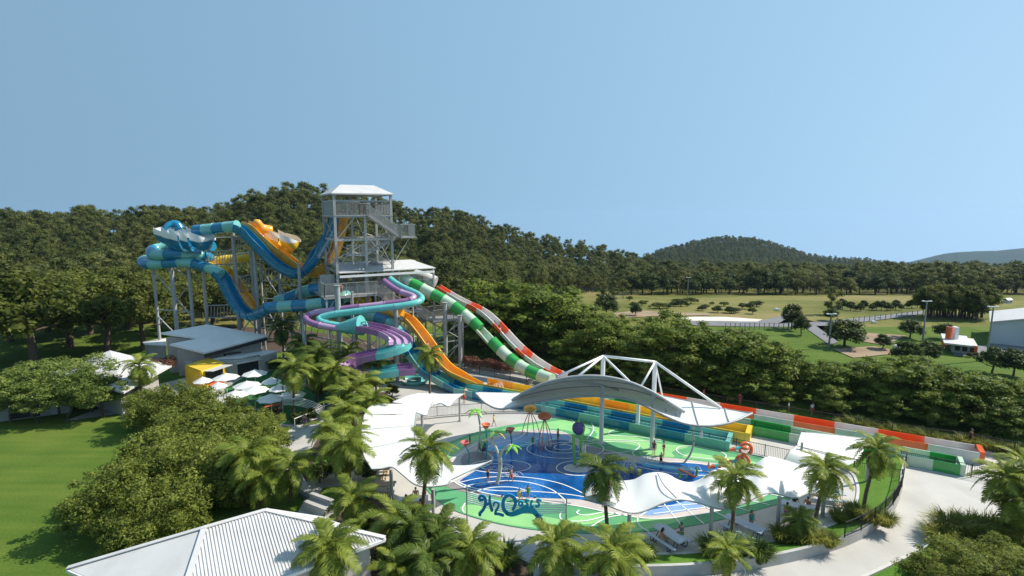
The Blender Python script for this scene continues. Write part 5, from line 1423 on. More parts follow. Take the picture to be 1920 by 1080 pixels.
for x, y0, lab in ((1184, 888, "yellow tipping bucket on a grey stake beside the pool island"), (1198, 893, "yellow tipping bucket leaning toward the white canopy")):
    r_ = toy("tipping_bucket", x, y0, lab); Y = G(x, y0).y
    mb = MB(); mb.lathe(G(x, y0), [(.12, .1), (.2, .5), (.16, .6)], 8); part("bucket", mb, m_tyel, r_)
    mb = MB(); mb.tube([G(x, y0), A(x + (2 if x < 1190 else 9), y0 - 20, Y)], .04, 6); part("stake", mb, m_gsteel, r_)
for px, py, h, lab in ((1145, 878, 22, "white water jets rising beside the dark palm"), (1215, 872, 16, "arching white water jets in the right arm of the pool"), (1172, 886, 20, "white water jets between the tipping buckets and the round island"), (1022, 838, 12, "white jets falling round the red jellyfish sprayer"), (940, 884, 9, "low white jets beside the tree sprayer"), (1290, 888, 14, "white jets over the orange beam sprayer"), (958, 895, 8, "low white spray round the walker in red shorts"), (930, 735, 18, "white splash where the blue trough meets its run-out")):
    Y = G(px, py).y; mb = MB()
    for k in range(16):
        x = px + rnd.uniform(-11, 11); g = G(x, py + rnd.uniform(-2, 2)); hh = h / ppm(g) * rnd.uniform(.6, 1.1); dx = rnd.uniform(-.5, .5)
        mb.tube(cr([g, g + Vector((dx * .4, 0, hh)), g + Vector((dx, 0, hh * .95)), g + Vector((dx * 1.6, 0, hh * .3))], 4), [.012, .03], 5)
    o = solo("water_jets", mb, m_spray, lab, "water jets", org=G(px, py))

# ------------------------------------------------------------------ picnic tables
def picnic(px, py, ang, L, mleg, label, mtop=None):
    g = G(px, py); root = empty("picnic_table", g, label, "picnic table", "picnic tables under the canopies", ang)
    mt = mtop or m_table
    mb = MB(); mb.box((0, 0, .74), (L, .8, .05)); link("table_top", mb.mesh("table_top", mt), root)
    for s in (-1, 1):
        mb = MB(); mb.box((0, s * .78, .45), (L, .28, .045)); link("bench", mb.mesh("bench", mt), root)
    for s in (-1, 1):
        x = s * (L / 2 - .45)
        mb = MB()
        for e in (-.12, .12):
            mb.tube(cr([(x + e, -.8, .42), (x + e, -.82, .1), (x + e, -.6, .05), (x + e, -.2, .3), (x + e, 0, .7)], 4), .03, 6); mb.tube(cr([(x + e, .8, .42), (x + e, .82, .1), (x + e, .6, .05), (x + e, .2, .3), (x + e, 0, .7)], 4), .03, 6)
        link("leg_frame", mb.mesh("leg_frame", mleg, smooth=True), root)
m_table = M("blue_grey_table_top", (0.36, 0.42, 0.50), .45, .06)
m_lgreen = gloss("leg_green", (0.01, 0.32, 0.12)); m_lblue = gloss("leg_navy", (0.015, 0.03, 0.16)); m_lyel = gloss("leg_yellow", (0.70, 0.35, 0.03)); m_lteal = gloss("leg_teal_dark", (0.01, 0.09, 0.12))
picnic(1254, 1019, -1.0, 2.3, m_lblue, "blue grey picnic table with navy legs, seating two people")
picnic(1394, 1000, -.85, 2.6, m_lteal, "long blue grey picnic table with a child standing behind")
picnic(1496, 966, -.5, 2.4, m_lyel, "picnic table with three people seated around it")
picnic(1552, 938, -.25, 2.2, m_lyel, "picnic table with yellow legs beside the lawn island palm")
picnic(775, 953, .15, 2.2, m_lgreen, "picnic table with three people under the left canopy")
picnic(712, 925, .1, 2.4, m_lgreen, "empty picnic table with bright green legs under the left canopy", M("brown_table_top", (0.16, 0.14, 0.12), .5))
picnic(708, 893, .1, 2.2, m_lyel, "brown picnic table at the back of the left canopy", M("dark_table_top", (0.13, 0.10, 0.08), .5))
picnic(576, 787, .2, 1.6, m_wsteel, "small white framed café table on the turf", M("amber_table_top", (0.5, 0.3, 0.08), .5))
picnic(512, 772, .5, 1.6, m_lteal, "café table with orange chairs by the umbrellas", M("red_table_top", (0.5, 0.10, 0.04), .5))
# ------------------------------------------------------------------ people
def body_mesh(name, J):
    """one continuous figure, 1.70 m, from joints; limbs taper; then remeshed into one skin"""
    mb = MB()
    def limb(pts, rs, n=10): mb.tube([Vector(p) for p in pts], rs, n)
    pel, chest, neck, head = [Vector(J[k]) for k in ('pelvis', 'chest', 'neck', 'head')]
    up = (chest - pel).normalized()
    def ring(c, rx, ry):
        return [c + J['x'] * (rx * math.cos(a)) + J['y'] * (ry * math.sin(a)) for a in np.linspace(0, 2 * math.pi, 13)[:-1]]
    secs = [(-.10, .10, .09), (-.04, .155, .115), (.04, .165, .12), (.16, .135, .10), (.30, .155, .11), (.42, .175, .115), (.50, .15, .09), (.54, .08, .07)]
    L = (neck - pel).length / .54
    rows = [ring(pel.lerp(neck, s / .54) , rx, ry) for s, rx, ry in secs]
    k = 12; vs = [p for r in rows for p in r]
    fs = [(i * k + j, i * k + (j + 1) % k, (i + 1) * k + (j + 1) % k, (i + 1) * k + j) for i in range(len(rows) - 1) for j in range(k)]
    fs += [tuple(range(k))[::-1], tuple((len(rows) - 1) * k + j for j in range(k))]
    mb.add(vs, fs)
    limb([neck - up * .05, neck + (head - neck) * .6], [.062, .055])
    mb.sphere(head, .1, 14, 10, (.82, .98, 1.18)); f = J['face']
    mb.sphere(head + f * .055 - Vector((0, 0, .05)), .062, 10, 8)
    mb.sphere(head + f * .105 - Vector((0, 0, .012)), .018, 6, 5, (.8, 1.2, 1.4))
    for s in (-1, 1): mb.sphere(head + J['x'] * (s * .083), .022, 6, 5, (.5, .9, 1.3))
    for sd in ('l', 'r'):
        s, e, w = [Vector(J[q + sd]) for q in ('sh', 'el', 'wr')]
        mb.sphere(s, .062, 10, 8); limb([s, s.lerp(e, .4), e, e.lerp(w, .35), w], [.055, .048, .038, .038, .026])
        d = (w - e).normalized(); side = d.cross(J['y']); side = side.normalized() if side.length > .1 else J['x']
        pc = w + d * .05
        limb([w, w + d * .09], [.028, .036])
        for q, ln in zip((-.026, -.009, .009, .026), (.065, .08, .075, .055)):
            b = w + d * .085 + side * q; limb([b, b + d * ln * .5, b + d * ln + J['y'] * -.015], [.0115, .011, .009], 6)
        tb = w + d * .04 + side * .028; limb([tb, tb + d * .03 + side * .025, tb + d * .06 + side * .03], [.014, .012, .010], 6)
        h, kn, an, to = [Vector(J[q + sd]) for q in ('hi', 'kn', 'an', 'to')]
        mb.sphere(h, .095, 10, 8); limb([h, h.lerp(kn, .35), kn, kn.lerp(an, .3), an], [.092, .078, .056, .057, .036])
        limb([an, an + (to - an) * .2, to], [.04, .042, .028])
        limb([an, an + (an - to).normalized() * .05 + Vector((0, 0, -.04))], [.036, .034])
    me = mb.mesh(name + "_raw", m_conc)
    ob = bpy.data.objects.new("tmp", me); COL.objects.link(ob)
    md = ob.modifiers.new("r", 'REMESH'); md.mode = 'VOXEL'; md.voxel_size = .0125; md.use_smooth_shade = True
    dg = bpy.context.evaluated_depsgraph_get(); out = bpy.data.meshes.new_from_object(ob.evaluated_get(dg)); out.name = name
    bpy.data.objects.remove(ob); bpy.data.meshes.remove(me)
    out.materials.clear(); out.materials.append(m_conc)
    out.polygons.foreach_set("use_smooth", [True] * len(out.polygons))
    return out
VX, VY = Vector((1, 0, 0)), Vector((0, 1, 0))
def J_stand(arms='down', step=0.0, lean=0.0):
    d = dict(x=VX, y=VY, face=Vector((0, -1, 0)), pelvis=(0, 0, .90), chest=(0, -lean * .5, 1.25), neck=(0, -lean * .8, 1.42), head=(0, -lean - .015, 1.575))
    for sd, s in (('l', -1), ('r', 1)):
        st = step * s
        d['hi' + sd] = (s * .09, 0, .86); d['kn' + sd] = (s * .1, -.03 - st * .5, .47); d['an' + sd] = (s * .1, -st + (.0 if s * step >= 0 else .03), .08); d['to' + sd] = (s * .11, -st - .17, .035)
        d['sh' + sd] = (s * .185, -lean * .8, 1.36)
        if arms == 'down': d['el' + sd] = (s * .235, .03 + st * .35, 1.09); d['wr' + sd] = (s * .25, -.05 + st * .8, .86)
        elif arms == 'hip': d['el' + sd] = (s * .36, .06, 1.14); d['wr' + sd] = (s * .19, -.09, .99)
        elif arms == 'up': d['el' + sd] = (s * .33, -.05, 1.55); d['wr' + sd] = (s * .24, -.1, 1.80)
        elif arms == 'front': d['el' + sd] = (s * .24, -.1, 1.1); d['wr' + sd] = (s * .14, -.32, 1.15)
    return d
def J_sit(leg=.45, back=0.0):
    d = dict(x=VX, y=VY, face=Vector((0, -1, 0)), pelvis=(0, 0, .54), chest=(0, -.03 + back * .5, .88), neck=(0, -.06 + back * .8, 1.05), head=(0, -.10 + back, 1.205))
    for sd, s in (('l', -1), ('r', 1)):
        d['hi' + sd] = (s * .09, 0, .52); d['kn' + sd] = (s * .13, -.42, .53); d['an' + sd] = (s * .13, -.42, .08); d['to' + sd] = (s * .14, -.58, .04)
        d['sh' + sd] = (s * .185, -.05 + back * .7, .99); d['el' + sd] = (s * .25, -.14, .76); d['wr' + sd] = (s * .16, -.38, .78)
    return d
def J_slide():
    d = dict(x=VX, y=VY, face=Vector((0, -.8, .6)).normalized(), pelvis=(0, 0, .13), chest=(0, .28, .33), neck=(0, .40, .47), head=(0, .43, .63))
    for sd, s in (('l', -1), ('r', 1)):
        d['hi' + sd] = (s * .09, -.02, .13); d['kn' + sd] = (s * .12, -.42, .24); d['an' + sd] = (s * .12, -.80, .10); d['to' + sd] = (s * .12, -.86, .26)
        d['sh' + sd] = (s * .185, .37, .42); d['el' + sd] = (s * .28, .2, .25); d['wr' + sd] = (s * .22, -.05, .2)
    return d
POSES = {k: v for k, v in dict(stand=J_stand(), walk=J_stand(step=.24), hip=J_stand('hip'), up=J_stand('up'), front=J_stand('front', .06), sit=J_sit(), slide=J_slide()).items()}
BODY = {k: body_mesh("person_" + k, v) for k, v in POSES.items()}
def shell(pose, kind):
    J = POSES[pose]; mb = MB()
    pel, neck = Vector(J['pelvis']), Vector(J['neck'])
    def rg(s, rx, ry):
        c = pel.lerp(neck, s / .54); return [c + VX * (rx * math.cos(a)) + VY * (ry * math.sin(a)) for a in np.linspace(0, 2 * math.pi, 15)]
    hip = [(-.12, .12, .11), (-.04, .172, .132), (.05, .18, .136), (.12, .16, .12)]
    top = [(.10, .152, .115), (.18, .152, .117), (.30, .172, .128), (.41, .186, .13), (.46, .165, .10)]
    if kind in ('shorts', 'suit'): mb.grid([rg(*q) for q in hip])
    if kind in ('shirt', 'suit'): mb.grid([rg(*q) for q in top])
    if kind == 'shorts':
        for sd in 'lr':
            h, kn = Vector(J['hi' + sd]), Vector(J['kn' + sd]); mb.tube([h, h.lerp(kn, .3), h.lerp(kn, .62)], [.112, .108, .1], 10, False)
    if kind == 'shirt':
        for sd in 'lr':
            s, e = Vector(J['sh' + sd]), Vector(J['el' + sd]); mb.sphere(s, .078, 10, 6); mb.tube([s, s.lerp(e, .6)], [.074, .066], 10, False)
    if kind == 'bikini':
        mb.grid([rg(*q) for q in hip[:3]]); mb.grid([rg(.33, .176, .13), rg(.41, .186, .132)])
    return mb.mesh(kind, m_conc, smooth=True)
def hair_mesh(pose, long):
    J = POSES[pose]; h = Vector(J['head']); f = J['face']; mb = MB()
    mb.sphere(h - f * .016 + Vector((0, 0, .02)), .105, 14, 8, (.86, 1.0, 1.14))
    if long: mb.tube([h - f * .08, h - f * .11 - Vector((0, 0, .16)), h - f * .1 - Vector((0, 0, .3))], [.08, .085, .04], 10)
    me = mb.mesh("hair", m_conc, smooth=True)
    bm = bmesh.new(); bm.from_mesh(me)
    kill = [v for v in bm.verts if (v.co - h).dot(f) > .045 and v.co.z < h.z + .055 or (v.co.z < h.z - .07 and (v.co - h).dot(f) > -.04)]
    bmesh.ops.delete(bm, geom=kill, context='VERTS'); bm.to_mesh(me); bm.free()
    return me
CL, HR = {}, {}
SK = [M("skin_" + n, c, .55, .06, 6) for n, c in (("fair", (.52, .30, .21)), ("tan", (.42, .21, .12)), ("brown", (.25, .11, .06)))]
HC = [M("hair_" + n, c, .6, .2, 20) for n, c in (("black", (.012, .009, .008)), ("brown", (.05, .025, .012)), ("fair", (.25, .15, .06)))]
CLC = {n: M("cloth_" + n, c, .75, .1, 8) for n, c in dict(red=(.5, .03, .03), black=(.012, .012, .014), green=(.04, .35, .08), yellow=(.62, .55, .18), purple=(.22, .09, .2), blue=(.03, .1, .4), teal=(.02, .3, .28), white=(.7, .7, .68), pink=(.6, .2, .3), brown=(.2, .11, .06), grey=(.22, .22, .22), navy=(.02, .03, .1), orange=(.7, .22, .05)).items()}
eye_meshes = {}
def person(px, py, hpx, pose, cloth, label, rz=0.0, skin=1, hair=0, long=False, at=None, scale=None, rot=None):
    """cloth: list of (kind, colour)"""
    p = at if at is not None else G(px, py)
    sc = scale or max(.55, min(1.08, (hpx / ppm(p)) / (1.70 if pose not in ('sit', 'slide') else 1.3)))
    root = link("person", BODY[pose], None, p, rz, sc)
    if rot is not None: root.rotation_mode = 'QUATERNION'; root.rotation_quaternion = rot
    tag(root, label, "person", "visitors at the water park")
    def col_(o, m): o.material_slots[0].link = 'OBJECT'; o.material_slots[0].material = m
    col_(root, SK[skin])
    for k, c in cloth:
        if (pose, k) not in CL: CL[(pose, k)] = shell(pose, k)
        o = link("swimsuit" if k in ('suit', 'bikini') else k, CL[(pose, k)], root); col_(o, CLC[c])
    if (pose, long) not in HR: HR[(pose, long)] = hair_mesh(pose, long)
    o = link("hair", HR[(pose, long)], root); col_(o, HC[hair])
    if pose not in eye_meshes:
        J = POSES[pose]; mb = MB(); h = Vector(J['head'])
        for s in (-1, 1): mb.sphere(h + J['face'] * .088 + VX * (s * .033) + Vector((0, 0, .012)), .013, 6, 5)
        eye_meshes[pose] = mb.mesh("eyes", CLC['black'])
    link("eyes", eye_meshes[pose], root)
    return root
sh_, su, st_, bk_ = 'shorts', 'suit', 'shirt', 'bikini'
person(1046, 827, 25, 'stand', [(sh_, 'brown')], "child in brown shorts standing at the far edge of the deep blue pool", 1.0, 1)
person(999, 836, 20, 'stand', [(su, 'green')], "small child in a green swimsuit standing under the jellyfish sprayers", .3, 1)
person(915, 905, 28, 'up', [(su, 'black')], "child in a black suit raising both arms in the pool", .8, 1)
person(958, 904, 28, 'walk', [(sh_, 'red')], "wader in red shorts walking through the spray", .6, 1, 0)
person(973, 938, 24, 'sit', [(st_, 'yellow'), (sh_, 'yellow')], "child in a yellow shirt sitting behind the sign's letters", .5, 1)
person(990, 937, 30, 'stand', [(su, 'green')], "person in a bright green swimsuit with back turned behind the sign", math.pi, 1)
person(926, 799, 23, 'walk', [(st_, 'yellow')], "walker in a yellow top crossing the pale paving by the kerb", 1.2, 0, 2)
person(881, 834, 20, 'stand', [(sh_, 'brown')], "small child standing on the mauve surface left of the flower sprayer", 1.3, 2)
person(1226, 853, 29, 'stand', [(su, 'purple')], "woman in a purple swimsuit beside the canopy mast", -.6, 1, 1, True)
person(1244, 855, 30, 'hip', [(su, 'black')], "woman in black with hands on her hips on the green surface", .9, 0, 0)
person(1239, 872, 25, 'front', [(sh_, 'black')], "child in black shorts stepping into the right arm of the pool", .2, 1)
person(1327, 884, 18, 'sit', [(su, 'pink')], "child in pink crouching near the orange loop sprayer", .5, 0)
for a in ((1195, 727, 20, 'walk', [(su, 'red')], "walker in red on the path behind the mast truss", 1.2), (1319, 748, 20, 'stand', [(su, 'orange')], "visitor in orange on the far path under the long mast stay", .5),
          (1387, 758, 22, 'hip', [(su, 'red')], "visitor in a red swimsuit against the dark trees", -.3), (1478, 772, 20, 'stand', [(st_, 'white'), (sh_, 'grey')], "visitor in a white shirt by the boundary fence", .8),
          (1522, 778, 24, 'stand', [(sh_, 'red'), (st_, 'white')], "visitor in white and red standing by the fence behind the red run-out", 0.2), (1818, 838, 36, 'walk', [(su, 'red'), (st_, 'brown')], "tall visitor in red walking past the orange end of the run-out", 1.0)):
    person(*a)
person(572, 802, 26, 'stand', [(su, 'purple')], "woman in a purple swimsuit standing on the ramp with her back turned", math.pi, 0, 1)
person(532, 716, 18, 'stand', [(sh_, 'blue')], "bare chested man near the café lawn's back edge", .4, 1)
person(870, 756, 24, 'stand', [(sh_, 'red')], "man in red shorts standing under the short white canopy", .5, 1)
person(517, 784, 22, 'sit', [(st_, 'black'), (sh_, 'navy')], "seated visitor in black at the café table", .8, 1)
person(497, 780, 22, 'sit', [(st_, 'orange'), (sh_, 'navy')], "seated visitor in orange at the café table", -.8, 1)
for (tpx, tpy), L in (((1254, 1019), [(1240, 1022, 'sit', [(bk_, 'orange')], "woman in an orange bikini seated at the nearest right hand table", 1.8, 0, True), (1278, 1011, 'sit', [(st_, 'grey'), (sh_, 'green')], "man in a grey shirt seated across the nearest table", -1.2, 0, False)]),
                      ((1394, 1000), [(1408, 991, 'stand', [(su, 'teal')], "child in a teal swimsuit standing behind the long table", .2, 1, True)]),
                      ((1496, 966), [(1473, 972, 'sit', [(sh_, 'purple')], "bare backed man with purple shorts seated at the three person table", 2.0, 1, False), (1488, 955, 'sit', [(st_, 'black'), (sh_, 'navy')], "child in black seated at the far side of the table", .2, 1, False), (1514, 960, 'sit', [(sh_, 'grey')], "bare chested man seated at the table's right end", -.9, 1, False)]),
                      ((775, 953), [(780, 941, 'sit', [(sh_, 'orange')], "bare chested man seated on the far bench under the left canopy", .1, 0, False), (760, 956, 'sit', [(st_, 'yellow'), (sh_, 'blue')], "child in a yellow shirt seated left under the white canopy", 1.4, 1, False), (788, 966, 'sit', [(st_, 'grey'), (sh_, 'grey')], "person in grey seated with back turned under the left canopy", 2.8, 1, False)])):
    for (x, y, po_, cl, lab, rz, sk, lg) in L:
        person(x, y, 34, po_, cl, lab, rz, sk, 0, lg, scale=.92 if po_ == 'sit' else .8)
person(0, 0, 0, 'stand', [(sh_, 'brown')], "bare chested rider waiting on the top deck near the blue start mat", 0.2, 1, at=tw(2.4, .8, TOPZ + .01), scale=.95)
person(0, 0, 0, 'walk', [(sh_, 'orange')], "rider walking to the amber start mat on the top deck", .8, 1, at=tw(3.8, 1.0, TOPZ + .01), scale=.95)
person(0, 0, 0, 'stand', [(sh_, 'black')], "rider in black shorts farther back on the top deck", -.5, 2, at=tw(4.6, 3.4, TOPZ + .01), scale=.95)
person(0, 0, 0, 'stand', [(bk_, 'brown')], "rider leaning by the railing of the low launch platform", .4, 0, 1, at=tw(-.6, -1.3, LOWZ + .01), scale=.97)
person(0, 0, 0, 'front', [(sh_, 'brown')], "second rider waiting behind the low platform railing", -.2, 1, 2, at=tw(.2, -1.2, LOWZ + .01), scale=.97)
person(0, 0, 0, 'stand', [(sh_, 'black')], "dark figure at the mint tube's entrance under the low roof", .3, 2, 0, at=tw(UX - 1.2, 1.0, LOWZ + .01), scale=.97)
def ride(path, f, lift, cl, lab, sk=1, hair=0, side=0.0):
    P = resample(path, .4); i = int(f * (len(P) - 2)); t = (P[i + 1] - P[i]).normalized()
    s = t.cross(Vector((0, 0, 1))).normalized(); u = s.cross(t)
    m_ = Matrix((-s, -t, u)).transposed()
    return person(0, 0, 0, 'slide', cl, lab, skin=sk, hair=hair, at=P[i] + u * lift + s * side, scale=1.0, rot=m_.to_quaternion())
ride(yu, .43, -.72, [(sh_, 'red')], "rider in red shorts sliding down the amber slide", 0)
ride(yu, .50, -.72, [(sh_, 'blue')], "rider in blue shorts just ahead on the amber slide", 1)
ride(c0, .52, -.70, [(su, 'pink')], "rider in pink in the open window of the green slide", 0, 0)
ride(rp, .45, -.64, [(sh_, 'blue'), (st_, 'navy')], "rider in navy on the red and white slide", 1)
ride(rp, .51, -.64, [(sh_, 'black')], "rider in black shorts lower on the red and white slide", 0)
ride(lp, .72, .0, [(su, 'pink')], "rider in pink in the triple lane slide's lower bend", 0)
ride(bl, .06, .0, [(su, 'orange')], "rider splashing into the blue run-out", 0, 0, .5)
# ------------------------------------------------------------------ foliage
def np_mesh(name, V, F4, mats, midx=None):
    me = bpy.data.meshes.new(name)
    nv, nf = len(V), len(F4)
    me.vertices.add(nv); me.vertices.foreach_set("co", np.asarray(V, np.float32).ravel())
    me.loops.add(nf * 4); me.loops.foreach_set("vertex_index", np.asarray(F4, np.int32).ravel())
    me.polygons.add(nf); me.polygons.foreach_set("loop_start", np.arange(0, nf * 4, 4, dtype=np.int32))
    me.polygons.foreach_set("loop_total", np.full(nf, 4, np.int32))
    for m in mats: me.materials.append(m)
    if midx is not None: me.polygons.foreach_set("material_index", np.asarray(midx, np.int32))
    me.update(calc_edges=True)
    return me
def norm(a): return a / np.maximum(1e-9, np.linalg.norm(a, axis=1, keepdims=True))
def leaf_cloud(cl, n, size, rng, flat=1.0, asp=.55, up=.35, shell=.55, out=.8):
    """cl: (k,4) clump centres and radii"""
    cl = np.asarray(cl, float); w = cl[:, 3] ** 2; w /= w.sum()
    idx = rng.choice(len(cl), n, p=w)
    d = norm(rng.normal(size=(n, 3)))
    r = cl[idx, 3] * (shell + (1.12 - shell) * rng.random(n) ** .7)
    pos = cl[idx, :3] + d * r[:, None] * np.array([1, 1, flat])
    nn = norm(d * out + rng.normal(size=(n, 3)) * .55 + np.array([0, 0, up]))
    t = norm(np.cross(nn, rng.normal(size=(n, 3)))); b = np.cross(nn, t)
    s = size * (.6 + .8 * rng.random(n))[:, None]
    V = np.stack([pos - t * s, pos - b * s * asp, pos + t * s, pos + b * s * asp], 1).reshape(-1, 3)
    F = np.arange(n * 4).reshape(-1, 4)
    return V, F
def cores(cl, k=.6, flat=1.0):
    mb = MB()
    for c in cl: mb.sphere(c[:3], c[3] * k, 7, 5, (1, 1, flat))
    V = np.array(mb.v); F = []
    for f in mb.f: F.append(f)
    # sphere poles give degenerate quads, harmless
    return V, np.array(F)
def join(parts_):
    Vs, Fs, o = [], [], 0
    for V, F in parts_:
        Vs.append(V); Fs.append(F + o); o += len(V)
    return np.concatenate(Vs), np.concatenate(Fs)
def crown_mesh(name, cl, n, size, m, rng, flat=1.0, core=.55, **k):
    V, F = leaf_cloud(cl, n, size, rng, flat, **k)
    if core: V, F = join([(V, F), cores(cl, core, flat)])
    return np_mesh(name, V, F, [m])
def trunk_mesh(name, h0, r, limbs, m, rng, lean=.1):
    mb = MB()
    top = Vector((rng.normal() * lean, rng.normal() * lean, h0))
    mb.tube(cr([(0, 0, -.3), (0, 0, h0 * .3), top * .65 + Vector((lean * .3, 0, 0)), top], 3), [r * 1.25, r * .75], 7)
    for l in limbs:
        l = Vector(l); mid = top.lerp(l, .5) + Vector((0, 0, -.15 * (l - top).length * 0.5))
        mb.tube(cr([top * .97, mid, l], 3), [r * .55, r * .16], 5)
    return mb.mesh(name, m, smooth=True)
LM = dict(
    gum=leaf_mat("gum_leaves", [(.032, .046, .012), (.094, .116, .029), (.185, .188, .058)], .36, objvar=.5),
    broad=leaf_mat("broad_leaves", [(.038, .054, .009), (.092, .112, .019), (.17, .18, .04)], .33),
    lime=leaf_mat("lime_leaves", [(.050, .082, .010), (.135, .180, .026), (.29, .33, .07)], .38, objvar=.3),
    shrub=leaf_mat("shrub_leaves", [(.066, .092, .015), (.20, .235, .045), (.36, .385, .095), (.45, .43, .22)], .42, objvar=.25),
    open=leaf_mat("open_tree_leaves", [(.06, .10, .018), (.15, .20, .04), (.28, .33, .10)], .35),
    palm=leaf_mat("palm_leaflets", [(.066, .105, .014), (.21, .26, .042), (.44, .46, .125)], .42, .42, .22),
    palm2=leaf_mat("dark_palm_leaflets", [(.034, .066, .011), (.095, .14, .026), (.19, .23, .055)], .35, .42, .22),
    grass=leaf_mat("ornamental_grass_blades", [(.08, .11, .014), (.20, .22, .038), (.38, .35, .09)], .35),
    pale=leaf_mat("pale_spiky_blades", [(.14, .21, .07), (.27, .36, .13), (.44, .50, .24)], .35),
    rust=leaf_mat("rust_shrub_leaves", [(.07, .03, .02), (.20, .09, .06), (.36, .19, .14)], .25),
    dark=leaf_mat("dark_leaves", [(.020, .036, .008), (.050, .074, .016), (.10, .13, .03)], .28),
)
PR = {}
def mk(kind, variants, fn):
    PR[kind] = [fn(np.random.default_rng(100 * len(PR) + i + 3), i) for i in range(variants)]
def gum(rng, i):
    h = 10.0; cl = []
    n = int(rng.integers(15, 24)); lo_, wd = rng.uniform(.18, .4), rng.uniform(1.9, 3.0)
    for k in range(n):
        z = h * (lo_ + (.93 - lo_) * rng.random()); w = wd * math.sin(math.pi * min(1, max(.15, (z / h - lo_ + .1) / (1.1 - lo_)))) + .4
        a = rng.random() * 6.28; rr = w * math.sqrt(rng.random()); cl.append((rr * math.cos(a), rr * math.sin(a), z, .6 + .75 * rng.random()))
    cl.append((rng.normal() * .5, rng.normal() * .5, h * .94, .7)); cl.append((.3, 0, h * .55, 1.3))
    return (crown_mesh("gum_crown", cl, 1900, .20, LM['gum'], rng, .8, .5), trunk_mesh("gum_trunk", h * .5, .17, [c[:3] for c in cl[:6]], m_pbark if i % 4 == 1 else m_bark, rng, .3), h)
def broad(rng, i):
    h = 9.0; cl = []
    for k in range(34):
        a = rng.random() * 6.28; el = math.asin(rng.uniform(-.5, 1)); q = .72 + .28 * rng.random()
        cl.append((3.6 * q * math.cos(el) * math.cos(a), 3.6 * q * math.cos(el) * math.sin(a), h * .58 + 3.2 * q * math.sin(el), .85 + .5 * rng.random()))
    cl.append((0, 0, h * .6, 2.2)); cl.append((0, 0, h * .75, 1.6))
    return (crown_mesh("broad_crown", cl, 4200, .20, LM['broad'], rng, .75, .5), trunk_mesh("broad_trunk", h * .38, .28, [c[:3] for c in cl[:9]], m_bark, rng, .2), h)
def lime(rng, i):
    h = 9.0; cl = []
    for k in range(46):
        z = h * (.16 + .8 * rng.random()); w = 4.0 * math.sqrt(max(.05, 1 - ((z / h - .42) / .58) ** 2)); a = rng.random() * 6.28; rr = w * (.5 + .5 * math.sqrt(rng.random()))
        cl.append((rr * math.cos(a), rr * math.sin(a), z, .8 + .75 * rng.random()))
    for z in (.3, .5, .7): cl.append((0, 0, h * z, 2.3))
    return (crown_mesh("layered_crown", cl, 4600, .20, LM['lime'], rng, .42, .6, up=.7), trunk_mesh("layered_trunk", h * .3, .22, [c[:3] for c in cl[:8]], m_bark, rng, .2), h)
def shrubf(rng, i):
    h = 4.6; cl = []
    for k in range(70):
        a = rng.random() * 6.28; el = math.asin(rng.uniform(-.15, 1)); q = .6 + .5 * rng.random()
        cl.append((2.5 * q * math.cos(el) * math.cos(a), 2.5 * q * math.cos(el) * math.sin(a), 1.1 + 2.9 * q * math.sin(el), .28 + .45 * rng.random() ** 1.5))
    cl += [(0, 0, 1.2, 1.7), (.5, .3, 2.4, 1.4), (-.6, 0, 1.0, 1.6)]
    return (crown_mesh("shrub_crown", cl, 13000, .08, LM['shrub'], rng, .85, .36), trunk_mesh("shrub_trunk", 1.0, .12, [c[:3] for c in cl[:6]], m_bark, rng, .1), h)
def openf(rng, i):
    h = 5.0; cl = []
    for k in range(26):
        z = h * (.4 + .55 * rng.random()); a = rng.random() * 6.28; rr = 2.5 * math.sqrt(rng.random()); cl.append((rr * math.cos(a), rr * math.sin(a), z, .5 + .4 * rng.random()))
    return (crown_mesh("open_crown", cl, 3800, .12, LM['open'], rng, .45, .25, up=.7), trunk_mesh("open_trunk", h * .4, .12, [c[:3] for c in cl[:8]], m_bark, rng, .2), h)
def darkf(rng, i):
    h = 6.0; cl = []
    for k in range(26):
        a = rng.random() * 6.28; el = math.asin(rng.uniform(-.4, 1)); q = .7 + .3 * rng.random()
        cl.append((2.6 * q * math.cos(el) * math.cos(a), 2.6 * q * math.cos(el) * math.sin(a), h * .55 + 2.5 * q * math.sin(el), .7 + .4 * rng.random()))
    cl.append((0, 0, h * .55, 1.9))
    return (crown_mesh("dark_crown", cl, 2200, .2, LM['dark'], rng, .85, .55), trunk_mesh("dark_trunk", h * .35, .18, [c[:3] for c in cl[:5]], m_bark, rng, .1), h)
mk('gum', 8, gum); mk('broad', 3, broad); mk('lime', 4, lime); mk('shrub', 3, shrubf); mk('open', 2, openf); mk('dark', 2, darkf)
def tree(kind, name, p, h, label, group=None, wid=1.0, v=None, cat="tree"):
    cm, tm, H0 = PR[kind][rnd.randrange(len(PR[kind])) if v is None else v]
    root = empty(name, p, label, cat, group, rnd.uniform(0, 6.28))
    s = h / H0
    link("crown", cm, root, None, 0, (s * wid, s * wid, s)); link("trunk", tm, root, None, 0, (s * wid, s * wid, s))
    return root

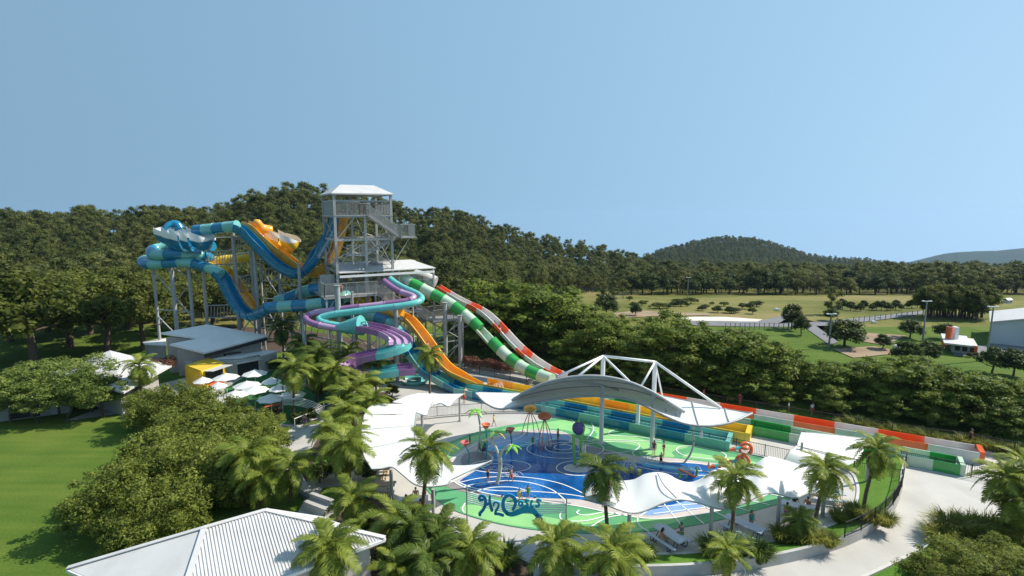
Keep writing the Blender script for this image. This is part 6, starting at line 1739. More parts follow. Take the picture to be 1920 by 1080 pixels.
# ---- forest on the hill and along the field's far edge
def scatter(pxr, Yf, sp, rng, ntry, keep=None):
    cells, out = {}, []
    for _ in range(ntry):
        px = rng.uniform(*pxr); y0, y1 = Yf(px); Y = math.sqrt(rng.uniform(y0 * y0, y1 * y1)); X = (px - 960) / 1012 * Y
        if keep and not keep(px, Y): continue
        c = (int(X // sp), int(Y // sp))
        if any(math.hypot(q[0] - X, q[1] - Y) < sp for dx in (-1, 0, 1) for dy in (-1, 0, 1) for q in cells.get((c[0] + dx, c[1] + dy), ())): continue
        cells.setdefault(c, []).append((X, Y)); out.append((px, X, Y, terrain_z(X, Y)))
    return out
frng = np.random.default_rng(5)
r0 = RIDGES[0]
def hillY(px):
    R_ = float(np.interp(px, r0[0], r0[2])); f_ = 108
    if px > 900: f_ = 108 + (px - 900) * .42
    return f_, R_ + 14
hillpts = scatter((-140, 1230), hillY, 4.3, frng, 22000)
edgeY = {px: (T(px, 553).y, T(px, 553).y + 75) for px in range(1180, 2061, 20)}
def edgeF(px):
    k = int(round(px / 20)) * 20; return edgeY[min(2060, max(1180, k))]
edgepts = scatter((1185, 2050), edgeF, 4.9, frng, 8000)
hillpts.sort(key=lambda q: q[2] + frng.uniform(0, 14)); edgepts.sort(key=lambda q: q[2])
def hilltree(q, lab, grp, hs):
    h = hs * frng.choice([.6, .8, .95, 1.0, 1.1, 1.35]) * frng.uniform(.9, 1.1)
    cm, tm, H0 = PR['gum'][int(frng.integers(0, 8))]
    root = empty("gum_tree", (q[1], q[2], q[3]), lab, "tree", grp, frng.uniform(0, 6.28)); s = h / H0; w = s * frng.uniform(1.0, 1.6)
    link("crown", cm, root, None, 0, (w, w, s)); link("trunk", tm, root, None, 0, (w, w, s))
sky_ = [q for q in hillpts if q[2] > float(np.interp(q[0], r0[0], r0[2])) - 7 and 0 < q[0] < 1200][:60]
near_ = [q for q in hillpts if q not in sky_]
for q in near_[:150]: hilltree(q, "olive green gum tree in the forest low on the hillside behind the slides", "gum trees low on the hillside", 8.6)
for q in sky_: hilltree(q, "gum tree standing on the hill's skyline against the blue sky", "gum trees on the skyline", 8.0)
for i, q in enumerate(edgepts[:110]):
    lab, grp = "dark gum tree in the front row along the far edge of the field", "gum trees along the field's far edge"
    if i % 5 in (0, 2): tree('dark', "gum_tree", (q[1], q[2], q[3]), frng.uniform(5.5, 9.0), lab, grp, 1.1)
    else: hilltree(q, lab, grp, 8.6)
# the rest of the woods as one mass each, grown from the same trees
def gum_joined(i):
    cm, tm, H0 = PR['gum'][i * 2]
    me = bpy.data.meshes.new("far_tree"); bm = bmesh.new(); bm.from_mesh(cm); n0 = len(bm.faces); bm.from_mesh(tm); bm.faces.ensure_lookup_table()
    for f in bm.faces[n0:]: f.material_index = 1
    bm.to_mesh(me); bm.free(); me.materials.append(LM['gum']); me.materials.append(m_bark); return me
def forest(name, pts, hs, protos, rng):
    me = bpy.data.meshes.new(name)
    me.from_pydata([(p[1], p[2], p[3]) for p in pts], [], [])
    n = len(pts)
    for an, ty, val in (("variant", 'INT', rng.integers(0, len(protos), n)), ("size", 'FLOAT', rng.choice([.65, .85, 1.0, 1.1, 1.3], n) * rng.uniform(.9, 1.1, n) * hs / 10.0), ("turn", 'FLOAT', rng.uniform(0, 6.28, n))):
        at = me.attributes.new(an, ty, 'POINT'); at.data.foreach_set("value", val.astype(np.int32 if ty == 'INT' else np.float32))
    o = link(name, me); o['kind'] = 'stuff'
    ng = bpy.data.node_groups.new(name, 'GeometryNodeTree')
    ng.interface.new_socket("Geometry", in_out='INPUT', socket_type='NodeSocketGeometry'); ng.interface.new_socket("Geometry", in_out='OUTPUT', socket_type='NodeSocketGeometry')
    N, Lk = ng.nodes, ng.links
    gi, go = N.new("NodeGroupInput"), N.new("NodeGroupOutput"); jn = N.new("GeometryNodeJoinGeometry")
    def attr(nm, ty):
        a = N.new("GeometryNodeInputNamedAttribute"); a.data_type = ty; a.inputs[0].default_value = nm; return a
    va, sa, ta = attr("variant", 'INT'), attr("size", 'FLOAT'), attr("turn", 'FLOAT')
    cx = N.new("ShaderNodeCombineXYZ"); Lk.new(ta.outputs[0], cx.inputs[2])
    for i, po_ in enumerate(protos):
        ob = N.new("GeometryNodeObjectInfo"); ob.transform_space = 'ORIGINAL'; ob.inputs[0].default_value = po_
        eq = N.new("FunctionNodeCompare"); eq.data_type = 'INT'; eq.operation = 'EQUAL'
        Lk.new(va.outputs[0], eq.inputs[2]); eq.inputs[3].default_value = i
        ip = N.new("GeometryNodeInstanceOnPoints")
        Lk.new(gi.outputs[0], ip.inputs['Points']); Lk.new(eq.outputs[0], ip.inputs['Selection']); Lk.new(ob.outputs['Geometry'], ip.inputs['Instance'])
        Lk.new(cx.outputs[0], ip.inputs['Rotation']); Lk.new(sa.outputs[0], ip.inputs['Scale'])
        Lk.new(ip.outputs[0], jn.inputs[0])
    Lk.new(jn.outputs[0], go.inputs[0])
    md = o.modifiers.new("trees", 'NODES'); md.node_group = ng
    return o
protos = []
for i in range(4):
    p = T((1128, 1150, 1168, 1560)[i], (572, 566, 560, 590)[i]); o = link("young_gum_tree", gum_joined(i), None, p, i * 1.3, .62)
    tag(o, ("small dark gum tree at the left corner of the open field", "second small gum tree from the field's left corner, beside the bush", "slender gum tree at the head of the grassy slope", "lone small gum tree beside the grey road junction")[i], "tree"); protos.append(o)
forest("hill_forest", near_[150:] + [q for q in hillpts if q not in sky_ and q not in near_], 8.4, protos, frng)
forest("field_edge_forest", edgepts[110:], 9.0, protos, frng)
def farhillY(px): return 585, 960
farpts = scatter((1110, 1720), farhillY, 6.2, frng, 26000)
forest("far_hill_forest", farpts, 8.5, protos, frng)
plain = scatter((1180, 2060), lambda px: (edgeF(px)[1], 900), 8.5, frng, 14000, keep=lambda px, Y: not (1150 < px < 1680 and Y > 560))
forest("valley_forest", plain, 10.0, protos, frng)

# ---- big trees left of and behind the buildings
for px, by, hpx, wid, lab in ((66, 694, 200, 1.15, "tall dark tree with a straight bare trunk on the far lawn"), (203, 664, 150, 1.2, "round dark tree with a forked trunk behind the pavilion"), (270, 656, 135, 1.15, "dark tree beside the annex of the grey building"),
                              (132, 650, 150, 1.2, "broad dark tree between the two trunks on the far lawn"), (-10, 680, 170, 1.2, "dark tree at the photo's left edge above the shed"), (20, 640, 130, 1.2, "dark round tree farthest left in the second row"),
                              (330, 626, 110, 1.2, "dark tree right behind the white roof corner"), (400, 608, 95, 1.2, "dark tree behind the steel columns"), (170, 628, 130, 1.1, "dark tree in the second row above the pavilion"),
                              (240, 618, 120, 1.3, "wide dark tree below the blue tube loops"), (90, 622, 120, 1.2, "dark tree in the second row above the bare trunk"), (455, 615, 90, 1.1, "small dark tree under the lattice beam"),
                              (520, 640, 70, 1.1, "dark bushy tree just behind the grey building's right end"), (300, 600, 100, 1.2, "dark tree at the foot of the outermost column")):
    p = G(px, by); tree('broad', "shade_tree", p, hpx / ppm(p), lab, "dark shade trees behind the buildings", wid)
for px, by, hpx, lab in ((38, 778, 95, "light green open tree in front of the low shed"), (112, 776, 92, "light green open tree at the shed's corner"), (172, 772, 95, "light green open tree in front of the pavilion"), (216, 764, 70, "small open tree at the pavilion's front wall"), (-6, 790, 90, "light open tree cut by the left edge"), (150, 745, 80, "open tree against the pavilion roof"), (75, 745, 70, "open tree behind the shed"), (20, 792, 72, "low open tree at the shed's doorway"), (70, 794, 66, "low open tree before the shed's opening"), (128, 790, 78, "open tree where the path meets the lawn"), (192, 782, 80, "open tree hiding the pavilion's front window"), (244, 770, 66, "open tree beside the red kiosk")):
    p = G(px, by); tree('open', "small_tree", p, hpx / ppm(p), lab, "light green small trees by the pavilion", 1.15)
for px, by, hpx, wid, lab in ((318, 806, 98, 1.1, "olive shrub tree at the lawn's far corner below the red kiosk"), (372, 806, 92, 1.2, "olive shrub tree below the yellow kiosk"), (432, 812, 74, 1.2, "olive shrub tree under the café umbrellas"), (492, 822, 58, 1.2, "olive shrub tree beside the ramp"),
                              (345, 862, 108, 1.2, "olive shrub tree in the middle of the row at the lawn edge"), (412, 872, 120, 1.2, "olive shrub tree in the thick of the row"), (470, 880, 110, 1.1, "olive shrub tree left of the palm group"), (300, 925, 130, 1.15, "large olive shrub with a hollow in its side"),
                              (372, 935, 130, 1.2, "large olive shrub with dark gaps near the roof"), (432, 945, 100, 1.0, "olive shrub just above the roof's far eave"), (232, 985, 140, 1.1, "olive shrub jutting farthest out over the lawn"), (300, 1012, 130, 1.1, "olive shrub nearest the roof corner"),
                              (275, 795, 70, 1.0, "olive shrub behind the planter block"), (245, 1025, 95, 1.0, "low olive shrub at the bottom of the row")):
    p = G(px, by); tree('shrub', "shrub_tree", p, hpx / ppm(p), lab, "olive shrub trees along the lawn", wid, cat="shrub")
for px, by, hpx, wid, lab in ((1800, 1092, 88, 1.35, "large olive shrub in the lower right corner"), (1745, 1104, 74, 1.2, "olive shrub nearest the lower edge at right"), (1870, 1075, 78, 1.2, "olive shrub behind the corner one, below the palms"), (1690, 1120, 40, 1.1, "low olive shrub at the path's edge, bottom right"), (1910, 1120, 90, 1.2, "olive shrub cut by the right edge")):
    p = G(px, by); tree('shrub', "shrub_tree", p, hpx / ppm(p), lab, "olive shrubs in the right corner", wid, cat="shrub")
# ---- the band of trees beyond the boundary fence
band = [(905, 652, 118), (960, 656, 134), (1012, 660, 128), (1062, 664, 116), (1105, 670, 104), (1080, 690, 70), (1128, 700, 102), (1175, 708, 98), (1225, 713, 118), (1275, 720, 123), (1325, 728, 98), (1380, 733, 108), (1425, 740, 108), (1475, 746, 98), (1525, 753, 90),
        (1575, 763, 88), (1625, 768, 106), (1685, 776, 118), (1740, 783, 118), (1795, 793, 108), (1855, 800, 98), (1910, 810, 96), (1965, 818, 98), (2025, 828, 100),
        (870, 638, 96), (925, 636, 96), (985, 638, 116), (1040, 642, 98), (1150, 660, 72), (1190, 668, 80), (1245, 676, 84), (1300, 686, 80), (1350, 691, 70), (1410, 698, 70), (1480, 714, 58), (1550, 728, 56), (1640, 738, 78), (1710, 746, 84), (1770, 754, 84), (1830, 764, 71), (1890, 771, 66), (1950, 776, 76),
        (1210, 724, 60), (1300, 738, 60), (1360, 748, 50), (1450, 760, 60), (1560, 776, 60), (1650, 788, 66), (1750, 800, 70), (1860, 820, 70)]
for i, (px, by, hpx) in enumerate(band):
    p = G(px, by)
    hpx *= rnd.uniform(.84, 1.14)
    lab = ("tall bright lime green tree right of the tower, beyond the red slide" if i == 1 else "lime green tree beside the tallest one beyond the slides" if i == 2 else
           f"{ORD[i]} layered tree from the tower in the front row beyond the boundary fence" if i < 24 else f"{ORD[i - 24]} layered tree from the tower in the rear row beyond the boundary fence" if i < 42 else f"{ORD[i - 42]} low leafy tree from the mast truss right against the boundary fence")
    tree('lime', "layered_tree", p, hpx / ppm(p), lab, "green trees beyond the boundary fence", rnd.uniform(1.0, 1.3))

# ---- palms
def frond_mesh(L, droop, n, rng, m, wide=.30):
    V, F = [], []
    def rach(t):
        return np.array([L * (t - .22 * droop * t * t), 0, L * (.34 * t - (.34 + .42 * droop) * t * t)])
    for k in range(n):
        t = .12 + .88 * k / (n - 1); p = rach(t); q = rach(min(1, t + .02)); tg = (q - rach(t - .02)); tg /= np.linalg.norm(tg)
        l = L * wide * (math.sin(math.pi * (.12 + .8 * t)) ** .7) * rng.uniform(.85, 1.1)
        for s in (-1, 1):
            d1 = tg * .75 + np.array([0, s * .9, .18 + rng.normal() * .12]); d1 /= np.linalg.norm(d1)
            d2 = d1 + np.array([0, 0, -.85 + rng.normal() * .2]); d2 /= np.linalg.norm(d2)
            w = L * .017; up = np.cross(d1, tg); up = tg * w
            a = p; b = p + d1 * l * .5; c = b + d2 * l * .5
            o = len(V)
            V += [a - up, a + up, b + up * 1.1, b - up * 1.1, c + up * .2, c - up * .2]; F += [(o, o + 1, o + 2, o + 3), (o + 3, o + 2, o + 4, o + 5)]
    ts = np.linspace(0, 1, 9)
    for i in range(8):
        a, b = rach(ts[i]), rach(ts[i + 1]); w = L * .012 * (1.3 - ts[i]); o = len(V)
        V += [a + [0, -w, 0], a + [0, w, 0], b + [0, w, 0], b + [0, -w, 0], a + [0, 0, -w], b + [0, 0, -w]]; F += [(o, o + 1, o + 2, o + 3), (o + 1, o + 4, o + 5, o + 2), (o + 4, o, o + 3, o + 5)]
    return np_mesh("frond", np.array(V), np.array(F), [m])
prng = np.random.default_rng(21)
FRONDS = {k: [frond_mesh(2.2, d, 26, prng, LM[k]) for d in (.75, 1.0, 1.3, 1.65)] for k in ('palm', 'palm2')}
DEAD = frond_mesh(2.2, 1.2, 22, prng, m_deadfrond, .22)
m_fruit = M("red_fruit_stalk", (.30, .05, .03), .6)
def palm(cx, cy, bx, by, L, label, kind='palm', nf=24, fruit=False, thick=.11, group="palms round the splash pool"):
    b = G(bx, by); c = A(cx, cy, b.y)
    c.y = b.y + rnd.uniform(-.15, .15)
    root = empty("palm_tree", b, label, "palm tree", group)
    top = c - b
    if top.z < .3: top.z = .3
    P = cr([(0, 0, -.1), (top.x * .15, top.y * .15, top.z * .3), (top.x * .55, top.y * .55, top.z * .68), tuple(top)], 5)
    mb = MB(); mb.tube(P, [thick * 1.35, thick * .8], 9); link("trunk", mb.mesh("trunk", m_palmbark, smooth=True), root)
    mb = MB(); mb.tube([top - Vector((0, 0, .05)), top + Vector((0, 0, .45))], [thick * .95, thick * .4], 8); link("crownshaft", mb.mesh("crownshaft", m_tdk, smooth=True), root)
    for k in range(nf):
        f = (k + .5) / nf; az = k * 2.39996 + rnd.uniform(-.25, .25)
        el = math.radians(72 - 105 * f ** 1.15 + rnd.uniform(-8, 8))
        v = min(3, int(f * 4)); s = L / 2.2 * (.72 + .36 * math.sin(math.pi * (.25 + .6 * f)))
        o = link("frond", FRONDS[kind][v], root, top + Vector((0, 0, .4 * (1 - f))), 0, s)
        o.rotation_euler = (rnd.uniform(-.3, .3), -el + .34, az)
    for k in range(rnd.randrange(1, 4)):
        o = link("dead_frond", DEAD, root, top - Vector((0, 0, .05)), 0, L / 2.2 * rnd.uniform(.5, .75)); o.rotation_euler = (rnd.uniform(-.4, .4), math.radians(rnd.uniform(62, 80)), rnd.uniform(0, 6.28))
    mb = MB()
    for k in range(6, len(P) - 1, 1):
        mb.tube([P[k] - Vector((0, 0, .02)), P[k] + Vector((0, 0, .03))], [thick * (1.35 - .55 * k / len(P)) * 1.12] * 2, 9)
    link("trunk_ring", mb.mesh("trunk_ring", m_bark, smooth=True), root)['kind'] = 'stuff'
    if fruit:
        mb = MB()
        for k in range(4):
            a = rnd.uniform(0, 6.28); d = Vector((math.cos(a), math.sin(a), 0)); mb.tube(cr([top, top + d * .35 + Vector((0, 0, -.05)), top + d * .45 + Vector((0, 0, -.6))], 4), [.04, .07], 6)
        link("fruit_stalk", mb.mesh("fruit_stalk", m_fruit), root)
for a in ((553, 695, 551, 785, 2.6, "palm with a thin trunk beside the café umbrellas"), (600, 668, 600, 748, 2.7, "palm behind the curved rail frame, tallest of its cluster", 'palm2'), (628, 700, 630, 772, 2.7, "palm in the cluster below the lilac tube's bend"), (655, 742, 656, 800, 2.6, "palm in the cluster left of the short white canopy"),
          (703, 692, 706, 748, 2.5, "palm standing just below the triple lane slide"), (697, 757, 700, 806, 2.5, "palm touching the short white canopy's corner"), (646, 778, 650, 850, 2.5, "palm right of the ramp, above the fruiting palm"), (650, 838, 658, 926, 2.5, "palm with red fruit stalks beside the left canopy", 'palm', 28, True),
          (622, 812, 628, 880, 2.3, "palm left of the fruiting palm"), (462, 858, 470, 946, 2.4, "tall palm rising out of the olive shrubs"), (492, 905, 486, 958, 2.0, "shorter palm at the foot of the tall one by the shrubs"), (547, 880, 545, 942, 2.2, "palm standing alone on the grey path behind the roof"),
          (664, 942, 676, 1005, 2.2, "palm at the roof's far right corner", 'palm', 26), (742, 985, 746, 1050, 2.3, "palm with a bare trunk right of the roof corner", 'palm', 26, True), (618, 1036, 624, 1150, 2.1, "palm in front of the ribbed roof, lowest left", 'palm', 28), (775, 1000, 780, 1075, 2.2, "dark palm right behind the bare trunked one", 'palm2'),
          (822, 1008, 822, 1072, 2.2, "dark palm left of the sign's left post", 'palm2', 26), (806, 1052, 806, 1120, 2.3, "dark feathery palm at the bottom edge under the sign", 'palm2', 26), (884, 1042, 884, 1105, 2.1, "bright palm beside the glass panel", 'palm', 26), (1042, 1036, 1046, 1100, 2.1, "bright bushy palm below the sign's right post", 'palm', 28),
          (1148, 1050, 1152, 1112, 2.4, "broad low palm under the leaning tall one", 'palm', 28), (803, 852, 793, 982, 2.2, "tall palm leaning in front of the left canopy", 'palm', 28, False, .13), (1129, 893, 1139, 1018, 2.0, "tall dark palm with fruit in front of the deep pool", 'palm2', 26, True), (1380, 905, 1372, 1012, 2.0, "tall palm in front of the right canopy's middle", 'palm', 26),
          (1547, 888, 1527, 992, 2.0, "tall palm leaning over the yellow legged table", 'palm', 26), (1645, 852, 1618, 958, 2.0, "tall palm on the lawn island in front of the run-outs", 'palm', 26), (1884, 905, 1878, 996, 2.1, "palm with two trunks close by at the right edge", 'palm', 26), (1912, 945, 1898, 1012, 2.1, "front palm at the right edge above the shrubs", 'palm', 26),
          (1925, 888, 1930, 990, 2.1, "palm cut by the right edge"), (806, 670, 806, 745, 2.1, "slim palm in front of the yellow slide"), (263, 690, 268, 768, 2.2, "palm above the red kiosk"), (530, 618, 533, 692, 2.6, "dark palm rising behind the grey building", 'palm2'), (566, 648, 567, 708, 2.6, "dark palm between the grey building and the slides", 'palm2'),
          (650, 668, 650, 730, 2.5, "palm in front of the thick pale column"), (592, 700, 594, 762, 2.4, "palm between the umbrellas' palm and the cluster"), (1362, 1040, 1366, 1085, 1.5, "low palm at the retaining wall, mid right", 'palm', 22), (575, 668, 577, 730, 2.4, "bright palm behind the thin trunked one"), (680, 722, 682, 775, 2.4, "palm in the cluster right under the purple lanes"),
          (740, 1075, 742, 1130, 1.6, "low palm beside the pink flowers at the bottom", 'palm', 20), (1500, 985, 1500, 1012, 1.3, "pale spiky low palm at the canopy's fourth post", 'palm', 22)):
    palm(*a)

# ---- ornamental grasses and low shrubs
def tuft_mesh(rng, n, h, r, m, w=.018):
    V, F = [], []
    for k in range(n):
        a = rng.random() * 6.28; rr = r * math.sqrt(rng.random()) * .55; b = np.array([rr * math.cos(a), rr * math.sin(a), 0]); d = np.array([math.cos(a), math.sin(a), 0]); s = np.array([-d[1], d[0], 0]) * w
        hh = h * rng.uniform(.6, 1.1); o_ = r * rng.uniform(.3, .9)
        p1 = b + d * o_ * .35 + [0, 0, hh * .65]; p2 = b + d * o_ + [0, 0, hh * .85 * rng.uniform(.5, 1.1)]
        o = len(V); V += [b - s, b + s, p1 + s, p1 - s, p2 + s * .15, p2 - s * .15]; F += [(o, o + 1, o + 2, o + 3), (o + 3, o + 2, o + 4, o + 5)]
    return np_mesh("tuft", np.array(V), np.array(F), [m])
trng = np.random.default_rng(8)
TUFT = [tuft_mesh(trng, 420, 1.0, .9, LM['grass']) for _ in range(3)]; PALE = [tuft_mesh(trng, 260, 1.0, .9, LM['pale'], .03)]; DTUFT = [tuft_mesh(trng, 360, 1.0, .9, LM['palm2'], .025)]
def tuft(px, py, s, lab, src=TUFT, group="ornamental grass clumps", z=0.0):
    o = link("grass_clump", src[rnd.randrange(len(src))], None, G(px, py, z), rnd.uniform(0, 6.28), s); tag(o, lab, "grass clump", group)
for px, py, s, lab, src, z in ((1572, 975, 0.9, "grass clump at the lawn island's inner edge, left of the tall palm", TUFT, .1), (1602, 968, 1.1, "grass clump at the foot of the island palm", TUFT, .3), (1632, 980, 1.0, "grass clump against the curved fence", TUFT, .4), (1660, 984, 1.0, "grass clump spilling over the retaining wall", TUFT, .5),
    (1492, 1018, 1.0, "grass clump below the pale spiky palm", TUFT, .15), (1522, 1020, 1.05, "grass clump in the middle of the lawn island front", TUFT, .3), (1552, 1022, 0.95, "grass clump right of the middle one on the lawn island", TUFT, .4), (1465, 1012, 1.0, "small grass clump beside the kerb", TUFT, .1),
    (1504, 992, 1.15, "pale spiky clump at the post of the right canopy", PALE, .1), (1376, 1038, 1.3, "pale spiky clump at the foot of the middle palm", PALE, .2), (1420, 1048, 1.2, "dark grass clump beside the pale spiky one", DTUFT, .3), (1205, 1050, 1.1, "dark spiky clump beside the broad low palm", DTUFT, .1),
    (1335, 1040, 1.2, "dark clump left of the pale spiky one", DTUFT, .1), (945, 1058, 1.3, "round dark clump right of the glass panel", DTUFT, 0), (1780, 1000, 1.6, "grass clump at the verge kerb's tip", TUFT, 0), (1812, 1005, 1.6, "grass clump second along the verge", TUFT, 0), (1845, 1008, 1.6, "grass clump third along the verge", TUFT, 0),
    (1762, 1015, 1.3, "grass clump nearest the path on the verge", TUFT, 0), (1875, 1012, 1.5, "grass clump under the right palms", TUFT, 0), (1905, 1018, 1.5, "grass clump at the right edge under the palms", TUFT, 0)):
    tuft(px, py, s, lab, src, "ornamental grass clumps", z)
for i, px in enumerate(range(1580, 1960, 26)):
    p = (px, 800 + (px - 1580) * .165 + rnd.uniform(-2, 1)); tuft(p[0], p[1], rnd.uniform(.9, 1.3), f"{ORD[i]} grass clump along the boundary fence, counted toward the lower right", TUFT, "grass clumps along the boundary fence", .2)
def rustf(rng, i):
    cl = [(rng.normal() * .5, rng.normal() * .5, .55 + .4 * rng.random(), .4) for _ in range(14)]
    return np_mesh("rust_crown", *leaf_cloud(cl, 1200, .09, rng), [LM['rust']])
RU = [rustf(trng, i) for i in range(2)]
for px, py, s, lab in ((872, 688, 1.2, "rust coloured shrub at the column's foot"), (890, 690, 1.0, "rust coloured shrub second from the column"), (912, 692, 1.1, "rust coloured shrub in the middle of the bed"), (926, 694, 1.1, "rust coloured shrub right of the middle one"), (940, 697, 1.0, "rust coloured shrub before the grey block"), (958, 699, .9, "rust coloured shrub behind the green tube"), (770, 1062, .8, "pink flowering shrub at the bottom edge"), (318, 735, 1.3, "orange flowering shrub top above the olive trees")):
    p = G(px, py) if px != 318 else G(px, 725, 0) + Vector((0, 0, 2.2)); o = link("flowering_shrub", RU[rnd.randrange(2)], None, p, rnd.uniform(0, 6), s); tag(o, lab, "shrub", "rust coloured shrubs")
for px, py, hpx, lab in ((600, 905, 40, "low green bush at the grass patch's left"), (640, 900, 45, "dark bush below the fruiting palm"), (690, 900, 40, "dark bush at the left canopy's foot"), (600, 745, 30, "dark bush beneath the palm cluster"), (640, 755, 35, "dark bush in the shade of the cluster"), (735, 745, 25, "dark bush before the short canopy"), (580, 790, 25, "hedge bush along the ramp"), (556, 795, 22, "hedge bush at the ramp's foot"), (690, 1010, 40, "dark bush beside the roof corner"), (730, 1060, 45, "dark bush at the bottom by the wall"), (860, 1070, 40, "dark bush at the bottom below the sign"), (1100, 1080, 35, "dark bush between the two low palms"),
                        (560, 690, 40, "dark bush behind the café palm"), (620, 730, 40, "dark bush under the tall cluster palm"), (520, 700, 30, "dark bush against the annex"), (660, 715, 36, "dark bush below the pale column")):
    p = G(px, py); tree('dark', "bush", p, hpx / ppm(p), lab, "dark bushes among the palms", 1.2, cat="bush")
for px, py, w, lab in ((915, 676, 1, "leafy bush behind the rust shrubs"), (960, 690, 1, "leafy bush beside the red slide's foot")):
    p = G(px, py); tree('dark', "bush", p, 2.0, lab, None, 1.2, cat="bush")

m_dry = grass_mat('dry_grass', (0.13, 0.12, 0.04), (0.20, 0.17, 0.06), (0.27, 0.22, 0.09))
# ------------------------------------------------------------------ far field: roads, sand, trees, poles, buildings
def tflat(name, pts, m, lift=.25):
    P = [Vector((x, y, 0)) for x, y in pts]
    mb = MB(); bm = bmesh.new(); vs = [bm.verts.new((p.x, p.y, 0)) for p in P]; bm.faces.new(vs)
    bmesh.ops.triangulate(bm, faces=bm.faces); 
    for _ in range(3): bmesh.ops.subdivide_edges(bm, edges=[e for e in bm.edges if e.calc_length() > 14], cuts=1, use_grid_fill=True)
    bmesh.ops.triangulate(bm, faces=bm.faces)
    for v in bm.verts:
        q = T(v.co.x, v.co.y); v.co = q + Vector((0, 0, lift))
    me = bpy.data.meshes.new(name); bm.to_mesh(me); bm.free(); me.materials.append(m)
    if sum(p.normal.z for p in me.polygons) < 0: me.flip_normals()
    o = link(name, me); o['kind'] = 'structure'; return o
tflat("road", [(1290, 601), (1420, 603), (1470, 592), (1475, 598), (1460, 607), (1530, 604), (1640, 594), (1730, 583), (1732, 589), (1640, 602), (1560, 611), (1530, 612), (1572, 642), (1556, 648), (1508, 614), (1400, 613), (1300, 611)], m_asph, .1)
tflat("sand", [(1262, 598), (1300, 595), (1360, 595), (1430, 600), (1420, 604), (1290, 602)], m_sand, .12)
tflat("bank", [(1150, 588), (1200, 582), (1240, 586), (1330, 588), (1330, 592), (1240, 593), (1160, 597)], m_dirt, .1)
tflat("dirt_patch", [(1310, 622), (1365, 622), (1350, 632), (1300, 634)], m_dirt, .1)
tflat("dirt_patch", [(1625, 625), (1700, 630), (1660, 648), (1620, 642)], m_dirt, .1)
tflat("dirt_patch", [(1560, 655), (1640, 650), (1700, 662), (1600, 672)], m_dirt, .1)
tflat("car_park", [(1780, 655), (1930, 640), (1930, 668), (1790, 668)], m_asph, .1)
for px, by, hpx, w, lab in ((1484, 617, 46, .9, "dark round tree standing by the road junction"), (1502, 628, 36, .9, "smaller dark tree touching the one by the junction"), (1583, 650, 50, 1.5, "widest dark tree in the field, beside the lamp post"), (1706, 634, 34, 1.3, "small dark tree left of the tall lamp"), (1768, 636, 30, 1.2, "small dark tree before the white shed"),
                            (1557, 602, 24, 1.2, "dark low tree on the road verge"), (1137, 592, 38, 1.3, "dark round bush tree at the field's left end"), (1192, 592, 22, 1.1, "lone bush on the grassy bank"), (1655, 655, 28, 1.1, "dark tree below the dirt patch"), (1740, 680, 40, 1.1, "dark tree below the small restaurant"), (1700, 690, 50, 1.1, "dark tree left of the restaurant hedge"), (1860, 700, 50, 1.1, "dark tree below the white shed"), (1900, 705, 50, 1.1, "dark tree at the right edge below the hedge"), (1830, 600, 40, 1.0, "leafy tree left of the white shed")):
    p = T(px, by); tree('dark', "field_tree", p, hpx / ppm(p), lab, "dark trees in the open field", w)
for i in range(16):
    px = 1572 + i * 10 + rnd.uniform(-3, 3); p = T(px, 583 + rnd.uniform(-3, 2) - i * .2); tree('dark', "field_bush", p, rnd.uniform(9, 20) / ppm(p), f"{ORD[i]} small bush in the ragged row above the road, counted toward the grove", "bushes above the road", 1.0, cat="bush")
for i in range(26):
    px = 1182 + i * 9.6 + rnd.uniform(-4, 4); py = 570 + (px - 1182) * .045 + rnd.uniform(-7, 9); p = T(px, py)
    tree('dark' if i % 3 else 'broad', "field_bush", p, rnd.uniform(4, 13) / ppm(p), f"{ORD[i]} scrubby bush from the left along the grassy slope", "scrub on the grassy slope", rnd.uniform(1.4, 2.6), cat="bush")
for i in range(22):
    px = 1738 + i * 4.8 + rnd.uniform(-2, 2); p = T(px, 597 + rnd.uniform(-4, 1)); tree('broad', "grove_tree", p, rnd.uniform(44, 72) / ppm(p), f"{ORD[i]} dark tree of the grove left of the white shed, counted toward it", "grove left of the white shed", .95)
for px, y0, y1, lab in ((1730, 640, 564, "tall lamp post beside the grove"), (1850, 676, 574, "tall lamp post before the white shed"), (1554, 652, 588, "lamp post in front of the widest field tree"), (1289, 556, 520, "thin pole at the far edge of the grassy slope"), (1478, 618, 590, "short pole by the junction tree")):
    p = T(px, y1 * 0 + y0); k = ppm(p); h = (y0 - y1) / k
    root = empty("lamp_post", p, lab, "lamp post", "lamp posts in the field"); mb = MB(); mb.tube([(0, 0, 0), (0, 0, h)], [.16, .09], 8); link("pole", mb.mesh("pole", m_dgalv), root)
    mb = MB(); mb.box((0, 0, h), (1.4, .15, .12)); mb.box((-.6, 0, h + .05), (.4, .35, .12)); mb.box((.6, 0, h + .05), (.4, .35, .12)); link("lamp_head", mb.mesh("lamp_head", m_wsteel), root)
p = T(1926, 652); k = ppm(p); W_, H_, Dp = 104 / k, 44 / k, 12.0
shed = empty("white_shed", p, "large white metal shed with a gabled roof at the right edge", "building", None, -.72)
x0, x1 = -W_ * .5, W_ * .5
mb = MB(); mb.add([(x0, 0, -1), (x1, 0, -1), (x1, 0, H_), (0, 0, H_ * 1.28), (x0, 0, H_), (x0, Dp, -1), (x1, Dp, -1), (x1, Dp, H_), (0, Dp, H_ * 1.28), (x0, Dp, H_)], [(0, 1, 2, 3, 4), (5, 9, 8, 7, 6), (0, 4, 9, 5), (1, 6, 7, 2)])
link("wall", mb.mesh("wall", M("pale_blue_shed_wall", (.50, .53, .56), .6, .06, .3)), shed)
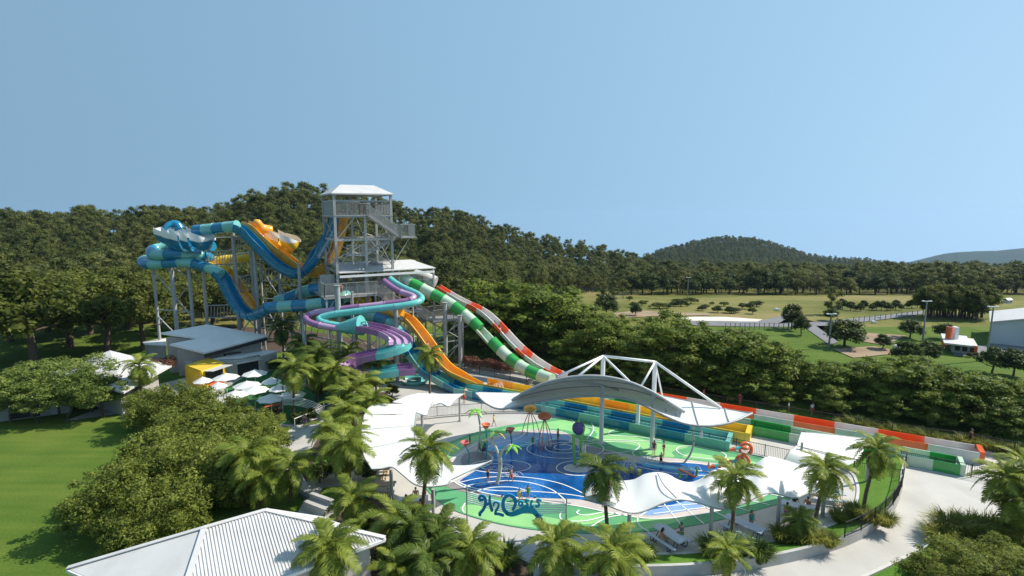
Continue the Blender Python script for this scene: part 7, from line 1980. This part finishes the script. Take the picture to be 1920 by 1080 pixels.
mb = MB(); mb.slab([[Vector((x0 - .4, -.4, H_ - .1)), Vector((x0 - .4, Dp + .4, H_ - .1))], [Vector((0, -.4, H_ * 1.28 + .1)), Vector((0, Dp + .4, H_ * 1.28 + .1))], [Vector((x1 + .4, -.4, H_ - .1)), Vector((x1 + .4, Dp + .4, H_ - .1))]], .15); link("roof", mb.mesh("roof", m_roofw), shed)
for z in (.3, .65, .95):
    mb = MB(); mb.box((0, -.08, H_ * z), (.9, .1, .6)); link("vent", mb.mesh("vent", m_dgalv), shed)
p = T(1808, 664); k = ppm(p)
rs = empty("drive_in_restaurant", p, "small white drive in restaurant with a flat roof in the field", "building", None, -.62)
w_, h_ = 36 / k, 18 / k
mb = MB(); mb.box((0, 3, h_ * .5), (w_, 6, h_)); link("wall", mb.mesh("wall", m_bwall2), rs)
mb = MB(); mb.box((-1, 2.5, h_ * 1.08), (w_ * 1.12, 8, h_ * .16)); link("roof", mb.mesh("roof", m_roofw), rs)
for f in (-.3, 0, .3):
    mb = MB(); mb.box((f * w_, -.03, h_ * .55), (w_ * .2, .1, h_ * .5)); link("window", mb.mesh("window", m_dark), rs)
mb = MB(); mb.box((w_ * .42, -.05, h_ * .5), (w_ * .12, .12, h_)); link("red_panel", mb.mesh("red_panel", m_sred), rs)
p2 = T(1787, 655); k = ppm(p2); py_ = empty("pylon_sign", p2, "white pylon sign with a red base beside the restaurant", "sign")
mb = MB(); mb.box((0, 0, 28 / k), (7 / k, .8, 30 / k)); link("panel", mb.mesh("panel", m_wsteel), py_); mb = MB(); mb.box((-1.0, 0, 30 / k), (3 / k, .9, 26 / k)); link("edge_panel", mb.mesh("edge_panel", m_sred), py_)
mb = MB(); mb.box((-1, 0, 12 / k), (12 / k, 1.2, 9 / k)); link("red_base", mb.mesh("red_base", m_sred), py_); mb = MB(); mb.box((0, 0, 4 / k), (5 / k, .7, 9 / k)); link("stem", mb.mesh("stem", m_dgalv), py_)
for i in range(9):
    p = T(1818 + i * 12.5, 670 - i * .4); o = tree('dark', "hedge_bush", p, 9 / ppm(p), f"{ORD[i]} clipped bush from the restaurant in the hedge row below it", "hedge row below the restaurant", 1.1, cat="bush")
for px, py, s, lab in ((1457, 583, 10, "small white caravan on the far slope"), (1638, 606, 9, "small white truck on the dirt road"), (1650, 597, 7, "white van beside the truck"), (1682, 655, 16, "low yellow and white kiosk beyond the tree band")):
    p = T(px, py); k = ppm(p); root = empty("parked_van", p, lab, "van", None, rnd.uniform(-.4, .4)); l = s / k
    mb = MB(); mb.box((0, 0, l * .25), (l, l * .4, l * .32)); link("body", mb.mesh("body", m_wsteel), root); mb = MB(); mb.box((-l * .1, 0, l * .46), (l * .6, l * .36, l * .14)); link("roof", mb.mesh("roof", m_wsteel), root)
    mb = MB(); mb.box((0, 0, l * .05), (l * .8, l * .38, l * .1)); link("wheels", mb.mesh("wheels", m_black), root)
for px, py, s, lab in ((402, 410, 13, "white house half hidden in the forest near the skyline"), (1600, 517, 9, "white roofed house in the valley woods"), (1620, 521, 8, "second white roofed house in the valley woods"), (1905, 575, 16, "pale house at the right edge of the woods"), (1840, 578, 12, "low white house left of the far right one")):
    p = T(px, py + 6); k = ppm(p); l = s / k; root = empty("distant_house", p + Vector((0, -6, 3.0)), lab, "house", None, .3)
    mb = MB(); mb.box((0, 0, l * .2), (l, l * .6, l * .55)); link("wall", mb.mesh("wall", m_bwall2), root)
    mb = MB(); mb.slab([[Vector((-l * .55, -l * .36, l * .46)), Vector((l * .55, -l * .36, l * .46))], [Vector((-l * .55, 0, l * .72)), Vector((l * .55, 0, l * .72))], [Vector((-l * .55, l * .36, l * .46)), Vector((l * .55, l * .36, l * .46))]], .1); link("roof", mb.mesh("roof", m_roofw), root)
    mb = MB(); mb.box((l * .2, -l * .31, l * .25), (l * .2, .1, l * .2)); link("window", mb.mesh("window", m_dark), root)
for a, b, lab in (((1360, 618), (1478, 617), "thin post fence along the grassy field"), ((1600, 606), (1730, 592), "thin post fence beside the grey road")):
    n = 14; root = empty("post_fence", T(*a), lab, "fence"); prev = None
    for i in range(n):
        q = T(a[0] + (b[0] - a[0]) * i / (n - 1), a[1] + (b[1] - a[1]) * i / (n - 1)); mb = MB(); mb.box(q + Vector((0, 0, .6)), (.1, .1, 1.3)); part("post", mb, m_dgalv, root)
        if prev is not None: mb = MB(); mb.beam(prev + Vector((0, 0, 1.1)), q + Vector((0, 0, 1.1)), .04); part("rail", mb, m_dgalv, root)
        prev = q

# ------------------------------------------------------------------ air
mb = MB(); mb.add([(x, y, z) for z in (-560, 46) for x, y in ((-6000, -140), (6500, -140), (6500, 4300), (-6000, 4300))], [(0, 3, 2, 1), (4, 5, 6, 7), (0, 1, 5, 4), (1, 2, 6, 5), (2, 3, 7, 6), (3, 0, 4, 7)])
mh = bpy.data.materials.new("haze"); mh.use_nodes = True; nt = mh.node_tree; nt.nodes.clear()
ho = nt.nodes.new("ShaderNodeOutputMaterial"); hv = nt.nodes.new("ShaderNodeVolumePrincipled")
hv.inputs['Color'].default_value = (.48, .70, 1.0, 1); hv.inputs['Density'].default_value = 0.00007; hv.inputs['Anisotropy'].default_value = 0.2
nt.links.new(hv.outputs[0], ho.inputs['Volume'])
solo("haze", mb, mh, kind='stuff')
